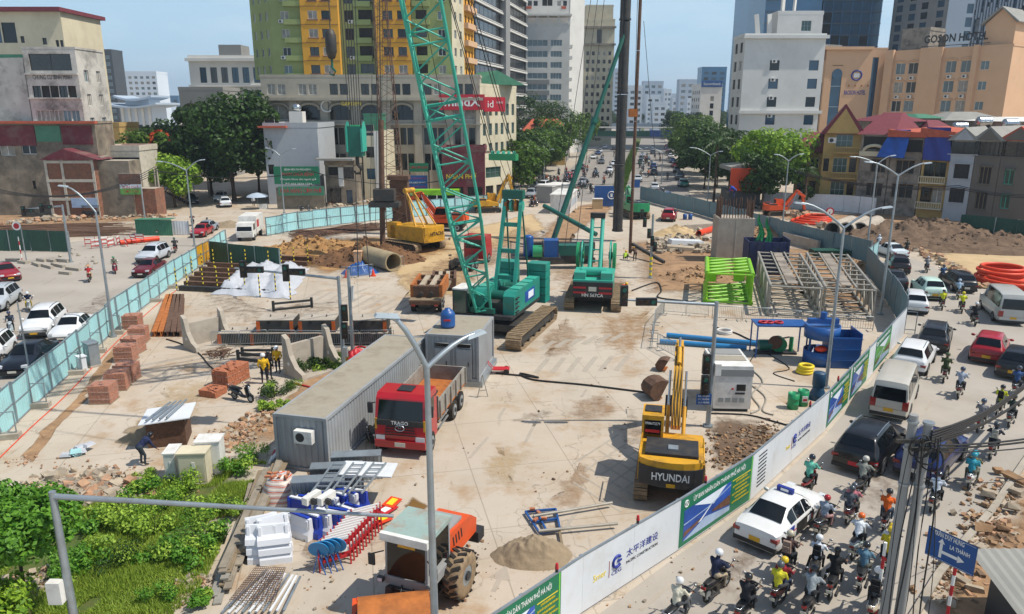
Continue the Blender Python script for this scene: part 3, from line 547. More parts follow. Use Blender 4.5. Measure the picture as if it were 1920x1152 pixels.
mk('roof_grey','8b8a84',r=.8,var=.15,dirt=.4,dcol='5f5a50');mk('roof_green','3c7a5e',r=.6,var=.15,dirt=.3,dcol='5f6a58');mk('tarp_blue','1a4fa0',r=.6,var=.25,vs=.8);mk('sign_red','b8182c',r=.4,var=.04);mk('w_maroon','662630',r=.8,var=.2,vs=.6,dirt=.7,dcol='7a6a60',ds=.5);mk('orange_sheet','d0451a',r=.6,var=.08,vs=.4)
mk('w_far','c3cdd6',r=.9,var=.08,vs=.02);mk('w_far2','a4b2c0',r=.9,var=.1,vs=.02);mk('w_blueglass','2a5f86',r=.15,var=.25,vs=.05,spec=.8)  # w_far tones: distance haze on the skyline is put into these pale colours
X0=lambda px,Y:P(px,200,Y).x
ZT=lambda py,Y:P(960,py,Y).z
# --- green and yellow apartment tower over its stone podium
Y=146;zt=62;zp=21.0;fl=3.15
tw=tg_('apartment_tower','green and yellow apartment tower rising over an arched stone podium','building',(X0(520,Y),Y,0))
segs=[(520,577,'w_green',0,[(.45,'w',1.5,1.5)],.72),(577,645,'w_yellow',-.9,[(.32,'b',1.7,1.5),(.68,'b',1.7,1.5)],None),(645,712,'w_green',.6,[(.25,'o',1.7,2.0),(.7,'o',2.6,2.1)],.62),(712,776,'w_yellow',-.9,[(.35,'b',1.8,1.5),(.75,'b',1.6,1.5)],None),(776,850,'w_green',0,[(.25,'o',2.0,2.0),(.75,'w',1.4,1.5)],.25)]
nf=int((zt-zp)/fl)
for(p0,p1,m_,off,ws,bal)in segs:
 a=V((X0(p0,Y),Y+off,0));b=V((X0(p1,Y),Y+off,0));W=(b-a).length
 hs=[(W*f-w_/2,zp+.9+j*fl-(.3 if k=='o' else 0),w_,h_,k)for f,k,w_,h_ in ws for j in range(nf)]
 bg_('','',a,b,14,zt,m_,hs,root=tw,z0=zp,par=0)
 for j in range(nf):
  if bal is not None:
   x0=W*bal-1.6;x1=W*bal+1.6;sb_(tw,'balcony',a,V((1,0,0)),V((0,-1,0)),max(.1,x0),min(W-.1,x1),zp+j*fl+.02,zp+j*fl+.95,.75,m_)
   if j%2:acu(tw,a+V((max(.5,x0-.6),0,zp+j*fl+.6)),(1,0,0))
  for f,k,w_,h_ in ws:
   if k!='o':sb_(tw,'sill',a,V((1,0,0)),V((0,-1,0)),W*f-w_/2-.15,W*f+w_/2+.15,zp+.72+j*fl,zp+.9+j*fl,.18,'w_brick' if m_=='w_yellow' else m_)
  if m_=='w_yellow':sb_(tw,'floor_band',a,V((1,0,0)),V((0,-1,0)),.02,W-.02,zp+j*fl-.05,zp+j*fl+.04,.05,'w_brick')
for(p0,p1,ya,yb,m_,k)in[(484,520,Y+6,Y,'w_green','w'),(850,872,Y,Y+5,'w_cream','w'),(872,890,Y+5,Y+12,'w_yellow','o')]:
 a=V((X0(p0,ya),ya,0));b=V((X0(p1,yb),yb,0));W=(b-a).length
 bg_('','',a,b,9,zt,m_,grid(.3,W-.3,max(1,int(W/2.2)),zp+.9,fl,nf,1.0,1.5,k),root=tw,z0=zp,par=0)
 if k=='o':
  d=(b-a).normalized()
  for j in range(nf):sb_(tw,'balcony',a,d,d.cross(V((0,0,1))),.3,W-.3,zp+j*fl,zp+j*fl+1,.8,'w_peach')
Yp=140
a=V((X0(492,Yp),Yp,0));b=V((X0(900,Yp),Yp,0));W=(b-a).length;n=7;st=W/n
hs=[]
for i in range(n):
 x=st*i+st*.16;hs+=[(x,13.6,st*.68,2.6,'d')];hs+=[(x+st*.23*k+.1,9.2,st*.19,3.0,'d')for k in range(3)];hs+=[(x+st*.23*k+.1,4.6,st*.19,3.0,'d')for k in range(3)];hs+=[(x+.2,18.0,st*.26,1.9,'b'),(x+st*.36,18.0,st*.26,1.9,'b')]
bg_('','',a,b,30,zp,'w_beige',hs,root=tw,par=.5,wname='podium_wall',roofm='roof_grey')
for i in range(n+1):sb_(tw,'pilaster',a,V((1,0,0)),V((0,-1,0)),max(0,st*i-.7),min(W,st*i+.7),0,17.0,.5,'w_beige')
sb_(tw,'cornice',a,V((1,0,0)),V((0,-1,0)),-.6,W+.6,17.0,17.5,1.2,'w_beige');sb_(tw,'cornice',a,V((1,0,0)),V((0,-1,0)),-.3,W+.3,12.7,13.0,.7,'w_beige')
for i in range(n):
 x=st*(i+.5);mb=MB();pts=[a+V((x+st*.34*math.cos(t*pi/10),-.15,15.4+1.1*math.sin(t*pi/10)))for t in range(11)];mb.tube(pts,.3,'w_beige',4);mb.bd('arch',tw)
for i in(1,3,4):text('GARDEN',.9,'letter_yellow',tw,a+V((st*2.9+4.2*(i-3),-1.25,16.4)),(1,0,0),name='sign_lettering')if i==3 else None
for i,(x,s_)in enumerate(((st*2.1,1.0),)):
 mb=MB();mb.tube([a+V((x+1.0*math.cos(t*pi/8),-.7,16+1.0*math.sin(t*pi/8)))for t in range(2,15)],.16,'white',5);mb.bd('ring_sign',tw)
a2=V((X0(900,Yp),Yp,0));b2=V((X0(968,158),158,0));W2=(b2-a2).length
bg_('','',a2,b2,20,19.5,'w_cream',grid(.5,W2-.5,6,3.5,3.6,4,1.5,2.2,'g'),root=tw,par=.5,wname='podium_wall')
mb=MB();q=P(866,192,139);mb.box(q,(8.2,.3,2.7),'sign_red');sg=tag(mb.bd('shop_sign'),'red shop sign with white lettering on the podium corner','sign');text('mindX',2.2,'letter_white',sg,q+V((0,-.17,0)),(1,0,0),bold=.02,width=6.4)
mb=MB();q=P(927,196,143);mb.box(q,(4.2,.3,2.6),'sign_red',rz=.4);sg=tag(mb.bd('shop_sign'),'small red sign with white letters right of the large red sign','sign');text('id',1.8,'letter_white',sg,q+V((-.7,-.5,0)),(math.cos(.4),math.sin(.4),0));text('MIND',.5,'letter_white',sg,q+V((1,.2,.3)),(math.cos(.4),math.sin(.4),0))
mb=MB();mb.ext([(-6,0),(6,0),(0,2.6)],-4,4,'roof_green');o=tag(mb.bd('roof_canopy'),'green pitched rooftop canopy on the podium corner','roof canopy');o.location=(X0(915,150),152,20.0);o.rotation_euler=(0,0,.5)
# --- dark banded office
a=V((X0(892,200),200,0));b=V((X0(986,262),262,0));d=(b-a).normalized();W=(b-a).length;nn=d.cross(V((0,0,1)))
r,*_=bg_('office_tower','dark glass office tower with pale floor bands behind the podium',a,b,40,86,'w_dark',grid(.5,W*.44,1,2.2,3.7,22,W*.42,2.3,'band')+grid(W*.56,W-.4,1,2.2,3.7,22,W*.42,2.3,'band'))
for j in range(23):sb_(r,'floor_band',a,d,nn,-.2,W+.2,1.0+j*3.7,1.45+j*3.7,.5,'w_white');sb_(r,'louvre',a,d,nn,0,W,1.75+j*3.7,1.9+j*3.7,.3,'w_white')
sb_(r,'stair_shaft',a,d,nn,W*.46,W*.545,0,90,1.2,'w_grey')
# --- towers left of the boulevard
Y=270;a=V((X0(985,Y),Y,0));b=V((X0(1066,Y),Y,0));W=(b-a).length
r,*_=bg_('apartment_tower','tall white apartment tower with dark central strip',a+V((0,6,0)),b+V((0,6,0)),22,96,'w_white',grid(.5,W*.3,2,50,3.2,13,1.4,1.6,'b')+grid(W*.38,W*.62,2,50,3.2,13,1.7,2.4,'o')+grid(W*.7,W-.4,2,50,3.2,13,1.3,1.6,'b'),grid(1,20,4,50,3.2,13,1.2,1.6,'b'))
d=V((1,0,0))
for j in range(13):sb_(r,'brick_band',a+V((0,6,0)),d,V((0,-1,0)),.2,W*.14,49+j*3.2,49.9+j*3.2,.1,'tile_orange');sb_(r,'brick_band',a+V((0,6,0)),d,V((0,-1,0)),W*.82,W*.93,49+j*3.2,49.9+j*3.2,.1,'tile_orange')
r,*_=bg_('office_block','white and grey office block in front of the tall white tower',a,b,5.5,43,'w_white',grid(.3,W*.52,1,4,3.6,10,W*.46,2.0,'bandp')+grid(W*.56,W-2.5,1,4,3.6,10,W*.26,2.0,'bandp'),grid(.4,5,1,4,3.6,10,3,1.8,'p'))
for j in range(7):sb_(r,'grey_band',a,d,V((0,-1,0)),0,W*.55,2.2+j*3.6,3.8+j*3.6,.12,'w_grey')
for j in range(10):sb_(r,'balcony',V((b.x,Y,0)),V((0,1,0)),V((1,0,0)),.3,5.2,3.4+j*3.6,4.4+j*3.6,1.0,'w_white')
sb_(r,'roof_frame',a,d,V((0,-1,0)),-.5,W+.5,46,46.6,1.5,'w_white',5)
for i in range(5):sb_(r,'roof_post',a,d,V((0,-1,0)),W*i/4.2,W*i/4.2+.8,43,46,.3,'w_white')
a=V((X0(1066,276),276,0));b=V((X0(1092,284),284,0));bg_('tower_core','blank white tower core beside the tall white apartment tower',a,b,20,110,'w_white',[],cat='building')
Y=340;a=V((X0(1092,Y),Y,0));b=V((X0(1148,Y),Y,0));W=(b-a).length
r,*_=bg_('apartment_block','weathered cream apartment block with stepped top left of the steel mast',a,b,18,52,'w_cream',grid(.6,W-.6,5,4,3.4,11,1.2,1.6,'d')+[(1,42.5,W*.8,6.5,'bandp')][:0],grid(1,17,4,4,3.4,14,1.3,1.6,'d'))
sb_(r,'ledge',a,V((1,0,0)),V((0,-1,0)),-.5,W+.5,42,42.8,1.2,'w_stain');sb_(r,'ledge',a,V((1,0,0)),V((0,-1,0)),-.5,W+.5,49,49.8,1.2,'w_stain');bg_('','',a+V((1,3,0)),b+V((-.5,3,0)),12,58,'w_cream',root=r,z0=52,wname='penthouse_wall')
sb_(r,'damp_stain',a,V((1,0,0)),V((0,-1,0)),W*.42,W*.58,43,48.5,.06,'w_dark')
Y=215;a=V((X0(986,Y),Y,0));b=V((X0(1062,Y),Y,0));W=(b-a).length
r,*_=bg_('villa','yellow colonial villa with a red hipped roof beside the street trees',a,b,14,9.5,'w_villa',grid(.5,W-.5,6,4.8,4,1,1.1,2.0,'d'),par=0);mb=MB();c=(a+b)/2+V((0,7,0));mb.box((c.x,c.y,11.2),(W+2,16,3.2),'tile_orange',top=(.55,.1));mb.bd('hipped_roof',r)
Y=235;a=V((X0(984,Y),Y,0));b=V((X0(1068,Y),Y,0));W=(b-a).length;bg_('low_block','low white block with ribbon windows behind the red-roofed villa',a,b,12,15,'w_white',grid(.5,W-.5,7,11,4,1,2.2,1.6,'d'))
# --- far skyline
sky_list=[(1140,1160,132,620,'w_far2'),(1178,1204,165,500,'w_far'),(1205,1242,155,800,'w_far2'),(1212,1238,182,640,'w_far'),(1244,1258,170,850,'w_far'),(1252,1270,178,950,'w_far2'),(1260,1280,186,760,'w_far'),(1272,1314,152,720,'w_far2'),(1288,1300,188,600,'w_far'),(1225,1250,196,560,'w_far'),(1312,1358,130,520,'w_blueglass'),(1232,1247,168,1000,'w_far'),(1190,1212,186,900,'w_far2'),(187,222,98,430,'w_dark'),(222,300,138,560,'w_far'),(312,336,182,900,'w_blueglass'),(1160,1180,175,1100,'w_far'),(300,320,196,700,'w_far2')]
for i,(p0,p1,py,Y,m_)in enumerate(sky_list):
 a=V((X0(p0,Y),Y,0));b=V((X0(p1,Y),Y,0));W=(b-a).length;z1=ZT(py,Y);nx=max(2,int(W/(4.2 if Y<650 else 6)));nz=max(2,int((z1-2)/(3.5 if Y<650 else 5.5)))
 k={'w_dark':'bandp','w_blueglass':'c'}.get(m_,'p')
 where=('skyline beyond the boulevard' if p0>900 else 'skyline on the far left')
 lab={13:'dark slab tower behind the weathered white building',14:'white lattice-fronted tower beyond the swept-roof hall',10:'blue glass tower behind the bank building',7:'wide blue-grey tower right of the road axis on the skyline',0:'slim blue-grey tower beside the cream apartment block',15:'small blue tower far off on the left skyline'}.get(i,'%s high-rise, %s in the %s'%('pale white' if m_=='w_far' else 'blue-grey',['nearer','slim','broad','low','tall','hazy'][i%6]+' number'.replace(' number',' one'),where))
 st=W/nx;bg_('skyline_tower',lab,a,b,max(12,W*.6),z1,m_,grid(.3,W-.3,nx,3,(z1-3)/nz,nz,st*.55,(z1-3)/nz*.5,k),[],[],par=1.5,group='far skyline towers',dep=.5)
Y=400;a=V((X0(1312,Y),Y,0));b=V((X0(1352,Y),Y,0));W=(b-a).length;z1=ZT(160,Y)
r,*_=bg_('bank_building','narrow white bank building with a blue rooftop sign',a,b,20,z1,'w_white',[(W*.47,5+3.6*j,1.9,2.6,'d')for j in range(int(z1/3.6)-2)],[],grid(1,19,4,5,3.6,6,2,1.8,'d'))
sb_(r,'blue_sign',a,V((1,0,0)),V((0,-1,0)),.2,W-.2,z1-1,z1+2.2,.4,'blue');text('Sacombank',1.9,'letter_white',r,a+V((W/2,-.45,z1+.6)),(1,0,0),width=W*.8)
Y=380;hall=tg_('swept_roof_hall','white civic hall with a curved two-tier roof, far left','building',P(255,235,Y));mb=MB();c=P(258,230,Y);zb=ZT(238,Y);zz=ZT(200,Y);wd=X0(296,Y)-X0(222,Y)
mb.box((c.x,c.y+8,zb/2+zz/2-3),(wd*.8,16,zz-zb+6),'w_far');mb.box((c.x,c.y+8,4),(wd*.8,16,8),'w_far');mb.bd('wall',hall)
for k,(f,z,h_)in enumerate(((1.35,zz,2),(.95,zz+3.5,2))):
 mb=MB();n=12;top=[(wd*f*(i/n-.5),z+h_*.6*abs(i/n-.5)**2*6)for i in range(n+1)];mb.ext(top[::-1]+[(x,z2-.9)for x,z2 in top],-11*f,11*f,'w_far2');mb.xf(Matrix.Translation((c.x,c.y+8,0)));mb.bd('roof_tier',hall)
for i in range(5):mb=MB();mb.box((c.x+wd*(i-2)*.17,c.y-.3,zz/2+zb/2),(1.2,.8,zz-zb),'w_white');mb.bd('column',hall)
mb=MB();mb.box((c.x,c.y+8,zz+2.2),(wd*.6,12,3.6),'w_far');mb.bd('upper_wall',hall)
Y=190;a=V((X0(362,Y),Y,0));b=V((X0(500,Y),Y,0));W=(b-a).length;z1=ZT(112,Y)
r,*_=bg_('white_hotel','white classical block with tall paired windows behind the big dark tree',a,b,18,z1,'w_white',grid(2,W-.5,6,z1-5.4,4,1,1.6,3.6,'cc')+grid(2,W-.5,6,z1-10.5,4,1,1.6,3.4,'cc')+grid(2,W-.5,6,z1-15,4,1,1.6,2.6,'cc'),[],[],par=1)
sb_(r,'cornice',a,V((1,0,0)),V((0,-1,0)),-.5,W,z1-.4,z1+.3,.9,'w_white');sb_(r,'cornice',a,V((1,0,0)),V((0,-1,0)),-.3,W,z1-6.3,z1-5.9,.6,'w_white');sb_(r,'roof_shed',a,V((1,0,0)),V((0,-1,0)),W*.42,W*.72,z1+1,z1+3.4,.0,'w_grey',6)
a=V((X0(338,178),178,0));b=V((X0(420,178),178,0));bg_('grey_block','plain grey block with flat roof below the white classical block',a,b,14,ZT(170,178),'w_grey',grid(1,6,2,8,3.6,3,1.5,1.6,'d'))
# --- white building with blue-glass tower, right of the boulevard
Y=178;a=V((X0(1388,Y),Y,0));b=V((X0(1536,Y),Y,0));W=(b-a).length;z1=ZT(70,Y)
r,*_=bg_('white_building','white plastered building with square windows right of the boulevard',a,b,9,z1,'w_white',[(W*f,4+4.0*j,2.2,2.2,'c')for f in(.33,.82)for j in range(int((z1-4)/4.0))],[],grid(.5,8.5,2,4,4,7,2,2.2,'d'))
for z in(z1-.3,14.5):sb_(r,'cornice',a,V((1,0,0)),V((0,-1,0)),-.5,W+.5,z,z+.7,.8,'w_white')
for j in range(6):acu(r,a+V((W*.38,0,6+4*j)),(1,0,0),1.3)
aa=a+V((W*.42,2,0));bb_=a+V((W*.98,2,0));bg_('','',aa,bb_,6,z1+5,'w_white',[(W*.3,z1+1.5,2.2,2.2,'g')],root=r,z0=z1,wname='penthouse_wall')
for i in range(4):mb=MB();mb.bb((-.5,-.2,0),(.5,.2,4.2),'w_white');o=mb.bd('rooftop_antenna',r);o.location=(a.x+W*.2+i*2.6,Y+3,z1+1+(i>1)*4.6);o.rotation_euler=(0,.08*(i-2),.3*i);kid(o,r)
Y=330;a=V((X0(1376,Y),Y,0));b=V((X0(1420,Y-40),Y-40,0));c_=V((X0(1632,Y-40),Y-40,0))
r,*_=bg_('glass_tower','curved blue glass tower behind the white building',b,c_,40,120,'w_blueglass',grid(.3,(c_-b).length-.3,12,2,4,29,(c_-b).length/12-.35,3.5,'c'),par=0)
W=(a-b).length;bg_('','',a,b,20,120,'w_blueglass',grid(.2,W-.2,6,2,4,29,W/6-.35,3.5,'c'),root=r,par=0)
for j in range(29):sb_(r,'floor_fin',b,(c_-b).normalized(),V((0,-1,0)),0,(c_-b).length,5.6+4*j,5.85+4*j,.35,'w_dark')
# --- grey tower pair and dark fin tower
Y=300;a=V((X0(1652,Y),Y,0));b=V((X0(1752,Y-20),Y-20,0));W=(b-a).length
bg_('grey_tower','grey apartment tower with window strips behind the peach hotel',a,b,25,120,'w_grey',[q for f in(.06,.3,.52,.8)for q in grid(W*f,W*f+W*.14,1,30,3.4,26,W*.12,2.3,'c')],par=0)
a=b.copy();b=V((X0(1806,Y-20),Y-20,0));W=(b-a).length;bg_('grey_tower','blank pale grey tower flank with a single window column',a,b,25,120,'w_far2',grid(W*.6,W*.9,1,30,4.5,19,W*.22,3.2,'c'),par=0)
Y=225;a=V((X0(1800,Y),Y,0));b=V((X0(1990,Y-30),Y-30,0));d=(b-a).normalized();W=(b-a).length;nn=d.cross(V((0,0,1)))
r,*_=bg_('fin_tower','dark glass tower with staggered white vertical fins at the right edge',a,b,30,90,'glass_blue',grid(.2,W-.2,9,1,4.2,21,W/9-.4,3.8,'c'),par=0)
RF=random.Random(3)
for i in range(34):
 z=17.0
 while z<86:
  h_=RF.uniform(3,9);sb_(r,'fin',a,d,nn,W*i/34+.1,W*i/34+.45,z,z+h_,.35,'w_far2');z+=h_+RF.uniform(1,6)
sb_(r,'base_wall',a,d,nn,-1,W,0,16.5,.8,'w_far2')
# --- peach hotel
ho=tg_('hotel','peach hotel with arched windows and rooftop letters behind the old houses','building',P(1500,300,190))
Y=196;a=V((X0(1540,Y),Y,0));b=V((X0(1652,Y),Y,0));W=(b-a).length;z1=ZT(92,Y)
bg_('','',a,b,16,z1,'w_peach',[(W*.12,2,W*.17,z1-8,'c'),(W*.77,2,W*.1,z1-4,'c')],root=ho,par=.3,roofm='roof_grey')
for j in range(5):sb_(ho,'glazing_bar',a,V((1,0,0)),V((0,-1,0)),W*.12,W*.29,6+j*5,6.15+j*5,.0,'galv',.17)
mb=MB();q=a+V((W*.205,-.12,z1-6));mb.cyl(q+V((0,.1,0)),q,W*.085,'glass_blue',20);mb.bd('arch_glazing',ho)
sb_(ho,'cornice',a,V((1,0,0)),V((0,-1,0)),-.8,W*.75,z1-.2,z1+.5,.8,'w_peach')
text('BAOSON HOTEL',1.5,'letter_blue',ho,a+V((W*.53,-.1,z1-10.5)),(1,0,0),bold=.015,width=W*.36);q=a+V((W*.53,-.08,z1-6.3));mb=MB();mb.tube([q+V((1.25*math.cos(t*pi/9),0,1.15*math.sin(t*pi/9)))for t in range(19)],.2,'letter_blue',5);mb.box(q,(1.4,.08,1.0),'letter_white');mb.bd('emblem',ho)
for i in range(4):mb=MB();mb.box(a+V((W*.42+i*1.6,-.05,z1-8.8)),(.4,.06,.4),'rust_orange',rot=Matrix.Rotation(.78,3,'Y'));mb.bd('star',ho)
al=V((X0(1467,Y+12),Y+12,0));W3=(a-al).length;bg_('','',al,a,12,ZT(118,Y+6),'w_peach',[(1+i*W3/8.5,2,W3/15,ZT(118,Y+6)-7,'band')for i in range(8)],root=ho,par=.3)
for i in range(8):sb_(ho,'loggia_post',al,(a-al).normalized(),(a-al).normalized().cross(V((0,0,1))),.3+i*W3/8,.9+i*W3/8,ZT(118,Y+6),ZT(118,Y+6)+3.4,.2,'w_peach')
sb_(ho,'loggia_roof',al,(a-al).normalized(),(a-al).normalized().cross(V((0,0,1))),-1,W3,ZT(118,Y+6)+3.4,ZT(118,Y+6)+4,1.2,'roof_grey',5)
Y=190;a=V((X0(1652,Y+4),Y+4,0));b=V((X0(1882,Y-18),Y-18,0));d=(b-a).normalized();W=(b-a).length;nn=d.cross(V((0,0,1)));z1=ZT(95,Y-4)
cols=[(.09,1),(.2,1),(.51,1),(.63,1)];hs=[(W*f,z1-5.2-j*4.4,2.3,2.6,'p')for f,_ in cols for j in range(6)]+[(W*.78,z1-4.8-j*4.4,1.8,1.9,'p')for j in range(6)]
bg_('','',a,b,16,z1,'w_peach',hs,root=ho,par=.4,roofm='roof_grey')
for f,_ in cols:
 for j in range(6):
  acu(ho,a+d*(W*f+1.15)+V((0,0,z1-6.1-j*4.4)),d,1.25);p0=a+d*(W*f+1.15)+nn*.05+V((0,0,z1-2.6-j*4.4));mb=MB();mb.tube([p0+d*(1.35*math.cos(t*pi/6))+V((0,0,.55*math.sin(t*pi/6)))for t in range(7)],.22,'w_peach',4);mb.bd('window_arch',ho)
for f0,f1 in((0,.07),(.3,.48),(.72,.76)):sb_(ho,'pier',a,d,nn,W*f0,W*f1,0,z1+.6,.9,'w_peach')
text('GOSON HOTEL',2.4,'letter_black',ho,a+d*W*.56+V((0,0,z1+2.4))+nn*.4,d,bold=.03,width=W*.5)
mb=MB();q=a+d*W*.56+nn*.2+V((0,0,z1+.9));mb.bar(q-d*W*.27,q+d*W*.27,.15,'dark');mb.bd('sign_rail',ho)
ga=a+d*W*.76;gb=a+d*(W*.98);gg=MB();W4=(gb-ga).length;gg.ext([(0,z1),(W4,z1),(W4,z1+5),(W4/2,z1+8),(0,z1+5)],0,10,'w_peach');gg.xf(Matrix.Translation(ga-nn*1.0)@Matrix.Rotation(math.atan2(d.y,d.x),4,'Z'));gg.bd('gable',ho)
gg=MB();gg.bar((-.8,4.6,z1+4.9),(W4/2,4.6,z1+8.35),11,'roof_grey',.3);gg.bar((W4/2,4.6,z1+8.35),(W4+.8,4.6,z1+4.9),11,'roof_grey',.3);gg.xf(Matrix.Translation(ga-nn*1.0)@Matrix.Rotation(math.atan2(d.y,d.x),4,'Z'));gg.bd('gable_roof',ho)
bg_('','',a+d*W*.02-nn*5,a+d*W*.26-nn*5,8,z1+5,'w_stain',[(9,z1+1,1.6,2.4,'o')],root=ho,z0=z1,wname='rooftop_room_wall')
# --- old houses along the right
def hs_(label,p0,p1,Y0,Y1,py,m,rows,roof=None,bal=(),D=12,kinds='d',awn=None):
 a=V((X0(p0,Y0),Y0,0));b=V((X0(p1,Y1),Y1,0));d=(b-a).normalized();W=(b-a).length;nn=d.cross(V((0,0,1)));z1=P(p0,py,Y0).z
 hs=[(W*x-w_/2,z,w_,h_,k)for x,z,w_,h_,k in rows];r,*_=bg_('old_house',label,a,b,D,z1,m,hs,par=0 if roof else .4,cat='house',roofm='roof_grey')
 for x0,x1,z,m2 in bal:
  sb_(r,'balcony',a,d,nn,W*x0,W*x1,z-.15,z,1.0,m2);sb_(r,'balcony_rail',a+nn*.92,d,nn,W*x0,W*x1,z+.75,z+.9,.08,m2);n=max(3,int((x1-x0)*W/.3))
  mb=MB()
  for i in range(n+1):q=a+d*W*(x0+(x1-x0)*i/n)*.999+nn*.96;mb.box((q.x,q.y,z+.37),(.09,.07,.75),m2,math.atan2(d.y,d.x))
  mb.bd('balusters',r)['kind']='stuff'
 for x,z,w_,h_,k in rows:sb_(r,'window_hood' if k!='s' else 'lintel',a,d,nn,W*x-w_/2-.15,W*x+w_/2+.15,z+h_+.05,z+h_+.16,.45,m);sb_(r,'sill',a,d,nn,W*x-w_/2-.1,W*x+w_/2+.1,z-.12,z,.14,m)
 if roof:
  kind,m2,hh=roof;mb=MB();q=math.atan2(d.y,d.x)
  if kind=='gable':mb.ext([(-.6,z1-.1),(W+.6,z1-.1),(W/2,z1+hh)],-.7,D,m2)
  elif kind=='shed':mb.ext([(-.5,z1+.1),(-.5,z1+hh),(W+.5,z1+hh*.6),(W+.5,z1+.1)],-1.0,D,m2)
  elif kind=='hip':mb.box((W/2,D/2,z1+hh/2),(W+1.2,D+1.4,hh),m2,top=(.5,.08))
  mb.xf(Matrix.Translation(a)@Matrix.Rotation(q,4,'Z'));mb.bd('pitched_roof',r)
  if kind=='gable':mb=MB();mb.ext([(.2,z1),(W-.2,z1),(W/2,z1+hh*.85)],-.78,-.5,m);mb.xf(Matrix.Translation(a)@Matrix.Rotation(q,4,'Z'));mb.bd('gable_wall',r)
 return r,a,d,nn,W,z1
r,a,d,nn,W,z1=hs_('low yellow villa wing with dark red roof behind palms',1502,1552,124,122,285,'w_villa',[(.25,6.2,1.3,1.6,'w'),(.72,6.2,1.3,1.6,'w'),(.25,2.4,1.0,1.8,'d'),(.72,2.4,1.0,1.8,'d')],('hip','tile_red',3))
r,a,d,nn,W,z1=hs_('yellow villa with balconies and a steep dark red gable roof',1552,1622,120,118,250,'w_villa',[(.55,9.6,2.4,2.3,'g'),(.5,5.7,2.0,2.4,'g'),(.85,5.7,1.0,2.4,'d'),(.5,2.0,2.0,2.4,'g'),(.85,2.0,1.0,2.4,'d'),(.12,6,.8,2,'d')],('gable','tile_red',4.4),[(.28,.99,9.0,'w_villa'),(.28,.99,5.1,'w_villa'),(.28,.99,1.6,'w_villa')])
acu(r,a+d*W*.22+V((0,0,10.8)),d,1.4)
r,a,d,nn,W,z1=hs_('weathered house with a dark red hip roof and shell-shaped parapet',1624,1680,117,114,252,'w_stain',[(.65,6.2,2.2,2.0,'s'),(.6,2.6,2.4,2.0,'s'),(.5,9.6,3.8,2.2,'o')],('hip','tile_red',3.2))
sb_(r,'parapet',a,d,nn,0,W,8.6,9.3,.6,'w_cream');mb=MB();q=a+d*W*.5+nn*.4+V((0,0,9.3));mb.tube([q+d*1.6*math.cos(t*pi/8)+V((0,0,.9*math.sin(t*pi/8)))for t in range(9)],.25,'w_cream',5);mb.bd('shell_ornament',r)
r,a,d,nn,W,z1=hs_('stained house hung with a bright blue tarpaulin under a red sheet roof',1682,1742,114,111,258,'w_stain',[(.5,6.2,2.6,2.0,'s'),(.5,2.6,3.0,2.1,'s'),(.55,9.4,3.6,2.4,'o')],('shed','tile_orange',1.2))
mb=MB();n=8;vs_=[]
for i in range(n+1):
 for j in range(n+1):x=i/n;y=j/n;vs_.append(a+d*(W*(-.05+.62*x)-1.2*(1-y)*(1-x))+nn*(.3+1.6*(1-y)+.15*math.sin(x*9+y*4))+V((0,0,8.6+4.0*y)))
mb.add(vs_,[(i*(n+1)+j,(i+1)*(n+1)+j,(i+1)*(n+1)+j+1,i*(n+1)+j+1)for i in range(n)for j in range(n)],'tarp_blue',True);tag(mb.bd('tarpaulin'),'bright blue tarpaulin slung slantwise under the red sheet roof','tarpaulin')
r,a,d,nn,W,z1=hs_('yellowish house with balconies behind a hanging dark blue tarpaulin',1744,1796,111,108.5,258,'w_villa',[(.3,5.9,1.5,2.2,'d'),(.7,5.9,1.5,2.2,'d'),(.3,2.2,1.5,2.2,'d'),(.7,2.2,1.5,2.2,'d')],('shed','tile_orange',1.4),[(.02,.98,5.2,'w_cream'),(.02,.98,1.5,'w_cream')])
mb=MB();vs_=[a+d*(W*(.05+.9*i/n)+.4*(1-j/n)*(i/n))+nn*(.8+.2*math.sin(i*1.3+j*.5))+V((0,0,8.4+4.6*j/n))for i in range(n+1)for j in range(n+1)]
mb.add(vs_,[(i*(n+1)+j,(i+1)*(n+1)+j,(i+1)*(n+1)+j+1,i*(n+1)+j+1)for i in range(n)for j in range(n)],'letter_blue',True);tag(mb.bd('tarpaulin'),'dark blue tarpaulin hanging straight down over the upper balcony','tarpaulin')
hs_('narrow pale house with barred windows and a small gable',1796,1842,108,106,262,'w_palehouse',[(.55,6.0,1.9,2.0,'grille'),(.5,2.6,1.9,2.0,'grille'),(.5,9.4,3.6,2.4,'b')],('gable','roof_grey',1.7))
hs_('grey house with a brick lattice top floor and tall windows',1843,1892,106,103.5,262,'w_greyhouse',[(.5,5.4,1.5,2.4,'s'),(.5,1.9,1.5,2.4,'s'),(.5,9.3,3.6,2.2,'band')],('gable','roof_grey',1.8))
hs_('grey house with green shutters at the right edge',1893,1960,103.5,100,262,'w_greyhouse',[(.32,5.6,1.2,2.0,'t'),(.32,2.3,1.2,2.0,'t'),(.4,9.3,4.4,2.2,'b')],('gable','tile_orange',1.8))
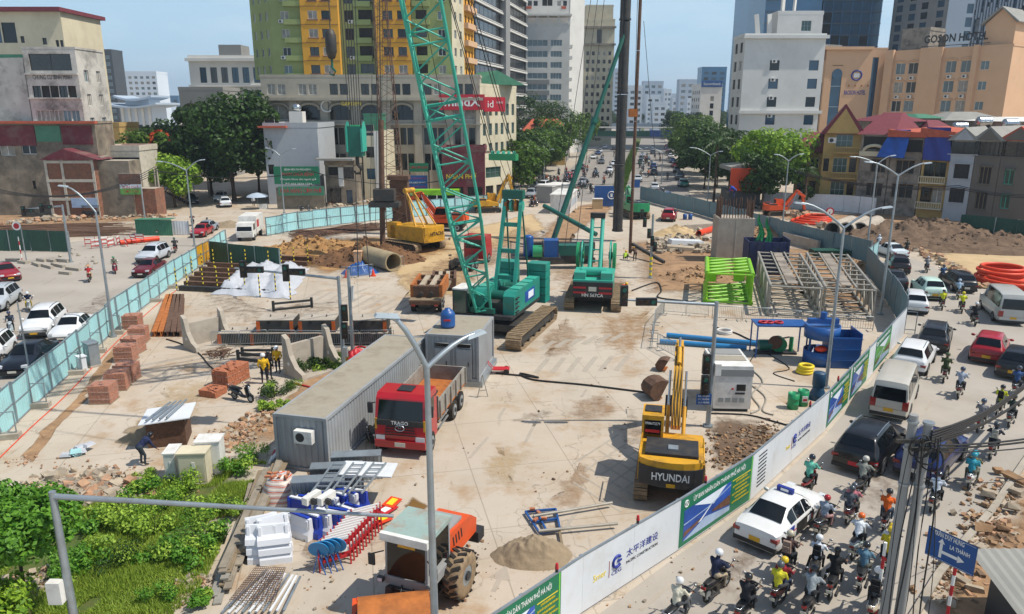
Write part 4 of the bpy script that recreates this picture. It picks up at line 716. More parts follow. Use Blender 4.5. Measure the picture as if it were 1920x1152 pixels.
for lab,p0,p1,Y,py,py2,m_ in(('house behind with a broad dark red sheet roof',1655,1740,132,228,216,'tile_red'),('house behind with a small pale green roof',1728,1768,140,222,214,'roof_green'),('house behind with a wide grey-white hipped roof',1776,1890,142,226,210,'roof_grey'),('house behind with a pointed red pyramid roof',1752,1800,128,248,226,'tile_red'),('house behind with a low orange tiled roof',1810,1870,124,256,246,'tile_orange'),('flat-topped pale house at the far right edge behind',1885,1990,130,228,220,'w_white')):
 a=V((X0(p0,Y),Y,0));b=V((X0(p1,Y),Y,0));z1=P(p0,py,Y).z;r,*_=bg_('old_house',lab,a,b,10,z1,'w_stain',[(1.5,z1-3,2,1.6,'o')],par=0,cat='house');W=(b-a).length;z2=P(p0,py2,Y).z
 mb=MB();mb.box((a.x+W/2,Y+5,(z1+z2)/2),(W+1.2,11.4,z2-z1),m_,top=(.35,.2));mb.bd('pitched_roof',r)
for px,py,Y,lab in((1845,228,118,'silver horizontal water tank on a rooftop, left of the pair'),(1895,232,114,'large silver horizontal water tank on the right-most roofs'),(1800,238,122,'squat silver water tank beside the red pyramid roof')):
 q=P(px,py,Y);t=tg_('water_tank',lab,'water tank',q-V((0,0,.9)));mb=MB();mb.cyl(q-V((.9,0,0)),q+V((.9,0,0)),.72,'chrome',16);mb.ell(q+V((.9,0,0)),(.3,.7,.7),'chrome');mb.ell(q-V((.9,0,0)),(.3,.7,.7),'chrome');mb.bd('tank_body',t)
 for s_ in(-.8,.8):mb=MB();mb.box(q+V((s_,0,-1.1)),(.15,1.2,.9),'dark');mb.bd('stand',t)
# --- left weathered building and ruins
Y=118;a=V((X0(58,Y),Y,0));b=V((X0(155,Y),Y,0));W=(b-a).length;z1=ZT(92,Y)
hs=[q for j in range(5)for q in grid(.6,W-.6,5,z1-7.2-j*3.55,4,1,1.25,1.9,'pd'[0]if j else 'o')]+[(.8,z1-3.1,W-1.6,2.4,'o')]
wb=tg_('weathered_apartments','stained white apartment block with bare concrete flank on the left','building',a);bg_('','',a,b,8,z1,'w_old',hs,grid(.5,7.5,2,z1-26,3.55,7,1.2,1.8,'p'),root=wb,par=.3)
for j in range(5):
 sb_(wb,'ledge',a,V((1,0,0)),V((0,-1,0)),0,W,z1-3.7-j*3.55,z1-3.45-j*3.55,.35,'w_old')
 for i in range(4):acu(wb,a+V((1.2+i*W/5+.8*(j%2),0,z1-7.9-j*3.55)),(1,0,0))if j>0 else None
text('CHUNG CƯ BÌNH MINH',.9,'letter_black',wb,a+V((W*.5,-.05,z1-4.1)),(1,0,0),width=W*.75)
a2=V((X0(-60,Y+3),Y+3,0));b2=V((X0(56,Y+1),Y+1,0));r,*_=bg_('concrete_flank','blank stained concrete flank wall at the left edge',a2,b2,16,ZT(118,Y),'w_old',[],cat='building');sb_(r,'green_awning',a2,V((1,0,0)),V((0,-1,0)),2,(b2-a2).length,ZT(122,Y),ZT(100,Y),.6,'roof_green')
Y=148;a=V((X0(-60,Y),Y,0));b=V((X0(138,Y),Y,0));W=(b-a).length;z1=ZT(22,Y)
r,*_=bg_('cream_building','cream building with a red roof edge behind the weathered block',a,b,14,z1,'w_creamlight' if 'w_creamlight' in M else mk('w_creamlight','cfc4a8',r=.9,var=.08,vs=.2,dirt=.3,dcol='9a8a6c',ds=.3).name,[(W*.3,z1-5.5,2.6,3.6,'c'),(W*.44,z1-5.5,2.6,3.6,'c'),(W*.6,z1-5.5,.7,1.2,'d'),(W*.8,z1-5.8,.8,1.2,'d'),(W*.92,z1-8,.6,3,'d'),(W*.96,z1-8,.6,3,'d')],par=0);sb_(r,'roof_edge',a,V((1,0,0)),V((0,-1,0)),-1,W+.6,z1,z1+.7,1.2,'tile_red',15)
Y=112.5;a=V((X0(-40,Y),Y,0));b=V((X0(172,Y),Y,0));W=(b-a).length;z1=ZT(232,Y)
r,*_=bg_('ruined_house','half-demolished house with red painted upper wall at the left edge',a,b,5,z1,'w_ruin',[(2,z1-4.6,2.2,2.0,'w'),(5.2,z1-4.4,2.2,1.8,'w'),(9,1.2,1,2.2,'o'),(6,z1-9.5,.5,1.2,'o')],cat='house',par=.3,roofm='tile_orange')
sb_(r,'red_wall',a,V((1,0,0)),V((0,-1,0)),0,W*.46,z1-3.2,z1-.3,.12,'w_maroon');sb_(r,'red_wall',a,V((1,0,0)),V((0,-1,0)),W*.7,W*.97,z1-3.0,z1-.3,.12,'w_maroon');sb_(r,'green_wall',a,V((1,0,0)),V((0,-1,0)),W*.47,W*.69,z1-2.6,z1-.3,.1,'roof_green');sb_(r,'eaves',a,V((1,0,0)),V((0,-1,0)),-.5,W+.5,z1,z1+.35,.8,'tile_orange')
Y=110;a=V((X0(66,Y),Y,0));b=V((X0(160,Y),Y,0));W=(b-a).length;z1=ZT(300,Y)
r,*_=bg_('brick_ruin','exposed brick house flank in a concrete frame with low maroon gable',a,b,4,z1,'w_brick',[],cat='house',par=0)
for x in(0,W*.33,W-.35):sb_(r,'concrete_column',a,V((1,0,0)),V((0,-1,0)),x,x+.35,0,z1,.12,'plaster')
for z in(z1-.5,z1*.62,z1*.3):sb_(r,'concrete_beam',a,V((1,0,0)),V((0,-1,0)),0,W,z,z+.4,.15,'plaster')
mb=MB();mb.ext([(-.5,z1),(W+1,z1),(W*.45,z1+1.6)],-.4,4,'w_maroon');mb.xf(Matrix.Translation(a));mb.bd('gable_roof',r)
sb_(r,'old_poster',a,V((1,0,0)),V((0,-1,0)),W*.45,W*.98,1.5,2.9,.2,'pic_pale')
Y=111;a=V((X0(160,Y),Y,0));b=V((X0(268,Y),Y,0));W=(b-a).length
r,*_=bg_('brick_ruin','rough grey torn party wall with a colourful advertising poster',a,a+V((W*.62,0,0)),3.5,ZT(302,Y),'w_ruin',[],cat='house',par=0);bg_('','',a+V((W*.62,.5,0)),b+V((0,.5,0)),3,ZT(355,Y),'w_brick',[],root=r,par=0,wname='stub_wall')
bg_('','',a+V((-.2,.3,0)),a+V((W*.12,.3,0)),3,ZT(294,Y),'w_stain',[],root=r,par=0,wname='torn_wall')
x0=X0(205,Y)-a.x;x1=X0(247,Y)-a.x;za=ZT(365,Y);zb=ZT(326,Y);sb_(r,'poster',a,V((1,0,0)),V((0,-1,0)),x0,x1,za,zb,.08,'pic_white');sb_(r,'poster_picture',a+V((0,-.08,0)),V((1,0,0)),V((0,-1,0)),x0,x1,(za+zb)/2,zb,.02,'pic_brown');sb_(r,'poster_picture',a+V((0,-.08,0)),V((1,0,0)),V((0,-1,0)),x0,x1,za,za+.9,.02,'pic_field')
text('BÚN CHẢ',.6,'letter_red',r,a+V(((x0+x1)/2,-.1,(za+zb)/2-.5)),(1,0,0),width=2.4);text('CƠM TẤM',.5,'letter_red',r,a+V(((x0+x1)/2,-.1,(za+zb)/2-1.1)),(1,0,0),width=2.2)
bg_('roof_shelter','orange flat roof edge jutting beside the white apartment flank',V((X0(180,116),116,0)),V((X0(250,116),116,0)),6,ZT(283,116),'plaster',[(1,1,4.5,ZT(283,116)-2,'o')],par=.8,roofm='tile_orange',cat='house');bg_('ochre_house','narrow ochre house with red roof behind the white apartment flank',V((X0(202,150),150,0)),V((X0(218,150),150,0)),8,ZT(238,150),'w_villa',[(.5,8,.6,1.5,'d')],roofm='tile_orange',cat='house')
# --- low houses in front of the podium
Y=126;a=V((X0(490,Y),Y,0));b=V((X0(592,Y),Y,0));W=(b-a).length
r,*_=bg_('plain_house','plain pale grey house gable with a rooftop tank beside the big tree',a,b,12,ZT(240,Y),'w_palehouse',[(.3,9,1.0,1.6,'d'),(.3,5,1.0,1.6,'d'),(.3,12.5,1.6,1.4,'o')],cat='house');sb_(r,'red_eave',a,V((1,0,0)),V((0,-1,0)),-.6,4,ZT(240,Y),ZT(240,Y)+.3,1.0,'tile_orange');mb=MB();q=P(558,222,Y+3);mb.box((q.x,q.y,q.z+.2),(2.2,2.2,1.8),'w_white');mb.ell((q.x,q.y,q.z+1.7),(.8,.8,.7),'chrome');mb.bd('roof_room',r)
Y=120;a=V((X0(505,Y),Y,0));b=V((X0(597,Y),Y,0));W=(b-a).length
r,*_=bg_('masonry_enclosure','low grey street wall carrying two green billboards',a,b,.5,ZT(352,Y),'w_ruin',[],cat='wall',par=0)
bb0=tg_('billboard','large green billboard with white and red lettering on the street wall','billboard',(a.x,Y,5));mb=MB();z0,z1=ZT(345,Y),ZT(312,Y);mb.bb((a.x,Y-.5,z0),(b.x-.5,Y-.25,z1),'banner_green');mb.bd('board',bb0)
for k,(s_,m_,sz)in enumerate((('BỆNH VIỆN TAI MŨI HỌNG','letter_white',.4),('KHÁM CHỮA BỆNH','letter_red',.75),('Chuyên khoa sâu ngoài giờ','letter_white',.4),('ĐT 024 3834 1234','letter_white',.45))):text(s_,sz,m_,bb0,V(((a.x+b.x)/2,Y-.51,z1-.5-k*.75)),(1,0,0),width=W*(.55+.1*(k%3)))
mb=MB();z0,z1=ZT(366,Y),ZT(349,Y);mb.bb((a.x+.6,Y-.85,z0),(b.x+.2,Y-.6,z1),'roof_green');bb1=tag(mb.bd('billboard'),'narrow green billboard with red letters below the larger one','billboard');text('NHÀ HÀNG CƠM PHỞ',1.0,'letter_red',bb1,V(((a.x+b.x)/2+.4,Y-.86,(z0+z1)/2)),(1,0,0),width=W*.85)
Y=122;a=V((X0(602,Y),Y,0));b=V((X0(658,Y),Y,0));W=(b-a).length
r,*_=bg_('torn_house','torn-open two-storey house with a ladder and pale inner walls',a,b,6,ZT(310,Y),'w_ruin',[(.5,5.2,1.6,2.2,'o'),(3,4.6,1.6,2.4,'o'),(.6,.5,1.8,2.6,'o'),(3.2,.6,1.0,2.2,'c')],cat='house');sb_(r,'inner_wall',a,V((1,0,0)),V((0,-1,0)),W*.45,W*.62,3.4,6.4,.15,'w_white');sb_(r,'roof_awning',a,V((1,0,0)),V((0,-1,0)),-1,W*1.05,ZT(300,Y),ZT(296,Y),2.2,'roof_grey')
mb=MB()
for s_ in(0,.5):mb.bar(a+V((W*.38+s_,-1.3,0)),a+V((W*.34+s_,-.2,3.6)),.07,'dark')
for k in range(9):mb.bar(a+V((W*.38-.02*k,-1.3+.12*k,.3+.38*k)),a+V((W*.38+.5-.02*k,-1.3+.12*k,.3+.38*k)),.05,'dark')
mb.bd('ladder',r)
Y=128;a=V((X0(676,Y),Y,0));b=V((X0(716,Y),Y,0));W=(b-a).length;z1=ZT(246,Y)
r,*_=bg_('narrow_house','narrow cream tube house with a green rooftop shed',a,b,14,z1,'w_cream',[(.5,4+j*3.6,1.5,1.8,'c')for j in range(3)],cat='house',par=0);bg_('','',a+V((.2,1,0)),b+V((-.6,1,0)),6,z1+2.6,'roof_green',[],root=r,z0=z1,wname='roof_shed_wall',roofm='roof_green',par=.2)
sb_(r,'pale_flank',a,V((1,0,0)),V((0,-1,0)),W*.55,W,0,z1,.1,'w_white')
Y=127;a=V((X0(764,Y),Y,0));b=V((X0(800,Y),Y,0));bb0=tg_('billboard','stacked green and blue shop boards right of the drilling casing','billboard',a);mb=MB();z0,z1=ZT(322,Y),ZT(306,Y);mb.bb((a.x,Y-.4,z0),(b.x,Y-.1,z1),'banner_green');mb.bd('green_board',bb0);text('LƯƠNG SƠN QUÁN',.6,'letter_red',bb0,V(((a.x+b.x)/2,Y-.42,(z0+z1)/2)),(1,0,0),width=3);mb=MB();z0,z1=ZT(360,Y),ZT(329,Y);mb.bb((a.x-.5,Y-.4,z0),(b.x-.2,Y-.1,z1),'blue');mb.bd('blue_board',bb0)
for k in range(4):text('SỬA CHỮA XE MÁY',.4,'letter_white' if k%2 else 'letter_red',bb0,V(((a.x+b.x)/2-.3,Y-.42,z1-.5-k*.7)),(1,0,0),width=2.9)
for s_ in(0,3.2):mb=MB();mb.cyl((a.x+s_,Y,0),(a.x+s_,Y,ZT(306,Y)),.1,'dark',6);mb.bd('post',bb0)
Y=126;a=V((X0(826,Y),Y,0));b=V((X0(908,Y),Y,0));z1=ZT(285,Y);r,*_=bg_('restaurant_front','dark red restaurant front with yellow lettering on the street corner',a,b,8,z1,'w_maroon',[(1,.3,2.5,2.6,'o'),(4.2,.3,2.5,2.6,'o')],cat='shop');text('NGAN PHỞ',1.1,'letter_yellow',r,a+V(((b-a).length*.45,-.06,4.6)),(1,0,0),width=5)
Y=127;r,*_=bg_('corner_shop','white shop row with dark openings beside the restaurant',V((X0(905,Y),Y,0)),V((X0(960,133),133,0)),8,7.5,'w_cream',[(.6,.3,2,2.6,'o'),(3.4,.3,2,2.6,'o'),(.6,4.2,4,1.8,'g')],cat='shop')
rh=tg_('orange_billboard','plain orange-red billboard on dark stilts beside the roadside tree','billboard',G(1400,392));g=G(1400,392);mb=MB();a=P(1368,358,g.y);b=P(1432,316,g.y);mb.bb((a.x,g.y-.2,a.z),(b.x,g.y+.2,b.z),'orange_sheet');mb.bd('board',rh);mb=MB();mb.bb((a.x,g.y+.5,0),(b.x,g.y+5,a.z),'w_dark');mb.bd('dark_shed',rh);mb=MB();mb.ext([(a.x,b.z-.4),(a.x,b.z+.2),(b.x+1,b.z+1)],g.y+.3,g.y+7,'roof_grey');mb.bd('sheet_roof',rh)
for al_,lab,dd in((190,'covered green footbridge crossing the boulevard',5.2),(330,'distant blue-grey road bridge beyond the footbridge',5.5)):
 t=tg_('footbridge',lab,'bridge',B(al_,0));mb=MB();a=B(al_,-21,dd);b=B(al_,23,dd);mb.bar(a,b,3.2,'w_grey',.6);mb.bd('deck',t)
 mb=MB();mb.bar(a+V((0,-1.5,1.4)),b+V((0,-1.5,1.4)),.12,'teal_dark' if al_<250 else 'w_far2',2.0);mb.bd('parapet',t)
 if al_<250:
  mb=MB();mb.bar(a+V((0,0,3.6)),b+V((0,0,3.6)),4.2,'w_white',.35);mb.bd('canopy',t);mb=MB();mb.bar(B(al_,8,dd)+V((0,-1.62,1.5)),B(al_,20,dd)+V((0,-1.62,1.5)),.1,'pic_blue',2.4);mb.bd('advertisement',t)
 for ac in(-20,2.6,22):mb=MB();q=B(al_,ac);mb.cyl(q,q+V((0,0,dd)),.45,'w_grey',10);mb.bd('pier',t)
# ---------------- trees and plants
leafmat('leaf_mid','2c4a18','67852e');leafmat('leaf_dark','1c3214','466628');leafmat('leaf_light','55801f','9cba3c');leafmat('leaf_weed','6a8c2c','b0cc50');leafmat('leaf_bright','3c6c1e','74a636');leafmat('grass_blade','6a862a','b0c454');leafmat('flower_orange','8a2a10','c8501a')
mk('bark','5a4a3a',r=.95,var=.25,vs=4,bump=.6,bs=8)
def lvs(mb,c,rd,n,s,m,R_,shell=.55):
 for i in range(n):
  while True:
   p=V((R_.uniform(-1,1),R_.uniform(-1,1),R_.uniform(-1,1)))
   if shell<p.length<1:break
  o=p.normalized();q=V((p.x*rd[0],p.y*rd[1],p.z*rd[2]))+V(c);up=(o+V((R_.gauss(0,.5),R_.gauss(0,.5),R_.gauss(.4,.5)))).normalized();t=up.orthogonal().normalized();t=(t*math.cos(i*2.4)+up.cross(t)*math.sin(i*2.4));b=up.cross(t);k=s*R_.uniform(.6,1.3)
  mb.add([q-t*k*.5,q+b*k*.32,q+t*k*.5+up*k*-.12,q-b*k*.32],[(0,1,2,3)],m)
def tree(label,base,h,cr,leafm,n=5200,s=.5,clumps=16,seed=1,trunk=.28,flat=.75,name='street_tree',group=None,th=None,extra=None,low=None):
 R_=random.Random(seed);base=V(base);t=tg_(name,label,'tree',base,0,group);th=th or h*.45;mb=MB();top=base+V((R_.gauss(0,.2),R_.gauss(0,.2),th));mb.tube([base,base+V((R_.gauss(0,.1),0,th*.5)),top],[trunk,trunk*.8,trunk*.6],'bark',8)
 cs=[];low=h*.22 if low is None else low;zc=(h+low)/2;rz_=(h-low)/2
 for i in range(clumps):
  u=1-2*(i+.5)/clumps;a=i*2.39996+R_.random()*.5;k=(.5+.28*R_.random())if i%4 else .25;rr=math.sqrt(max(0,1-u*u));cs.append(base+V((cr*k*rr*math.cos(a)*1.12,cr*k*rr*math.sin(a)*1.12,zc+rz_*u*(k+.08))))
 for i in range(clumps//3):a=R_.random()*6.28;u=R_.uniform(-.7,.9);rr=math.sqrt(1-u*u);cs.append(base+V((cr*.92*rr*math.cos(a),cr*.92*rr*math.sin(a),zc+rz_*.9*u)))
 for i,c in enumerate(cs):
  if i%2==0:mid=top.lerp(c,.5)+V((0,0,-.1*h*.2));mb.tube([top-V((0,0,.2)),mid,c],[trunk*.42,trunk*.26,trunk*.08],'bark',5,False)
 mb.bd('trunk',t);mb=MB()
 for i,c in enumerate(cs):k=cr*(R_.uniform(.28,.48)if i<clumps else R_.uniform(.1,.22));lvs(mb,c,(k,k,min(k,rz_*.5)*R_.uniform(.75,1.0)),n//clumps,s,(extra if extra and i%3==0 else leafm),R_)
 mb.bd('crown',t);return t
tree('huge dense dark green tree left of the plain grey house',(X0(415,128),130,0),19,8.5,'leaf_dark',9000,.8,26,3,.5,1.1)
tree('dense dark tree at the left of the huge one, above parked cars',(X0(372,136),138,0),16,7,'leaf_dark',6500,.8,20,4,.4,1.1)
tree('bright flame tree with orange blossom beside the white flank',(X0(248,132),134,0),12.5,6,'leaf_mid',4800,.7,18,5,.35,.9,extra='flower_orange')
tree('loose green tree over the side street parking',(X0(285,118),122,0),9,4.5,'leaf_light',3500,.6,14,6,.25,.9)
tree('leafy green tree right of the huge dark tree by the side street',(X0(465,140),142,0),15,6,'leaf_mid',4800,.8,18,24,.35,1.0)
tree('dark tree filling the background below the far left hall',(X0(290,190),190,0),11,8,'leaf_dark',3600,1.0,16,25,.4,.8)
tree('second dark background tree below the far left hall',(X0(325,170),170,0),13,8,'leaf_dark',3600,1.0,16,26,.4,.8)
for i,(al_,ac,h_,cr,lm)in enumerate([(38,-17,8,4.2,'leaf_mid'),(50,-17.5,9,5,'leaf_mid'),(63,-18,10,5.5,'leaf_dark'),(78,-17,10.5,6,'leaf_mid'),(92,-18,11,6,'leaf_dark'),(110,-19,13,7,'leaf_mid'),(128,-24,19,9,'leaf_dark'),(150,-18,15,8,'leaf_mid'),(185,-18,13,7,'leaf_mid'),(225,-18,12,7,'leaf_dark')]):
 tree(['round-crowned','spreading','dark-leaved','tall','broad'][i%5]+' street tree on the left of the boulevard, '+['nearest','second','third','fourth','fifth','sixth','seventh','eighth','ninth','farthest'][i]+' in the row',B(al_,ac),h_*1.08,cr*1.15,lm,3800,.75,15,40+i,.25,.95,group='street trees left of the boulevard')
for i,(al_,ac,h_,cr,lm)in enumerate([(40,25,9,5,'leaf_dark'),(56,22,10,5.5,'leaf_mid'),(72,23,12,6.5,'leaf_dark'),(92,21,11,6,'leaf_mid'),(115,21,12,7,'leaf_mid'),(140,21,12,7,'leaf_dark'),(175,22,13,8,'leaf_mid'),(230,22,14,8,'leaf_dark')]):
 tree(['bushy','wide','dark','full','rounded'][i%5]+' street tree on the right of the boulevard, '+['nearest','second','third','fourth','fifth','sixth','seventh','farthest'][i]+' in the row',B(al_,ac),h_*1.08,cr*1.15,lm,3800,.75,15,60+i,.25,.9,group='street trees right of the boulevard')
for i,(al_,ac)in enumerate(((270,-22),(320,-22),(380,-22),(460,-22),(270,24),(320,25),(400,24),(480,24),(560,0),(360,45),(360,-45),(430,55),(500,-50),(600,40),(650,-30))):
 tree('hazy far tree along the boulevard beyond the footbridge',B(al_,ac),13+i%4,8+i%3,'leaf_dark',1400,1.3,10,80+i,.3,.9,group='far boulevard trees')
tree('bright yellow-green tree in front of the white building',(X0(1470,122),124,0),13.5,6.0,'leaf_light',7000,.6,22,7,.35,.9)
tree('dark roadside tree between the orange billboard and the yellow-green tree',(X0(1448,118),119,0),9,4.2,'leaf_dark',2600,.6,12,8,.25,.9)
tree('dark tree behind the orange billboard',(X0(1330,150),150,0),12,6,'leaf_dark',3600,.7,14,9,.3,.9)
def palm(label,base,h,seed,n=16,L=3.2):
 R_=random.Random(seed);base=V(base);t=tg_('palm_tree',label,'tree',base);mb=MB();top=base+V((0,0,h));mb.tube([base,base+V((.1,0,h*.5)),top],[.25,.2,.18],'bark',8);mb.bd('trunk',t);mb=MB()
 for i in range(n):
  a=2*pi*i/n*2.4;el=R_.uniform(-.2,1.0);prev=top
  for k in range(9):
   f=(k+1)/9;q=top+V((math.cos(a)*L*f*math.cos(el*.6),math.sin(a)*L*f*math.cos(el*.6),L*(math.sin(el)*f-.75*f*f)));sd=V((-math.sin(a),math.cos(a),0))
   for s_ in(-1,1):mb.add([prev,q,q+sd*s_*.5*(1.15-f)-V((0,0,.35))],[(0,1,2)],'leaf_dark')
   prev=q
 mb.bd('crown',t)
palm('tall royal palm at the right side of the boulevard',(X0(1350,128),128,0),10,1,20,4.4);palm('second royal palm close behind the first at the boulevard',(X0(1378,135),135,0),11,2,20,4.2);palm('small palm in front of the yellow villa wing',(X0(1530,116),117,0),6.5,3,14,2.4)
tree('climbing shrub on the yellow villa wall',(X0(1532,117),118,0),5,1.2,'leaf_dark',900,.35,8,31,.08,2.0,name='shrub')
tree('young bright green tree in the lower left corner',G(60,1175),4.6,1.75,'leaf_bright',9000,.17,34,15,.07,.55,th=3.0,name='young_tree',low=2.5)
tree('leafy sapling at the very bottom left edge',G(10,1230),2.6,1.1,'leaf_light',2500,.2,14,16,.05,.8,name='young_tree')
wd=[(240,985,1.0,'leaf_weed'),(310,960,1.1,'leaf_bright'),(290,1005,.9,'leaf_weed'),(345,925,1.0,'leaf_light'),(405,965,.9,'leaf_weed'),(370,1000,1.0,'leaf_mid'),(420,1020,.8,'leaf_mid'),(180,1000,.8,'leaf_mid'),(160,1060,.9,'leaf_mid'),(230,1065,.9,'leaf_dark'),(300,1050,.8,'leaf_mid'),(260,930,.8,'leaf_mid'),(440,890,.9,'leaf_bright'),(470,860,.7,'leaf_mid'),(345,1050,.9,'leaf_mid'),(205,960,.7,'leaf_weed'),(440,965,.7,'leaf_dark'),(310,1125,.6,'leaf_mid'),(130,1090,.8,'leaf_bright'),(380,1130,.5,'leaf_mid'),(515,745,.9,'leaf_dark'),(545,730,.8,'leaf_mid'),(560,700,.9,'leaf_dark'),(590,690,.8,'leaf_dark'),(625,692,.7,'leaf_mid'),(640,678,.6,'leaf_mid'),(500,770,.5,'leaf_weed'),(530,765,.5,'leaf_weed'),(400,880,.6,'leaf_weed'),(280,900,.5,'leaf_light')]
for i,(px,py,s_,lm)in enumerate(wd):
 g=G(px,py);R_=random.Random(100+i);t=tg_('weed_shrub',('weedy shrub in the planting island, ' if py>850 else 'weedy shrub beside the long container, ')+['with broad leaves','with fine leaves','low and spreading','tall and loose'][i%4]+', '+['near the beige cabinets','in the middle','by the plank stack','towards the young tree','at the front'][(px//7+py//9)%5],'shrub',g,0,'weeds in the planting island' if py>850 else 'weeds beside the long container');mb=MB()
 for k in range(7):a=k*.9;q=g+V((math.cos(a)*s_*.4,math.sin(a)*s_*.4,s_*.8));mb.tube([g,g.lerp(q,.5)+V((0,0,.1)),q],[.02,.015,.008],'leaf_dark',4,False)
 mb.bd('stem',t);mb=MB()
 for k in range(8):lvs(mb,g+V((R_.gauss(0,s_*.45),R_.gauss(0,s_*.45),s_*R_.uniform(.25,.75))),(s_*.42,s_*.42,s_*.35),130,.13 if i%4!=1 else .08,(lm if lm!='leaf_mid' or py<850 else 'leaf_bright')if k%4 else 'leaf_weed',R_,.2)
 mb.bd('foliage',t)
ISL=[(-60,1060),(60,1000),(200,930),(330,900),(440,865),(500,870),(465,930),(420,1010),(390,1080),(330,1180),(100,1200),(-60,1180)]
def inside(p,poly):
 c=False;n=len(poly)
 for i in range(n):
  a,b=poly[i],poly[i-1]
  if(a[1]>p[1])!=(b[1]>p[1])and p[0]<(b[0]-a[0])*(p[1]-a[1])/(b[1]-a[1])+a[0]:c=not c
 return c
R_=random.Random(5);mb=MB();poly=[G(*p)for p in ISL];xs=[p.x for p in poly];ys=[p.y for p in poly];cnt=0
while cnt<52000:
 p=V((R_.uniform(min(xs),max(xs)),R_.uniform(min(ys),max(ys)),.02))
 if not inside(p,poly)or mno.noise(p*.45+V((1,5,2)))<-.22:continue
 cnt+=1;h_=.12+.22*max(0,mno.noise(p*.7)+.5)*R_.random();a=R_.random()*6.3;sd=V((math.cos(a),math.sin(a),0))*.02;mb.add([p-sd,p+sd,p+V((R_.gauss(0,.07),R_.gauss(0,.07),h_))],[(0,1,2)],'grass_blade')
tag(mb.bd('grass'),'tufted green grass of the planting island','grass',None,'stuff')
mb=MB();cnt=0
while cnt<9000:
 p=B(R_.uniform(40,260),R_.uniform(1.5,3.7));cnt+=1;a=R_.random()*6.3;sd=V((math.cos(a),math.sin(a),0))*.12;mb.add([p-sd,p+sd,p+V((R_.gauss(0,.2),R_.gauss(0,.2),.35+R_.random()*1.0))],[(0,1,2)],'leaf_mid')
tag(mb.bd('hedge'),'clipped green hedge along the median strip','hedge',None,'stuff')
# ---------------- cars
def interp(st,x):
 for a,b in zip(st,st[1:]):
  if a[0]<=x<=b[0]:
   t=(x-a[0])/max(1e-6,b[0]-a[0]);return[p+(q-p)*t for p,q in zip(a,b)]
 return list(st[0]if x<st[0][0]else st[-1])
CAR={'suv':(4.6,1.86,[(-.5,.72,.78,.70),(-.49,.98,.80,.90),(-.465,1.10,.76,.98),(-.40,1.52,.63,1.0),(-.36,1.60,.62,1.0),(-.15,1.66,.62,1.0),(.04,1.62,.60,.99),(.10,1.54,.60,.98),(.22,1.10,.76,.97),(.25,1.04,.78,.96),(.42,.95,.74,.88),(.48,.82,.68,.74),(.5,.62,.6,.58)],(-.455,-.395),(.10,.215),[(-.385,-.22),(-.205,-.02),(-.005,.12)]),'hatch':(4.0,1.72,[(-.5,.68,.72,.66),(-.49,.92,.74,.84),(-.46,1.05,.7,.92),(-.37,1.44,.58,.94),(-.32,1.50,.57,.94),(-.1,1.53,.57,.93),(.06,1.49,.56,.92),(.12,1.40,.57,.91),(.26,1.02,.70,.90),(.29,.98,.72,.9),(.43,.86,.68,.80),(.48,.74,.62,.68),(.5,.56,.55,.54)],(-.45,-.365),(.12,.255),[(-.34,-.17),(-.15,.015),(.03,.17)]),'sedan':(4.6,1.80,[(-.5,.68,.74,.66),(-.49,.90,.76,.84),(-.38,.98,.74,.90),(-.34,1.02,.70,.92),(-.21,1.38,.58,.93),(-.16,1.43,.57,.93),(.0,1.45,.57,.92),(.06,1.41,.57,.92),(.20,1.0,.70,.9),(.23,.96,.72,.9),(.42,.84,.68,.78),(.48,.72,.6,.66),(.5,.56,.54,.52)],(-.335,-.205),(.065,.195),[(-.26,-.16),(-.15,-.01),(.005,.12)]),'van':(5.0,1.78,[(-.5,.7,.8,.68),(-.495,1.06,.82,1.0),(-.48,1.70,.74,1.06),(-.46,1.95,.72,1.06),(-.3,2.02,.72,1.06),(.2,2.02,.72,1.06),(.29,1.96,.70,1.06),(.42,1.2,.76,1.02),(.46,1.02,.76,.94),(.49,.84,.72,.78),(.5,.6,.66,.56)],None,(.30,.415),[(-.44,-.22),(-.2,.02),(.04,.22),(.25,.34)]),'minibus':(5.9,2.05,[(-.5,.7,.9,.68),(-.495,1.2,.94,1.1),(-.48,2.0,.86,1.22),(-.46,2.3,.84,1.22),(-.3,2.38,.84,1.22),(.14,2.36,.84,1.22),(.2,2.28,.82,1.2),(.33,1.4,.86,1.2),(.36,1.24,.86,1.14),(.46,1.06,.8,.98),(.49,.86,.76,.8),(.5,.6,.7,.56)],None,(.205,.325),[(-.45,-.28),(-.27,-.1),(-.09,.08),(.1,.24)])}
CARS={}
mk('car_paint','d0d0d0',r=.3,coat=.6,var=.02);mk('car_trim','1c1d1f',r=.6,var=.1)
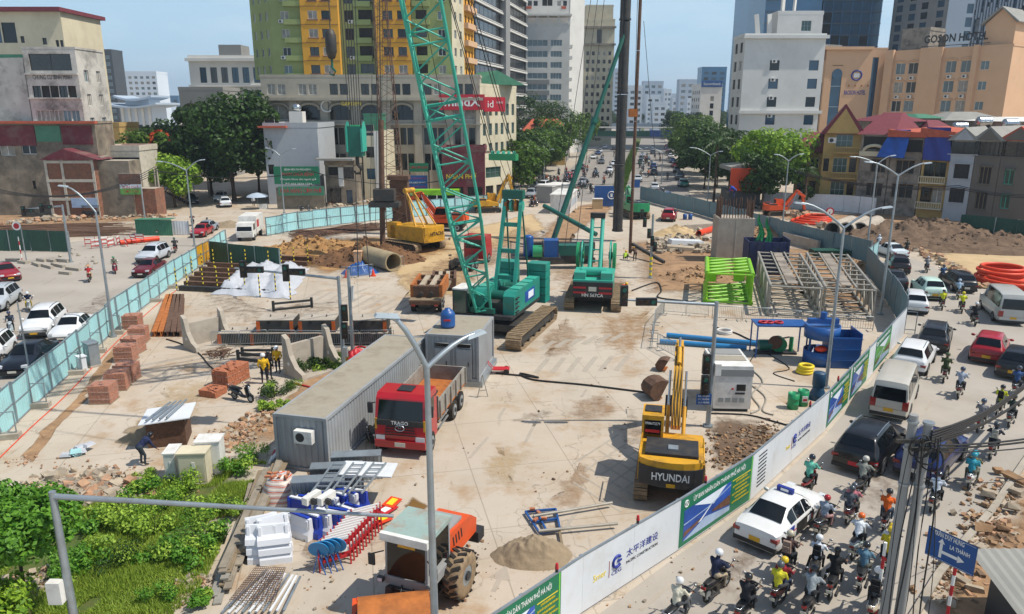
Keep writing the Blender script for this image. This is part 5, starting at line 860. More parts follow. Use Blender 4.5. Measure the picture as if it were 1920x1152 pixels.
def cpr(kind):
 if kind in CARS:return CARS[kind]
 L,W,st,rear,wind,sides=CAR[kind];hw=W/2;r=tg_(kind,'car','car');tall=kind in('van','minibus')
 xs=sorted(set([s[0]for s in st]+[(a[0]+b[0])/2 for a,b in zip(st,st[1:])]))
 zb=.3 if kind in('suv','minibus')else .22;rings=[]
 for x in xs:
  _,zt,wt,zbelt=interp(st,x);e=1-.13*max(0,(abs(x)-.40)/.1)**2;w_=hw*e;zbelt=min(zbelt,zt-.02);wt=min(wt,w_*.97)
  half=[(w_*.90,zb),(w_*.985,zb+.12),(w_,zb+.35),(w_*.99,zbelt-.12),(w_*.95,zbelt),(wt,zt-.05),(wt*.86,zt),(wt*.45,zt+.018)]
  rings.append([V((x*L,y,z))for y,z in half]+[V((x*L,0,zt+.022))]+[V((x*L,-y,z))for y,z in reversed(half)])
 n=len(rings[0]);mb=MB();vs_=[p for rg in rings for p in rg]
 mb.add(vs_,[(i*n+j,i*n+j+1,(i+1)*n+j+1,(i+1)*n+j)for i in range(len(rings)-1)for j in range(n-1)],'car_paint',True)
 mb.add(rings[0],[tuple(range(n))],'car_paint');mb.add(rings[-1],[tuple(reversed(range(n)))],'car_paint');mb.add([rg[0]for rg in rings]+[rg[-1]for rg in rings],[(i,i+1,len(rings)+i+1,len(rings)+i)for i in range(len(rings)-1)],'car_trim')
 o=mb.bd('body',r)
 try:o.data.set_sharp_from_angle(angle=rad(38))
 except Exception:pass
 def side(x,t,s):
  _,zt,wt,zbl=interp(st,x);e=1-.13*max(0,(abs(x)-.40)/.1)**2;w_=hw*e;a=V((x*L,w_*.95,zbl));b=V((x*L,min(wt,w_*.97),zt-.05));q=a.lerp(b,t)+V((0,.012,.004));return V((q.x,q.y*s,q.z))
 for x0,x1 in sides:
  for s in(-1,1):
   pts=[side(x0+(x1-x0)*i/4,.08,s)for i in range(5)]+[side(x1-(x1-x0)*i/4,.93,s)for i in range(5)];mb=MB();mb.add(pts,[(i,i+1,8-i,9-i)for i in range(4)],'glass',True);mb.bd('side_window',r)
 def top(x,f,off=.012):
  _,zt,wt,_b=interp(st,x);return V((x*L,wt*f,zt+.02*(1-abs(f))+off))
 for rg,nm in((wind,'windscreen'),(rear,'rear_window')):
  if rg:
   mb=MB();fs=(-.9,-.45,0,.45,.9);k=4;dx=.012 if nm=='windscreen' else-.012;vs_=[top(rg[0]+(rg[1]-rg[0])*i/k,f)+V((dx*L*.3,0,.01))for i in range(k+1)for f in fs];mb.add(vs_,[(i*5+j,(i+1)*5+j,(i+1)*5+j+1,i*5+j+1)for i in range(k)for j in range(4)],'glass',True);mb.bd(nm,r)
 xr=-L/2;zt=st[0][1]
 if tall:mb=MB();zz=1.08 if kind=='van' else 1.25;zh=.62 if kind=='van' else .75;mb.add([(xr+.005,hw*.8,zz),(xr+.085,hw*.74,zz+zh),(xr+.085,-hw*.74,zz+zh),(xr+.005,-hw*.8,zz)],[(0,1,2,3)],'glass');mb.bd('rear_window',r);zt=1.0
 for s in(-1,1):
  mb=MB();mb.box((xr+.10,s*hw*.80,zt*.98+(.02 if not tall else-.1)),(.2,hw*.3,.14 if not tall else .42),'tail');mb.bd('tail_light',r)
  mb=MB();mb.box((L/2-.16,s*hw*.72,.70 if not tall else .86),(.26,hw*.34,.13),'lamp');mb.bd('headlight',r)
  mb=MB();mb.ell((wind[1]*L-.25,s*(hw+.1),st[8 if not tall else 7][3]+.08),(.07,.12,.08),'car_paint',8,5);mb.bd('mirror',r)
 mb=MB();mb.box((xr-.005,0,.52 if not tall else .6),(.03,.42,.17),'plate');mb.bd('rear_plate',r)
 mb=MB();mb.box((L/2-.0,0,.42),(.04,.46,.12),'plate');mb.bd('front_plate',r)
 mb=MB();mb.box((xr+.10,0,.33),(.24,W*.9,.17),'car_trim',top=(1,1));mb.bd('rear_bumper',r);mb=MB();mb.box((L/2-.12,0,.36),(.26,W*.78,.22),'car_trim');mb.bd('grille',r)
 wr=.34 if kind!='hatch' else .30
 for x in(-.30 if not tall else-.29,.31 if not tall else .33):
  for s in(-1,1):
   mb=MB();y=s*(hw+.012);mb.cyl((x*L,y-s*.22,wr),(x*L,y,wr),wr,'rubber',18);wo=mb.bd('wheel',r)
   mb=MB();mb.cyl((x*L,y,wr),(x*L,y+s*.012,wr),wr*.66,'chrome',14)
   for k in range(5):a=k*2*pi/5;mb.box((x*L+math.cos(a)*wr*.4,y+s*.014,wr+math.sin(a)*wr*.4),(wr*.34,.012,.04),'dark',rot=Matrix.Rotation(-a,3,'Y'))
   mb.bd('rim',wo)
   mb=MB();mb.tube([(x*L+(wr+.05)*math.cos(t*pi/8),s*(hw-.004),wr+(wr+.05)*math.sin(t*pi/8))for t in range(-1,10)],.035,'car_trim',5);mb.bd('wheel_arch',r)
 if kind=='suv':
  for s in(-1,1):mb=MB();mb.tube([(-.34*L,s*.56,1.65),(-.1*L,s*.57,1.73),(.05*L,s*.55,1.67)],.02,'chrome',5);mb.bd('roof_rail',r)
 CARS[kind]=r;return r
def car(kind,label,a,b,col,plate=None,s=1.0,group=None,name=None):
 """a: ground point under the tail, b: a point ahead of it along the heading (picture coordinates)"""
 pr=cpr(kind);A,Bp=G(*a),G(*b);rz=head(A,Bp);L=CAR[kind][0]*s;loc=A+V((math.cos(rz),math.sin(rz),0))*L/2
 m_={'car_paint':PM(col,.28,.3,dirt=.02 if col<'4' else .12)}
 if plate:m_['plate']=plate
 o=dup(pr,loc,rz,label,group,m_,s);o.name=name or{'suv':'suv','hatch':'hatchback','sedan':'sedan','van':'van','minibus':'minibus'}[kind]
 o['category']='car' if kind in('suv','hatch','sedan')else 'van';return o
CQ='cars on the right-hand road';CL='cars on the left-hand road'
taxi=car('sedan','white taxi with black, red and blue side graphics and roof sign',(1412,1034),(1494,962),'d8d8d6','plate_y',1.0,CQ)
car('suv','black suv with a red number plate and silver roof rails',(1597,892),(1665,815),'0c0d10','letter_red',1.08,CQ);car('suv','dark blue suv half hidden by the utility poles',(1712,905),(1775,838),'12245a',None,1.04,CQ)
car('van','dusty beige van beside the white hoarding',(1662,790),(1700,700),'b5b0a4','plate_y',1.06,CQ);car('suv','white suv ahead of the beige van by the hoarding',(1700,706),(1732,655),'d9dadb','plate_y',1.04,CQ)
car('suv','black compact suv in the second lane behind the fence corner',(1746,664),(1762,608),'23262b',None,1.02,CQ);car('hatch','red hatchback in the middle of the right-hand road',(1846,686),(1868,632),'9e1222','plate_y',1.12,CQ)
car('hatch','black taxi with small green roof stickers at the right edge',(1895,715),(1925,668),'15171a','plate_y',1.08,CQ);car('minibus','silver minibus heading away near the right edge',(1897,612),(1835,555),'b3b3ae','plate_y',1.0,CQ)
car('suv','white suv waiting at the grey fence',(1716,592),(1706,560),'d4d6d8',None,.98,CQ);car('hatch','pale green and white taxi hatchback right of the white suv',(1752,566),(1715,535),'c2ddd0','plate_y',1.1,CQ)
car('suv','black suv beside the black motorbikes on the right',(1812,552),(1765,524),'101114',None,1.0,CQ);car('sedan','dark grey sedan queuing along the grey fence',(1682,545),(1665,512),'2a2d2f',None,1.0,CQ)
car('suv','black suv with red tail lights in the fence-side queue',(1688,516),(1668,488),'1a1012',None,1.0,CQ);car('sedan','white sedan turning at the fence corner',(1690,487),(1640,470),'d2dce0',None,1.0,CQ)
car('suv','white suv facing the camera behind the cyan fence',(104,603),(62,640),'d9dbdc','plate_y',1.05,CL);car('sedan','white sedan with a sunroof beside the cyan fence',(160,612),(105,655),'d6d8d8',None,1.0,CL)
car('sedan','black sedan partly hidden by the cyan fence',(90,664),(20,715),'0e131c',None,1.05,CL);car('suv','white car cut by the left edge',(8,655),(-40,700),'d6d8da',None,1.0,CL)
car('suv','silver suv at the left edge among motorbikes',(22,562),(-22,592),'a9b0b6',None,1.05,CL);car('sedan','dark red sedan at the left edge',(5,515),(40,545),'8a0f1c','plate_y',1.0,CL)
car('suv','silver suv driving towards the camera left of the fence',(308,480),(262,500),'b6bcc4','plate_y',1.05,CL);car('sedan','dark maroon sedan right behind the cyan fence',(298,504),(250,530),'5e0f1c',None,1.0,CL)
car('sedan','red sedan beside the far end of the cyan fence',(390,436),(345,460),'9a1422',None,1.0,CL);car('sedan','silver grey sedan behind the red sedan',(400,430),(358,448),'8d99a6',None,1.0,CL)
car('hatch','white hatchback parked on the far side street corner',(420,374),(398,385),'d4d6d8',None,1.05);car('suv','white suv parked next to the far white hatchback',(424,390),(416,372),'d0d4d8',None,1.0)
for i in range(9):
 x,y=362-i*8.2,384-i*4.3;car('sedan' if i%3 else 'suv','%s car parked in the side street row, %s from the crossing'%(['black','dark grey','grey','black'][i%4],['first','second','third','fourth','fifth','sixth','seventh','eighth','ninth'][i]),(x-9,y-5),(x+5,y+2),['15181c','2a2e33','4a4e54','0e1014'][i%4],None,1.0,'cars parked in the side street')
car('suv','red pickup parked on the site beyond the pier column',(1252,417),(1258,404),'9a1a22',None,1.08,name='pickup')
tl=taxi.matrix_basis
def on_car(o,mb_name,boxes):
 mb=MB()
 for c,d_,m_ in boxes:mb.box(c,d_,m_)
 me=mb.mesh(mb_name);p=bpy.data.objects.new(mb_name,me);C.objects.link(p);p.parent=o;return p
on_car(taxi,'roof_sign',[((.05,0,1.56),(.16,.62,.2),'letter_blue')]);on_car(taxi,'roof_sign_text',[((-.04,0,1.57),(.01,.3,.1),'letter_white')])
for s_ in(-1,1):
 on_car(taxi,'door_graphic',[((-.05,s_*.905,.62),(1.5,.012,.46),'black')]);on_car(taxi,'red_stripe',[((-.9,s_*.885,.66),(.9,.03,.05),'letter_red')]);on_car(taxi,'blue_panel',[((-1.25,s_*.885,.76),(.5,.03,.22),'letter_blue')])
 on_car(taxi,'white_graphic',[((.25,s_*.912,.66),(.32,.01,.24),'letter_white')]);on_car(taxi,'pink_graphic',[((.5,s_*.914,.66),(.14,.008,.14),'letter_red')])
# ---------------- lorries
def whl(r,L_,y,wr,m='rubber',rim='galv',nm='wheel',wd=.3):
 for x in L_:
  for s in(-1,1):
   mb=MB();yy=s*y;mb.cyl((x,yy-s*wd,wr),(x,yy,wr),wr,m,18);o=mb.bd(nm,r);mb=MB();mb.cyl((x,yy,wr),(x,yy+s*.02,wr),wr*.6,rim,14);mb.cyl((x,yy+s*.02,wr),(x,yy+s*.06,wr),wr*.25,'dark',8);mb.bd('rim',o)
A,Bq=G(752,858),G(838,745);rz=head(Bq,A);q=V((math.cos(rz),math.sin(rz),0))
tr=tg_('dump_truck','red dump truck parked beside the long container, facing the camera','truck',A-q*3.6,rz)
tr0=tg_('tmp','x','x')
mb=MB();pf=[(1.75,.55),(3.55,.55),(3.6,1.15),(3.52,1.9),(3.3,2.75),(3.1,2.95),(1.9,2.95),(1.75,2.8)];mb.ext([(x,z)for x,z in pf],-1.2,1.2,'red');mb.bd('cab',tr0)
mb=MB();mb.add([(3.545,-1.08,1.82),(3.545,1.08,1.82),(3.335,1.04,2.68),(3.335,-1.04,2.68)],[(0,1,2,3)],'glass');mb.bd('windscreen',tr0)
mb=MB();mb.box((3.56,0,1.68),(.12,2.2,.26),'dark');mb.bd('visor_panel',tr0)
for s in(-1,1):
 mb=MB();mb.add([(2.2,s*1.21,1.85),(3.3,s*1.21,1.8),(3.16,s*1.21,2.6),(2.2,s*1.21,2.62)],[(0,1,2,3)],'glass');mb.bd('side_window',tr0)
 mb=MB();mb.box((3.58,s*.95,.95),(.1,.42,.22),'lamp');mb.bd('headlight',tr0);mb=MB();mb.box((3.45,s*1.45,2.3),(.12,.22,.5),'dark');mb.bar((3.4,s*1.2,2.55),(3.45,s*1.45,2.5),.04,'dark');mb.bd('mirror',tr0)
 mb=MB();mb.box((3.48,s*1.16,1.5),(.2,.1,.7),'yellow');mb.bd('marker_light',tr0)
 mb=MB();mb.box((.6,s*1.15,.9),(1.6,.08,.06),'galv');mb.box((.6,s*1.15,.6),(1.6,.08,.06),'galv');mb.bd('side_guard',tr0)
for k in range(4):mb=MB();mb.box((3.6,0,1.1+k*.13),(.06,1.5-.05*k,.035),'dark');mb.bd('grille_bar',tr0)
mb=MB();mb.box((3.62,0,.66),(.12,2.42,.34),'red');mb.bd('bumper',tr0);mb=MB();mb.box((3.69,0,.66),(.02,.5,.2),'plate');mb.bd('number_plate',tr0);mb=MB();mb.box((2.5,0,2.98),(.7,.7,.05),'dark');mb.bd('roof_hatch',tr0)
mb=MB();mb.tube([(3.645,.22*math.cos(t*pi/8),1.46+.13*math.sin(t*pi/8))for t in range(17)],.028,'chrome',5);mb.bar((3.645,-.06,1.42),(3.645,-.03,1.54),.03,'chrome');mb.bar((3.645,.03,1.42),(3.645,.06,1.54),.03,'chrome');mb.bar((3.645,-.05,1.47),(3.645,.05,1.49),.03,'chrome');mb.bd('emblem',tr0)
text('TRAGO',.24,'letter_white',tr0,V((3.625,0,1.69)),(0,1,0),name='lettering',bold=.01)
mb=MB();mb.box((-.6,0,.75),(5.6,.9,.3),'dark');mb.bd('chassis',tr0)
def tub(mb,x0,x1,hw,z0,z1,m1,m2,t=.1):
 mb.bb((x0,-hw,z0),(x1,hw,z0+t),m2);mb.bb((x0,-hw,z0+t),(x0+t,hw,z1),m1);mb.bb((x1-t,-hw,z0+t),(x1,hw,z1+.25),m1)
 for s in(-1,1):mb.bb((x0+t,s*hw-(t if s>0 else 0),z0+t),(x1-t,s*hw+(t if s<0 else 0),z1),m1)
mb=MB();tub(mb,-3.5,1.55,1.22,1.1,2.05,'dump_grey' if 'dump_grey' in M else mk('dump_grey','8a857c',r=.7,var=.2,vs=2,dirt=.7,dcol='6a4a34',ds=1.4).name,'rust_orange');mb.bd('dump_body',tr0)
mb=MB();mb.bb((-3.38,-1.08,1.21),(1.4,1.08,1.27),'rust_orange');mb.bd('rusty_bed',tr0)
for i in range(6):
 for s in(-1,1):mb=MB();mb.bb((-3.4+i*.95,s*1.22,1.15),(-3.3+i*.95,s*1.3,2.05),'dump_grey');mb.bd('body_rib',tr0)
mb=MB();mb.bb((1.5,-1.2,2.5),(2.1,1.2,2.6),'dark');mb.bd('cab_guard',tr0)
mb=MB();mb.ell((1.2,.3,2.4),(.35,.8,.12),'roof_green',10,5);mb.bd('folded_net',tr0)
whl(tr0,(2.75,-1.2,-2.5),1.24,.5);tr0.location=tr.location;tr0.rotation_euler=tr.rotation_euler;tr0.name='old';tr0['label']=tr['label'];tr0['category']='truck';drop(tr);tr0.name='dump_truck'
A,Bq=G(470,446),G(500,424);rz=head(Bq,A);bl=tg_('delivery_truck','white delivery truck with a grey cargo box leaving the far crossing','truck');mb=MB();mb.ext([(1.1,.5),(2.9,.5),(2.95,1.2),(2.6,2.2),(1.1,2.2)],-.98,.98,'white');mb.bd('cab',bl);mb=MB();mb.add([(2.93,-.88,1.28),(2.93,.88,1.28),(2.63,.85,2.1),(2.63,-.85,2.1)],[(0,1,2,3)],'glass');mb.bd('windscreen',bl);mb=MB();mb.bb((-3,-1.05,.8),(1.0,1.05,2.8),'white');mb.bd('cargo_box',bl)
for s in(-1,1):mb=MB();mb.bb((-.4,s*1.055,1.4),(.7,s*1.06,2.3),'letter_red');mb.bd('side_print',bl);mb=MB();mb.add([(1.4,s*.99,1.3),(2.5,s*.99,1.3),(2.4,s*.99,2.05),(1.4,s*.99,2.05)],[(0,1,2,3)],'glass');mb.bd('side_window',bl);mb=MB();mb.box((2.94,s*.75,.85),(.06,.3,.16),'lamp');mb.bd('headlight',bl)
whl(bl,(2.0,-1.8),1.0,.4);bl.location=A;bl.rotation_euler=(0,0,rz)
g=G(800,390);bs=tg_('city_bus','bright green city bus behind the far cyan fence','bus');mb=MB();mb.bb((-5,-1.2,.4),(5,1.2,2.2),'white');mb.bb((-4.98,-1.19,2.2),(4.98,1.19,3.0),'lime');mb.bd('body',bs)
for i in range(6):mb=MB();mb.bb((-4.6+i*1.5,-1.23,1.4),(-3.3+i*1.5,-1.205,2.2),'glass');mb.bd('side_window',bs)
whl(bs,(-3.2,3.0),1.2,.48);bs.location=(X0(800,121),121,0);bs.rotation_euler=(0,0,.05)
g=G(172,408);tc=tg_('cargo_tricycle','black covered cargo tricycle parked before the brick ruin','tricycle');mb=MB();mb.bb((-1.4,-.6,.5),(.5,.6,.95),'dark');mb.bd('cargo_bed',tc);mb=MB();mb.bb((-1.5,-.7,1.75),(1.0,.7,1.82),'w_dark');mb.bd('canopy',tc)
for x,y in((-1.3,-.55),(-1.3,.55),(.8,-.55),(.8,.55)):mb=MB();mb.bar((x,y,.6),(x,y,1.76),.05,'dark');mb.bd('post',tc)
mb=MB();mb.bb((.5,-.35,.4),(1.1,.35,.9),'black');mb.tube([(1.2,0,.4),(1.1,0,1.1),(.95,0,1.2)],.05,'dark');mb.bd('front_frame',tc);whl(tc,(-.9,),.65,.3,wd=.12);mb=MB();mb.cyl((1.25,-.06,.3),(1.25,.06,.3),.3,'rubber',14);mb.bd('wheel',tc);tc.location=g;tc.rotation_euler=(0,0,pi+.1)
# ---------------- people
def capsule_mesh(bones,fing=(),vox=.026):
 """one continuous body from tapering limbs"""
 mb=MB()
 for a,b,r0,r1,m_ in bones:
  a,b=V(a),V(b);mb.ell(a,(r0,)*3,'skin',10,8);mb.ell(b,(r1,)*3,'skin',10,8)
  if(b-a).length>.01:mb.cyl(a,b,r0,'skin',10,r1)
 o=ob('tmp',mb.mesh('tmp'));md=o.modifiers.new('r','REMESH');md.mode='VOXEL';md.voxel_size=vox;md.use_smooth_shade=True
 sm=o.modifiers.new('s','SMOOTH');sm.iterations=4;sm.factor=.5
 dg=bpy.context.evaluated_depsgraph_get();me=bpy.data.meshes.new_from_object(o.evaluated_get(dg));bpy.data.objects.remove(o);me.materials.clear()
 names=['skin','shirt','trousers','shoes']
 for k in names:me.materials.append(M[k])
 idx=[]
 bs_=[(V(a),V(b),r0,r1,names.index(m_))for a,b,r0,r1,m_ in bones]
 for p in me.polygons:
  c=p.center;best=9;bi=0
  for a,b,r0,r1,k in bs_:
   ab=b-a;t=0 if ab.length<.01 else max(0,min(1,(c-a).dot(ab)/ab.length_squared));e=(c-(a+ab*t)).length-(r0+(r1-r0)*t)
   if e<best:best=e;bi=k
  idx.append(bi)
 mb=MB()
 for a,b,r0,r1,m_ in fing:mb.cyl(a,b,r0,'skin',6,r1);mb.ell(b,(r1,)*3,'skin',6,4)
 bm=bmesh.new();bm.from_mesh(me)
 for p,k in zip(bm.faces,idx):p.material_index=k;p.smooth=True
 fm=mb.mesh('f');bm.from_mesh(fm);bm.to_mesh(me);bm.free();bpy.data.meshes.remove(fm);return me
mk('shirt','8090a0',r=.85,var=.15,vs=5);mk('trousers','1c1e24',r=.85,var=.15,vs=5);mk('shoes','2a2520',r=.7);mk('helmet','c0c0c0',r=.25,coat=.5,var=.02)
def fgr(hand,d,side):
 hand,d=V(hand),V(d).normalized();sd=d.cross(V((0,0,1))).normalized()*side;out=[]
 for k in range(4):a=hand+sd*(-.03+.02*k)+d*.04;b=a+d*(.035+.008*(k in(1,2)));c=b+d*.012+V((0,0,-.03));out+=[(a,b,.0095,.009,'skin'),(b,c,.009,.008,'skin')]
 a=hand-sd*.035+d*.0;out+=[(a,a+d*.035-sd*.015-V((0,0,.012)),.011,.009,'skin')]
 return out
def body(pose):
 """x forward, y left, z up; pelvis given in the pose"""
 pv,ch,nk,hd=[V(p)for p in(pose['pelvis'],pose['chest'],pose['neck'],pose['head'])];f=pose.get('face',V((1,0,0)));fg=[]
 bn=[(pv+V((0,-.07,0)),pv+V((0,.07,0)),.135,.135,'trousers'),(pv,ch,.145,.165,'shirt'),(ch+V((0,-.1,.0)),ch+V((0,.1,.0)),.13,.13,'shirt'),(ch,nk,.13,.075,'shirt'),(nk,hd,.055,.055,'skin'),(hd,hd+V((0,0,.07)),.085,.098,'skin'),(hd+V(f)*.04,hd+V(f)*.05+V((0,0,-.06)),.065,.05,'skin'),(hd+V(f)*.10+V((0,0,.02)),hd+V(f)*.115+V((0,0,-.01)),.014,.017,'skin')]
 for s,L in((1,'l'),(-1,'r')):
  hp,kn,an,to,sh,el,wr,hn=[V(p)for p in pose[L]]
  bn+=[(hp,kn,.095,.062,'trousers'),(kn,an,.062,.042,'trousers'),(an,to,.045,.035,'shoes'),(ch+V((0,s*.13,.06)),sh,.08,.072,'shirt'),(sh,el,.066,.05,'shirt'),(el,wr,.048,.036,pose.get('sleeve','shirt')),(wr,hn,.034,.036,'skin'),(hd+V((-.005,s*.095,-.01)),hd+V((-.005,s*.1,.03)),.018,.018,'skin')];fg+=fgr(hn,hn-wr,s)
 return capsule_mesh(bn,fg)
sit=dict(pelvis=(-.22,0,.90),chest=(-.12,0,1.27),neck=(-.07,0,1.46),head=(-.03,0,1.56),l=((-.2,.1,.88),(.2,.2,.78),(.12,.2,.36),(.28,.21,.31),(-.1,.21,1.36),(.06,.30,1.14),(.3,.27,1.08),(.38,.27,1.07)),r=((-.2,-.1,.88),(.2,-.2,.78),(.12,-.2,.36),(.28,-.21,.31),(-.1,-.21,1.36),(.06,-.30,1.14),(.3,-.27,1.08),(.38,-.27,1.07)))
pas=dict(sit,pelvis=(-.6,0,.93),chest=(-.52,0,1.3),neck=(-.48,0,1.49),head=(-.44,0,1.59),l=((-.58,.1,.91),(-.2,.24,.82),(-.3,.23,.42),(-.15,.24,.36),(-.5,.21,1.39),(-.4,.27,1.15),(-.2,.18,1.08),(-.12,.15,1.07)),r=((-.58,-.1,.91),(-.2,-.24,.82),(-.3,-.23,.42),(-.15,-.24,.36),(-.5,-.21,1.39),(-.4,-.27,1.15),(-.2,-.18,1.08),(-.12,-.15,1.07)))
foot=dict(sit,l=((-.2,.1,.88),(.16,.26,.62),(.0,.36,.12),(.16,.38,.06),(-.1,.21,1.36),(.06,.30,1.14),(.3,.27,1.08),(.38,.27,1.07)))
std=dict(pelvis=(0,0,.92),chest=(0,0,1.28),neck=(.01,0,1.47),head=(.03,0,1.57),l=((0,.1,.9),(.03,.12,.5),(0,.13,.09),(.15,.14,.05),(0,.21,1.37),(-.05,.28,1.1),(.12,.25,.92),(.19,.23,.9)),r=((0,-.1,.9),(.0,-.12,.5),(-.04,-.13,.09),(.11,-.15,.05),(0,-.21,1.37),(-.03,-.29,1.1),(.02,-.27,.86),(.03,-.26,.78)))
sqt=dict(pelvis=(-.15,0,.32),chest=(.12,0,.60),neck=(.22,0,.74),head=(.30,0,.80),l=((-.13,.1,.32),(.22,.2,.45),(.05,.2,.09),(.2,.2,.05),(.16,.2,.66),(.3,.28,.48),(.5,.18,.36),(.57,.16,.33)),r=((-.13,-.1,.32),(.22,-.2,.45),(.05,-.2,.09),(.2,-.2,.05),(.16,-.2,.66),(.3,-.28,.48),(.5,-.18,.36),(.57,-.16,.33)))
bnd=dict(pelvis=(-.1,0,.86),chest=(.2,0,1.08),neck=(.34,0,1.18),head=(.43,0,1.2),l=((-.1,.1,.85),(.0,.13,.47),(-.05,.14,.09),(.1,.14,.05),(.26,.2,1.13),(.36,.24,.86),(.5,.2,.68),(.56,.18,.62)),r=((-.1,-.1,.85),(.05,-.13,.47),(.0,-.14,.09),(.15,-.14,.05),(.26,-.2,1.13),(.36,-.24,.86),(.5,-.2,.68),(.56,-.18,.62)))
def turn(p,dx,fc,el):
 q=dict(p);q['chest']=tuple(V(p['chest'])+V((dx,0,-dx*.3)));q['neck']=tuple(V(p['neck'])+V((dx*1.5,0,-dx*.5)));q['head']=tuple(V(p['head'])+V((dx*1.7,fc[1]*.03,-dx*.6)));q['face']=V(fc)
 for L in 'lr':a=list(p[L]);a[4]=tuple(V(a[4])+V((dx*1.2,0,-dx*.4)));a[5]=tuple(V(a[5])+V((dx*.5,el*(1 if L=='l' else-1),el*.6)));q[L]=a
 return q
si2=turn(sit,.09,(.8,.6,0),.05);si3=turn(sit,-.05,(.9,-.45,0),-.05)
BODY={k:body(v)for k,v in(('sit',sit),('si2',si2),('si3',si3),('pas',pas),('foot',foot),('std',std),('sqt',sqt),('bnd',bnd))}
HEADP={'sit':sit['head'],'si2':si2['head'],'si3':si3['head'],'pas':pas['head'],'foot':foot['head'],'std':std['head'],'sqt':sqt['head'],'bnd':bnd['head']}
def capmesh(kind):
 mb=MB()
 if kind=='helmet':
  mb.lathe([(.001,.145),(.06,.138),(.105,.11),(.13,.06),(.138,.0),(.132,-.03)],(0,0,.05),'helmet',14);mb.box((.13,0,.04),(.1,.17,.015),'helmet',rot=Matrix.Rotation(.25,3,'Y'));mb.tube([(0,.12,.02),(.03,.09,-.09),(.04,0,-.12),(.03,-.09,-.09),(0,-.12,.02)],.008,'dark',4)
 elif kind=='hair':mb.lathe([(.001,.125),(.06,.118),(.1,.085),(.115,.03),(.11,-.03)],(-.012,0,.05),'helmet',12);mb.ell((-.07,0,-.08),(.05,.08,.16),'helmet',8,6)
 elif kind=='cone':mb.lathe([(.001,.2),(.15,.1),(.3,.0)],(0,0,.06),'helmet',16)
 return mb.mesh(kind)
CAPS={k:capmesh(k)for k in('helmet','hair','cone')}
mb=MB();mb.box((-.22,0,0),(.16,.3,.42),'helmet',top=(.7,.85));mb.box((-.32,0,-.06),(.06,.22,.22),'helmet');BAG=mb.mesh('backpack')
mb=MB();mb.lathe([(.17,-.24),(.185,-.1),(.185,.05),(.15,.14),(.1,.18)],(0,0,0),'helmet',14);VEST=mb.mesh('vest')
CLOTH={}
def CM(c):
 k='cloth_'+c
 if k not in M:mk(k,c,r=.85,var=.3,vs=7,bump=1.0,bs=11)
 return k
def psn(label,loc,rz,pose,shirt,trousers='1c1e26',cap='helmet',capc='c8c8c8',bag=None,vest=None,s=1.0,group=None):
 r=tg_('person',label,'person',loc,rz,group);s*=RN.uniform(.94,1.04);r.scale=(s,)*3
 if pose=='sit':pose=RN.choice(('sit','si2','si3'))
 def put(me,nm,mats,at=(0,0,0),par=None):
  o=bpy.data.objects.new(nm,me);C.objects.link(o);o.parent=par or r;o.location=at
  for sl_ in o.material_slots:
   a=sl_.material.name
   if a in mats:sl_.link='OBJECT';sl_.material=M[mats[a]]
  return o
 put(BODY[pose],'body',{'shirt':CM(shirt),'trousers':CM(trousers)})
 if cap:put(CAPS[cap],cap if cap!='cone' else 'hat',{'helmet':PM(capc,.3,.4,dirt=.02)},HEADP[pose])
 if bag:put(BAG,'backpack',{'helmet':CM(bag)},V({'sit':sit,'si2':si2,'si3':si3,'foot':foot,'pas':pas,'std':std}.get(pose,std)['chest'])+V((0,0,-.02)))
 if vest:put(VEST,'vest',{'helmet':CM(vest)},V({'std':std,'sqt':sqt,'bnd':bnd}[pose]['chest'])+V((0,0,.02)))
 return r
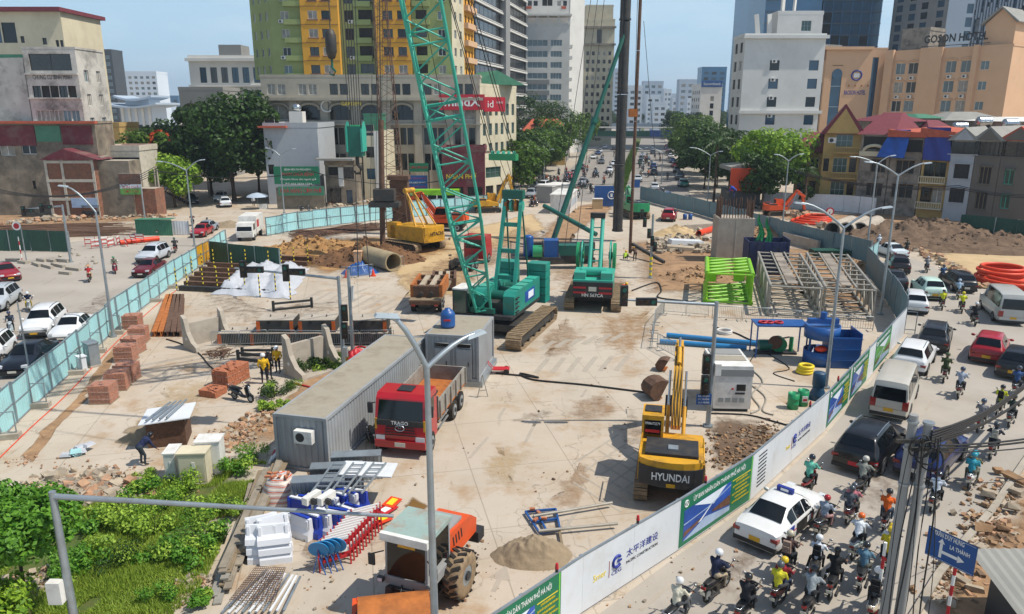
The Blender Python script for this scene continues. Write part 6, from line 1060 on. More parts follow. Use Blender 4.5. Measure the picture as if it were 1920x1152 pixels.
# ---------------- motorbikes
mk('bike_paint','20242a',r=.3,coat=.5,var=.03)
def bikeproto(kind):
 r=tg_('motorbike','x','motorbike');wr=.25 if kind=='scooter' else .29;xf,xb=(.62,-.60)
 for x,nm in((xf,'front_wheel'),(xb,'rear_wheel')):
  mb=MB();n=16;mb.tube([(x+(wr-.05)*math.cos(t*2*pi/n),0,wr+(wr-.05)*math.sin(t*2*pi/n))for t in range(n+1)],.05,'rubber',6,False);o=mb.bd(nm,r);mb=MB();mb.cyl((x,-.035,wr),(x,.035,wr),wr*.55,'galv',12);mb.bd('rim',o)
 mb=MB()
 def loft(secs,m_):
  vs_=[];n=10
  for x,z,w_,h_ in secs:
   for j in range(n):t=2*pi*j/n;vs_.append((x,w_*math.cos(t),z+h_*math.sin(t)))
  mb.add(vs_,[(i*n+j,(i+1)*n+j,(i+1)*n+(j+1)%n,i*n+(j+1)%n)for i in range(len(secs)-1)for j in range(n)],m_,True);mb.add(vs_[:n],[tuple(range(n))],m_);mb.add(vs_[-n:],[tuple(reversed(range(n)))],m_)
 if kind=='scooter':
  loft([(-.95,.76,.05,.05),(-.85,.68,.13,.12),(-.6,.58,.17,.17),(-.3,.52,.17,.18),(-.12,.42,.15,.14),(.0,.32,.15,.07),(.3,.30,.15,.06)],'bike_paint');mb.box((.42,0,.62),(.08,.36,.62),'bike_paint',rot=Matrix.Rotation(-.32,3,'Y'),top=(1,.6));loft([(.42,.98,.16,.07),(.5,1.0,.18,.09),(.6,.97,.1,.06)],'bike_paint');loft([(.38,.5,.06,.03),(.62,.54,.07,.03),(.85,.42,.05,.03)],'bike_paint')
 else:
  loft([(-.95,.72,.04,.04),(-.8,.68,.1,.07),(-.5,.62,.13,.11),(-.2,.60,.12,.12),(.1,.56,.1,.1),(.35,.62,.09,.14)],'bike_paint');mb.box((.42,0,.66),(.07,.34,.5),'bike_paint',rot=Matrix.Rotation(-.3,3,'Y'),top=(1,.6));loft([(.40,.98,.12,.06),(.5,.98,.14,.08),(.58,.94,.08,.06)],'bike_paint');mb.box((-.02,0,.36),(.4,.24,.22),'iron');loft([(.4,.56,.05,.025),(.62,.61,.06,.025),(.86,.5,.04,.025)],'bike_paint')
 mb.bd('body',r)
 mb=MB();loft([(-.82,.80,.1,.04),(-.5,.78,.15,.06),(-.15,.76,.14,.055),(.0,.74,.1,.04)],'black');mb.bd('seat',r)
 mb=MB();mb.tube([(.42,.36,1.04),(.46,.15,1.08),(.46,-.15,1.08),(.42,-.36,1.04)],.018,'dark',6);mb.bd('handlebar',r)
 for s in(-1,1):mb=MB();mb.bar((.45,s*.22,1.08),(.43,s*.3,1.28),.014,'dark');mb.ell((.43,s*.32,1.3),(.02,.065,.045),'chrome',8,5);mb.bd('mirror',r)
 mb=MB();mb.tube([(.5,0,.95),(.62,0,wr)],.035,'galv',6);mb.bd('fork',r)
 mb=MB();mb.box((-.93,0,.70),(.06,.16,.09),'tail');mb.bd('tail_light',r);mb=MB();mb.box((-.98,0,.52),(.012,.19,.14),'plate',rot=Matrix.Rotation(-.3,3,'Y'));mb.bd('number_plate',r);mb=MB();mb.ell((.6,0,.9),(.04,.1,.06),'lamp',8,5);mb.bd('headlight',r)
 mb=MB();mb.tube([(-.1,-.17,.28),(-.4,-.2,.3),(-.85,-.2,.38)],[.03,.05,.055],'iron',8);mb.bd('exhaust',r)
 if kind=='scooter':mb=MB();mb.tube([(-.65,.12,.84),(-.95,.1,.87),(-.95,-.1,.87),(-.65,-.12,.84)],.016,'chrome',5);mb.bd('grab_rail',r)
 return r
BIKE={k:bikeproto(k)for k in('scooter','underbone')}
BSC=.95
CNAME={}
def bike(kind,blabel,loc,rz,col,riders=(),s=BSC,group=None,rgroup=None):
 o=dup(BIKE[kind],loc,rz,blabel,group,{'bike_paint':PM(col,.3,.5,dirt=.06)},s);o.name='motorbike'
 for rd in riders:psn(rd[0],loc,rz,*rd[1:],s=s,group=rgroup)
 return o
def dirpx(px,py,ax,ay):return head(G(px,py),G(px+ax,py+ay))
RR=[((1507,932),(34,-38),'underbone','7a1a20',[('rider in a mint green jacket next to the hoarding','sit','5fb09a','1a1a20','helmet','1c2230')]),((1605,935),(30,-30),'underbone','2a2c30',[('rider in a grey jacket and pale cap behind the black suv','sit','7d8078','1e2024','helmet','b9b6ac')]),((1587,985),(26,-38),'scooter','3a1420',[('rider in a dusty pink shirt','sit','b06a74','4a463c','helmet','4a5058'),('grey-clad passenger behind the pink-shirted rider','pas','4a5058','2a2a30','helmet','3f464e')]),((1655,1000),(10,-36),'underbone','22262c',[('rider in a bright orange company shirt','sit','d8601a','3a4a5a','helmet','1c1c20')]),((1533,1010),(34,-34),'scooter','1a1c1e',[('rider in a pale blue-grey shirt and red helmet','sit','8f9aa8','a07a78','helmet','a01420')]),((1597,1050),(24,-36),'scooter','a9b6b0',[('rider in a white shirt with an orange helmet','sit','d4dae0','15171c','helmet','d8621a')]),((1660,1075),(10,-40),'underbone','1b1d22',[('rider in a white blouse wearing a yellow helmet','sit','d8dae0','16181e','helmet','d8b81a'),('passenger in yellow with a yellow helmet','pas','c8b01a','2a2c30','helmet','d8b81a')]),((1465,1090),(26,-40),'scooter','1c2026',[('rider in a brown hooded coat with a backpack','sit','4a3430','1c2028','helmet','b0a890','8a7466')]),((1522,1095),(16,-40),'underbone','23262a',[('rider in a white shirt with a black backpack','foot','d0d6de','141518','helmet','d2d4d6','14161a')]),((1555,1125),(16,-42),'underbone','2c2a24',[('rider in a black hooded top, one foot on the road','foot','101114','141414','hair','0c0c0e')]),((1610,1110),(14,-42),'underbone','2b2b2e',[('rider in a steel blue shirt and dark helmet','sit','55788c','4f5048','helmet','1e2024')]),((1452,1140),(26,-36),'scooter','34201c',[('rider in a dark red jacket with a yellow helmet','foot','7a1420','24344a','helmet','d8b81a'),('front rider in a yellow jacket and grey helmet','pas','c8c02a','3a3c40','helmet','4a5056')]),((1508,1165),(20,-40),'underbone','2a1c20',[('rider in a light grey hoodie and black helmet','sit','8a9296','16181c','helmet','16181c')]),((1630,1170),(14,-42),'scooter','b0a48e',[('rider with a black backpack and white helmet at the bottom edge','sit','55585c','24262a','helmet','d8d8d8','131417')]),((1385,1175),(26,-38),'scooter','1a1a1c',[('dark-haired rider cut by the bottom edge','sit','1c1e24','1c1e24','helmet','141518')]),((1253,1185),(34,-36),'scooter','55585c',[('rider with a pale helmet at the bottom edge by the hoarding','sit','c8c2ae','3a3c40','helmet','d2d2d0')]),((1325,1130),(40,-34),'underbone','1d1a1a',[('rider in a navy jacket alone on the near lane','sit','1a2440','a09078','helmet','d4d6d8')]),((1745,962),(22,-34),'scooter','1c1e20',[('rider in a white shirt left of the earth bank','sit','ccd6e0','121418','helmet','20263a')]),((1815,918),(18,-34),'scooter','c8c8c4',[('rider in an olive jacket with a teal helmet','sit','6a6a4a','55584a','helmet','1f8fa0'),('passenger in teal with a teal helmet','pas','2a90a4','55584a','helmet','1f8fa0')]),((1855,862),(16,-32),'underbone','24262a',[('rider with a pale rucksack near the kerb','sit','1c2230','1e2026','helmet','2a3038','a8a698')]),((1890,802),(14,-28),'scooter','1e2a26',[('rider in a dark green jacket at the right','sit','20302a','1c2024','helmet','24322c')]),((1832,812),(18,-30),'underbone','2a2c2e',[('rider in a grey shirt beside the cable bundle','sit','77777a','8a8478','helmet','3a4a5c')]),((1868,782),(18,-28),'underbone','24262a',[('rider in a neon yellow jacket with black rucksack','sit','c4c81e','7a7a78','helmet','1c1c20','14161a')]),((1900,745),(14,-26),'scooter','22262c',[('rider in a blue jacket at the right edge','sit','2a4a78','2a3038','helmet','3a4450')]),((1795,748),(14,-30),'scooter','3a1a20',[('rider in a pale hooded jacket in mid road','sit','9aa4b4','2a2c30','helmet','2a3a50')]),((1768,718),(10,-30),'underbone','24282c',[('rider in an army green uniform','sit','33401e','33401e','helmet','3a4a24')]),((1766,582),(-6,-18),'underbone','2a2c2e',[('delivery rider in neon yellow left of the minibus','sit','c8cc1e','2a2c30','helmet','2a2c34')]),((1803,588),(-6,-18),'underbone','3a3c3e',[('delivery rider in neon yellow with a yellow helmet','sit','c8cc1e','3a3c40','helmet','d8c41a')]),((1828,612),(-14,-18),'underbone','16181a',[('rider in black right behind the minibus','sit','14161a','14161a','helmet','c8ccd0')]),((1796,562),(-6,-16),'scooter','4a4c50',[('rider in a pale blue shirt ahead of the minibus','sit','9ab0c4','2a2c30','helmet','a8b8c8')]),((1738,512),(-8,-14),'scooter','2a2c30',[('rider in a grey shirt on the bend','sit','8a8c90','3a3c40','helmet','b4b8bc')]),((1700,478),(-8,-10),'underbone','1c2420',[('rider in black at the fence corner','sit','1a201c','1c1e20','helmet','24382c')]),((1648,468),(-10,-10),'scooter','3a3c40',[('rider in a white shirt beyond the fence corner','sit','c0ccd8','2a2c30','helmet','b8c4d0')]),((1768,530),(-10,-10),'scooter','24303c',[('rider in a blue top near the sandy lot','sit','3a5a80','2a2c30','helmet','3a4450')]),((167,530),(12,-18),'underbone','7a1a1e',[('rider in red with a conical hat on the left road','sit','a01c24','c0a888','cone','b08a6a')]),((216,510),(4,16),'scooter','8a1c24',[('rider coming towards the camera on a red scooter','sit','6a6a5c','4a3c3c','helmet','5a8a6a')]),((328,475),(8,-12),'scooter','7a2a2a',[('rider in dark clothes beside the cyan fence','sit','24282c','2a2c30','helmet','3a5a4a')]),((55,580),(4,18),'scooter','a8a8a4',[('rider in navy and yellow on a white scooter','sit','1c2a48','a8901c','helmet','c8ccd0')]),((24,622),(-6,18),'scooter','a8b4b8',[('rider in dark blue on a pale scooter at the left','sit','2a3444','1c1e24','helmet','2a3850')]),((388,432),(10,-6),'scooter','24262a',[('rider in black behind the silver sedan','sit','1c1e22','1c1e22','helmet','2a2c30')]),((361,424),(4,-8),'underbone','4a2420',[('rider in dark red near the green shed','sit','5a2a24','2a2c30','helmet','b8b8b4')]),]
ORD=['dark','worn','dusty']
for i,(p,dv,kind,col,rs)in enumerate(RR):
 rz=dirpx(*p,*dv);loc=G(*p)+V((math.cos(rz),math.sin(rz),0))*.6;bike(kind,'motorbike under the '+rs[0][0],loc,rz,col,rs,group='motorbikes in traffic',rgroup='motorbike riders in traffic')
bike('scooter','black parked scooter with a lime bag on it beside the weeds',G(455,752),dirpx(455,752,30,6),'16181c');bike('underbone','parked black motorbike lying in the shade behind the red truck',G(700,838),dirpx(700,838,14,30),'141518');bike('underbone','dark motorbike parked by the left-hand green sheet shed',G(300,440),dirpx(300,440,14,-6),'1c1e22')
bike('scooter','motorbike parked by the street wall under the billboards',G(572,396),0.2,'2a3038')
WK_='workers on the site'
for lab,px,tgt,pose,sh,trs,cap,capc,vest in[('worker in a yellow vest and white helmet seen from behind',(497,720),(520,650),'std','d8a818','15161a','helmet','d8dadc','d8a818'),('worker in a yellow vest reading beside the concrete channel',(522,700),(490,720),'std','d8a818','15161a','helmet','d8dadc','d8a818'),('person in black clothes between the two yellow-vested workers',(506,712),(540,690),'std','14161c','1a1c22','hair','14161c',None),('worker in an orange vest standing left of the green rig',(1077,548),(1110,545),'std','2a2c34','15161a','helmet','d8a818','d05a1a'),('worker in an orange vest at the right track of the green rig',(1164,560),(1200,560),'bnd','d05a1a','2a2c34','helmet','d8a818',None),('worker in lime crouching at the rusty pole',(1172,488),(1185,480),'sqt','a8c83a','2a2c34','helmet','d8a818',None),('worker with a yellow helmet bending by the piling rig base',(1002,485),(1020,484),'sqt','8a2a2a','2a2c34','helmet','d8a818',None),('worker in blue on the ground behind the rusty pole',(1190,490),(1170,480),'bnd','4a3424','3a3028','helmet','a8781a',None),('person in navy bending over beside the metal-roofed hut',(270,872),(300,862),'bnd','1a2448','24303a','hair','15171c',None),('worker in blue beside the yellow drilling rig',(738,430),(760,430),'std','1c2a48','1c1e24','helmet','2a3a6a',None),('worker standing near the orange excavator',(795,434),(760,432),'sqt','2a2c30','1c1e24','helmet','24262a',None),('person in blue on top of the pier column rebar',(0,0),(0,0),'bnd','2440a0','24305a','hair','15171c',None),('street vendor in white under the parasol',(476,388),(500,390),'std','c8ccd0','3a3c40','cone','c0b490',None)]:
 if px[0]:loc=G(*px);rz=head(loc,G(*tgt))
 else:loc=V(G(1370,487))+V((0,.6,6.4));rz=2.5
 psn(lab,loc,rz,pose,sh,trs,cap,capc,None,None,s=1.05,group=WK_)
for lab,px,m_ in(('orange warning vest figure board near the left road',(308,392),'d8401a'),):pass
# ---------------- far traffic on the boulevard
RT=random.Random(21);cols=['d0d2d4','15171a','8a9096','2a2e34','a01820','1c3a6a','c8ccd0','4a4e54']
def farcar(al_,ac,back,kind,col,lab):
 loc=B(al_,ac);rz=math.atan2(BE.y,BE.x)+(0 if back else pi);o=dup(cpr(kind),loc,rz,lab,'distant boulevard traffic',{'car_paint':PM(col,.3,.6,dirt=.12)});o.name='car';o['category']='car'
CN={'d0d2d4':'white','15171a':'black','8a9096':'silver','2a2e34':'dark grey','a01820':'red','1c3a6a':'blue','c8ccd0':'pale','4a4e54':'grey'}
for i in range(15):c=RT.choice(cols);farcar(58+i*11+RT.uniform(-3,3),RT.choice((-9.5,-5.5,-1.5)),False,RT.choice(('sedan','suv','hatch')),c,'distant %s car on the left carriageway of the boulevard'%CN[c])
for i in range(20):c=RT.choice(cols);farcar(50+i*9+RT.uniform(-2,2),(15.2 if i%2 else RT.choice((6,9.5,12.4))),True,RT.choice(('sedan','suv','hatch')),c,'distant %s car on the right carriageway of the boulevard'%CN[c])
for lab,p,dv,kind,c in(('white car crossing beyond the site cabins',(1025,352),(-12,4),'suv','d0d2d4'),('silver car at the far left crossing',(998,368),(-6,6),'suv','8a9096'),('dark car among the motorbikes at the far crossing',(1003,352),(-6,5),'sedan','2a2e34'),('pale car on the far crossing behind the teal mast',(968,360),(-8,3),'sedan','c8ccd0'),('grey car beside the far right fence',(1220,372),(2,-8),'sedan','8a9096'),('dark car by the far right kerb',(1250,378),(3,-8),'hatch','1c3a6a'),('turquoise taxi parked under the right-hand trees',(1283,352),(2,-8),'hatch','1c3a6a'),('black car parked under the right-hand trees',(1275,335),(2,-8),'suv','15171a')):car(kind,lab,p,(p[0]+dv[0],p[1]+dv[1]),{'turquoise taxi parked under the right-hand trees':'1f8a7a'}.get(lab,c),None,1.0,'distant boulevard traffic')
SH=['3a4a5a','a8b0b8','8a2a2a','2a5a4a','1c2a48','c8c8c0','6a5a4a','24262a','3a6a8a','b0603a']
SN=dict(zip(SH,['slate blue','pale grey','dark red','deep green','navy','off-white','brown','black','sky blue','rust orange']))
def farbike(loc,rz,k,zone='at the crossing beyond the cabins'):
 c=RT.choice(SH);bike(RT.choice(('scooter','underbone')),'distant motorbike of the rider in '+SN[c]+' '+zone,loc,rz,RT.choice(('15171a','3a1a1c','2a2e34','a8a8a4')),[('distant motorbike rider in '+SN[c]+' '+zone,'sit',c,'24262c','helmet',RT.choice(SH))],s=1.1,group='distant motorbikes',rgroup='distant motorbike riders')
k=0
for i in range(40):
 px,py=RT.uniform(935,1150),RT.uniform(318,392)
 if py>372 and px>1010:py-=40
 if px<960+(392-py)*.9:px+=60
 g=G(px,py);farbike(g,math.atan2(BE.y,BE.x)+pi+RT.gauss(0,.5),i)
for i in range(22):farbike(B(RT.uniform(32,170),RT.uniform(5,14)),math.atan2(BE.y,BE.x)+RT.gauss(0,.12),i,'on the outbound carriageway')
for i in range(14):farbike(B(RT.uniform(60,180),RT.uniform(-11,0)),math.atan2(BE.y,BE.x)+pi+RT.gauss(0,.12),i,'on the inbound carriageway')
for k_ in list(CARS.values())+list(BIKE.values()):drop(k_)
# ---------------- site machines
def pl_(r,loc,rz):r.location=loc;r.rotation_euler=(0,0,rz);return r
def trk(r,y,x0,x1,w_,h_,nm='track',m='track',links=34):
 """crawler: frame, road wheels and a belt of single shoes"""
 mb=MB();rr=h_/2;mb.bb((x0+rr,y-w_*.28,h_*.22),(x1-rr,y+w_*.28,h_*.8),'iron')
 for x in(x0+rr,x1-rr):mb.cyl((x,y-w_*.3,rr),(x,y+w_*.3,rr),rr*.86,'iron',16)
 for i in range(6):x=x0+rr+(x1-x0-2*rr)*(i+.5)/6;mb.cyl((x,y-w_*.32,h_*.2),(x,y+w_*.32,h_*.2),h_*.16,'iron',10)
 o=mb.bd(nm,r);L=x1-x0-2*rr;per=2*L+2*pi*rr;mb=MB();mb.bb((-.5,-w_/2,-.03),(.5,w_/2,.03),m);mb.bb((-.1,-w_/2,.03),(.1,w_/2,.075),m);sh=mb.mesh('track_shoe')
 for i in range(links):
  s=per*i/links
  if s<L:p=(x0+rr+s,h_);a=0
  elif s<L+pi*rr:t=(s-L)/rr;p=(x1-rr+rr*math.sin(t),rr+rr*math.cos(t));a=t
  elif s<2*L+pi*rr:p=(x1-rr-(s-L-pi*rr),0.02);a=pi
  else:t=(s-2*L-pi*rr)/rr;p=(x0+rr-rr*math.sin(t),rr-rr*math.cos(t));a=pi+t
  q=ob('track_shoe',sh);q.location=(p[0],y,p[1]);q.rotation_euler=(0,a,0);q.scale=(per/links*.92,1,1);kid(q,o)
def ltc(r,a,b,w_,h_,m,bays,nm='boom_section',cr=.07,lr=.035,taper=None,up=None,roll=0,ch=6):
 """square lattice from a to b; taper=(start scale, end scale)"""
 a,b=V(a),V(b);d=(b-a).normalized();sx=d.cross(up or V((0,0,1))).normalized();sy=sx.cross(d).normalized()
 if roll:q=Matrix.Rotation(roll,3,d);sx=q@sx;sy=q@sy
 t0,t1=taper or(1,1)
 def c(t,i,j):k=t0+(t1-t0)*t;return a.lerp(b,t)+sx*w_/2*i*k+sy*h_/2*j*k
 cs=[(-1,-1),(1,-1),(1,1),(-1,1)];mb=MB()
 for i,j in cs:mb.cyl(c(0,i,j),c(1,i,j),cr,m,ch)
 o=mb.bd(nm,r);o['kind']='stuff' if False else 'part';del o['kind'];mb=MB()
 for k in range(bays):
  for e in range(4):
   p,q=cs[e],cs[(e+1)%4];f=(k+e)%2
   mb.cyl(c(k/bays,*(p if f else q)),c((k+1)/bays,*(q if f else p)),lr,m,5,cap=False)
   if k%3==0:mb.cyl(c(k/bays,*p),c(k/bays,*q),lr*1.1,m,5,cap=False)
 for e in range(4):mb.cyl(c(1,*cs[e]),c(1,*cs[(e+1)%4]),lr*1.3,m,5,cap=False)
 l_=mb.bd('lacing',o);l_['kind']='stuff';return o
def rop(r,pts,rr=.025,nm='rope',m='iron'):mb=MB();mb.tube(pts,rr,m,5);return mb.bd(nm,r)
# --- the big teal crawler crane
cr=tg_('crawler_crane','large teal crawler crane with a tall lattice boom in the middle of the site','crane');f=V((-.335,-.942,0));rzc=math.atan2(f.y,f.x);cc=V((-.9,51.9,0));Q=Matrix.Translation(cc)@Matrix.Rotation(rzc,4,'Z');QI=Q.inverted()
Lc=lambda p:QI@V(p)
for y in(-2.55,2.55):trk(cr,y,-4.3,4.3,1.1,1.05,links=46)
mb=MB();mb.bb((-1.8,-2.1,.5),(1.8,2.1,1.0),'iron');mb.cyl((0,0,1.0),(0,0,1.35),1.2,'dark',20);mb.bd('carbody',cr)
mb=MB();mb.bb((-4.6,-1.6,1.35),(1.9,1.6,1.6),'dark');mb.bd('turntable',cr)
for s in(-1,1):
 mb=MB();mb.ext([(-4.5,1.6),(1.3,1.6),(1.3,2.9),(.9,3.2),(-4.5,3.2)],s*1.6-(.85 if s>0 else 0),s*1.6+(.85 if s<0 else 0),'teal');mb.bd('house_panel',cr)
 for k in range(4):mb=MB();mb.bb((-4.1+k*1.15,s*1.6-.02*s,3.2),(-3.2+k*1.15,s*.85,3.26),'teal_light');mb.bd('engine_hatch',cr)
 for k in range(4):mb=MB();mb.bb((.55,s*1.6,1.75+k*.32),(1.15,s*1.72,1.82+k*.32),'dark');mb.bd('step',cr)
mb=MB();mb.bb((-3.2,1.605,1.95),(-1.0,1.62,2.75),'pic_blue');mb.bd('company_banner',cr);mb=MB();mb.bb((-2.9,1.622,2.1),(-1.7,1.63,2.6),'pic_white');mb.bd('banner_print',cr)
mb=MB();mb.bb((-4.4,-.72,1.6),(1.0,.72,2.3),'iron');mb.bd('machinery_deck',cr)
for x in(-.4,-1.9,-3.2):mb=MB();mb.cyl((x,-.65,2.45),(x,.65,2.45),.42,'teal_dark',16);mb.cyl((x,-.7,2.45),(x,-.64,2.45),.6,'teal',16);mb.cyl((x,.64,2.45),(x,.7,2.45),.6,'teal',16);mb.bd('winch_drum',cr)
mb=MB();mb.bb((.3,-2.75,1.4),(2.1,-1.65,1.65),'dark');mb.bb((.3,-2.75,3.3),(2.1,-1.65,3.4),'white')
for x,y in((.34,-2.7),(.34,-1.7),(2.05,-2.7),(2.05,-1.7)):mb.bar((x,y,1.6),(x,y,3.35),.08,'dark')
mb.bd('cab',cr);mb=MB();mb.bb((.38,-2.72,1.66),(2.08,-1.68,3.28),'glass_green');mb.bd('cab_glazing',cr)
for s in(-1,1):
 for k in range(5):mb=MB();mb.bb((-5.9,s*1.25-.75,1.05+k*.62),(-4.7,s*1.25+.75,1.62+k*.62),'teal');mb.bd('counterweight',cr)
for s in(-1,1):
 mb=MB();mb.bar((-1.0,s*.75,2.4),(-3.6,s*.6-.2,9.2),.24,'teal',.34);mb.bd('gantry_leg',cr);mb=MB();mb.bar((-4.3,s*.75,3.1),(-3.6,s*.6-.2,9.2),.1,'teal_dark');mb.bd('gantry_backstay',cr)
for t in(.18,.45,.72):mb=MB();p=V((-1.0,0,2.4)).lerp(V((-3.6,-.2,9.2)),t);mb.bar(p+V((0,-.72,0)),p+V((0,.68,0)),.18,'teal',.3);mb.bd('gantry_tie',cr)
mb=MB();mb.bb((-3.9,-1.0,9.1),(-3.3,.6,9.75),'teal_dark');mb.bd('gantry_head',cr)
for k in range(4):mb=MB();mb.cyl((-3.6,-.8+k*.38,8.6),(-3.6,-.62+k*.38,8.6),.42,'teal_light' if k%2 else 'rust_orange',16);mb.bd('sheave',cr)
b0=V((-2.0,50.9,1.9));bd=V((-.127,-.435,.891)).normalized();BT=lambda s:Lc(b0+bd*s)
upv=(Q.to_3x3().inverted()@V((-.335,-.942,-.5)))
ltc(cr,BT(.2),BT(8),2.0,1.9,'teal_light',7,taper=(.5,1),up=upv,roll=.42,cr=.1,lr=.055)
for k in range(4):ltc(cr,BT(8+k*7.2),BT(8+(k+1)*7.2-.08),2.0,1.9,'teal_light',5,up=upv,roll=.42,cr=.09,lr=.05)
ltc(cr,BT(36.8),BT(40),2.0,1.9,'teal',3,taper=(1,.5),up=upv,roll=.42)
mb=MB();p=BT(.6);mb.bar(p+V((0,-.9,-.6)),p+V((0,.9,-.6)),.35,'teal_dark');mb.bd('boom_foot',cr)
tip=b0+bd*39.5;gt=Q@V((-3.6,-.2,9.5));br=gt.lerp(tip,.1)
mb=MB();mb.bb((-.3,-1.0,-.22),(.3,1.0,.22),'green_crane');mb.xf(Matrix.Translation(Lc(br)));mb.bd('bridle',cr)
for k in range(5):mb=MB();q=Lc(br)+V((.0,-.8+k*.4,.22));mb.cyl(q-V((0,.06,0)),q+V((0,.06,0)),.2,'teal_light',12);mb.bd('bridle_sheave',cr)
for k in(-.75,-.25,.25,.75):rop(cr,[Lc(gt)+V((0,k*.7,.1)),Lc(br)+V((0,k,-.2))],.02)
for k in(-.9,.9):rop(cr,[Lc(br)+V((0,k,.2)),Lc(tip)+V((0,k*.4,0))],.028,'pendant');rop(cr,[Lc(br)+V((0,k*.8,.2)),Lc(tip)+V((0,k*.3,-.5))],.028,'pendant')
rop(cr,[Lc(b0+bd*2),Lc(tip)],.02);pl_(cr,cc,rzc)
def hook(px,py,Y,s,lab,m,n=6,top=tip):
 q=P(px,py,Y);t=tg_('hook_block',lab,'crane hook',q);return t,q
t,q=hook(668,265,34,1,'large teal hook block hanging on many ropes left of the boom','teal')
mb=MB();mb.bb((q.x-.3,q.y-.42,q.z-.65),(q.x+.3,q.y+.42,q.z+.65),'teal_dark');mb.bd('block_core',t)
for s in(-1,1):mb=MB();mb.add([(q.x+s*.36,q.y-.5,q.z-.45),(q.x+s*.36,q.y+.5,q.z-.45),(q.x+s*.36,q.y+.55,q.z+.5),(q.x+s*.36,q.y+.2,q.z+.85),(q.x+s*.36,q.y-.2,q.z+.85),(q.x+s*.36,q.y-.55,q.z+.5)],[(0,1,2,3,4,5)],'teal_light');mb.bb((q.x+s*.32-.03,q.y-.5,q.z-.45),(q.x+s*.32+.03,q.y+.5,q.z+.55),'teal_light');mb.bd('cheek_plate',t)
for k in range(4):mb=MB();mb.cyl((q.x-.22+k*.12,q.y,q.z+.35),(q.x-.14+k*.12,q.y,q.z+.35),.36,'green_crane',16);mb.bd('sheave',t)
mb=MB();mb.tube([q+V((0,0,-.6)),q+V((0,0,-1.0)),q+V((.16,0,-1.2)),q+V((.1,0,-1.42)),q+V((-.1,0,-1.42)),q+V((-.18,0,-1.28))],[.09,.09,.08,.07,.05,.03],'iron',8);mb.bd('hook',t)
for k in range(6):rop(t,[q+V((-.25+.1*k,-.1,.6)),V((tip.x-.5+.2*k,tip.y,tip.z))],.018)
for s in(-.1,.12):rop(t,[q+V((s,0,-1.3)),q+V((s*2.4,0,-6.2))],.022,'sling')
q2=P(621,92,31);t=tg_('hook_block','small dark ball hook on a single rope left of the large block','crane hook',q2)
mb=MB();mb.lathe([(.02,.75),(.12,.72),(.22,.5),(.22,-.1),(.14,-.35),(.05,-.4)],q2,'iron',12);mb.bd('ball_weight',t);mb=MB();mb.tube([q2+V((0,0,-.38)),q2+V((0,0,-.7)),q2+V((.12,0,-.85)),q2+V((.05,0,-1.0)),q2+V((-.1,0,-.95)),q2+V((-.12,0,-.85))],[.05,.05,.045,.04,.03,.02],'teal_dark',8);mb.bd('hook',t);rop(t,[q2+V((0,0,.7)),q2+V((0,2,26))],.022)
# --- green crawler rig seen from behind
g=V((6.9,60.2,0));gr=tg_('crawler_rig','green crawler rig seen from behind with two large hose reels','crane')
for y in(-1.85,1.85):trk(gr,y,-3.2,3.2,.8,1.0,links=34)
mb=MB();mb.bb((-1.5,-1.5,.5),(1.5,1.5,.95),'iron');mb.cyl((0,0,.95),(0,0,1.2),.9,'dark',16);mb.bd('carbody',gr)
mb=MB();mb.bb((-3.6,-1.55,1.25),(-2.7,1.55,2.45),'dark');mb.bd('counterweight',gr)
for k,z in enumerate((1.55,1.95)):
 for s in(-1,1):mb=MB();mb.bb((-3.62,s*1.0-.5,z),(-3.605,s*1.0+.5,z+.14),'letter_red');mb.bd('warning_stripe',gr)
text('HN 567CA',.36,'letter_white',gr,V((-3.62,0,1.42)),(0,-1,0),bold=.01);mb=MB();mb.bb((-3.62,-.3,1.75),(-3.605,.3,2.1),'plate');mb.bd('data_plate',gr)
mb=MB();mb.bb((-3.5,-1.55,2.45),(1.6,1.55,2.6),'teal_light');mb.bb((-2.7,-1.5,1.25),(1.6,1.5,2.45),'teal');mb.bd('house',gr)
for s in(-1,1):
 mb=MB();mb.bb((-3.3,s*1.05-.45,2.6),(-1.2,s*1.05+.45,3.15),'teal_light');mb.bd('engine_cover',gr)
 o=MB();n=22;o.tube([(.2+1.15*math.cos(2*pi*k/n),s*1.15,3.9+1.15*math.sin(2*pi*k/n))for k in range(n+1)],.07,'teal_light',6,False);o.tube([(.2+.5*math.cos(2*pi*k/12),s*1.15,3.9+.5*math.sin(2*pi*k/12))for k in range(13)],.06,'teal',6,False)
 for k in range(10):a=2*pi*k/10;o.bar((.2+.5*math.cos(a),s*1.15,3.9+.5*math.sin(a)),(.2+1.12*math.cos(a),s*1.15,3.9+1.12*math.sin(a)),.05,'teal_light')
 o.cyl((.2,s*1.0,3.9),(.2,s*1.3,3.9),.3,'green_crane',12);o.bd('hose_reel',gr);mb=MB();mb.cyl((.2,s*1.35,3.9),(.2,s*1.6,3.9),1.05,'green_crane',22);mb.bd('reel_drum',gr)
 mb=MB();mb.cyl((-1.8,s*.42,2.9),(.8,s*.42,7.0),.16,'teal_light',8);mb.bd('mast_leg',gr);mb=MB();mb.cyl((1.0,s*.42,2.6),(.8,s*.42,7.0),.09,'teal',8);mb.bd('mast_stay',gr)
for t_ in(.2,.4,.6,.8):mb=MB();p=V((-1.8,0,2.9)).lerp(V((.8,0,7.0)),t_);mb.bar(p+V((0,-.42,0)),p+V((0,.42,0)),.09,'teal_light');mb.bd('mast_rung',gr)
mb=MB();mb.bb((.5,-.6,6.9),(1.1,.6,7.3),'dark');mb.bd('mast_head',gr);mb=MB();mb.cyl((-2.0,-1.0,3.0),(-2.0,1.0,3.0),.35,'teal_light',14);mb.bd('winch_drum',gr)
pl_(gr,g,rad(80))
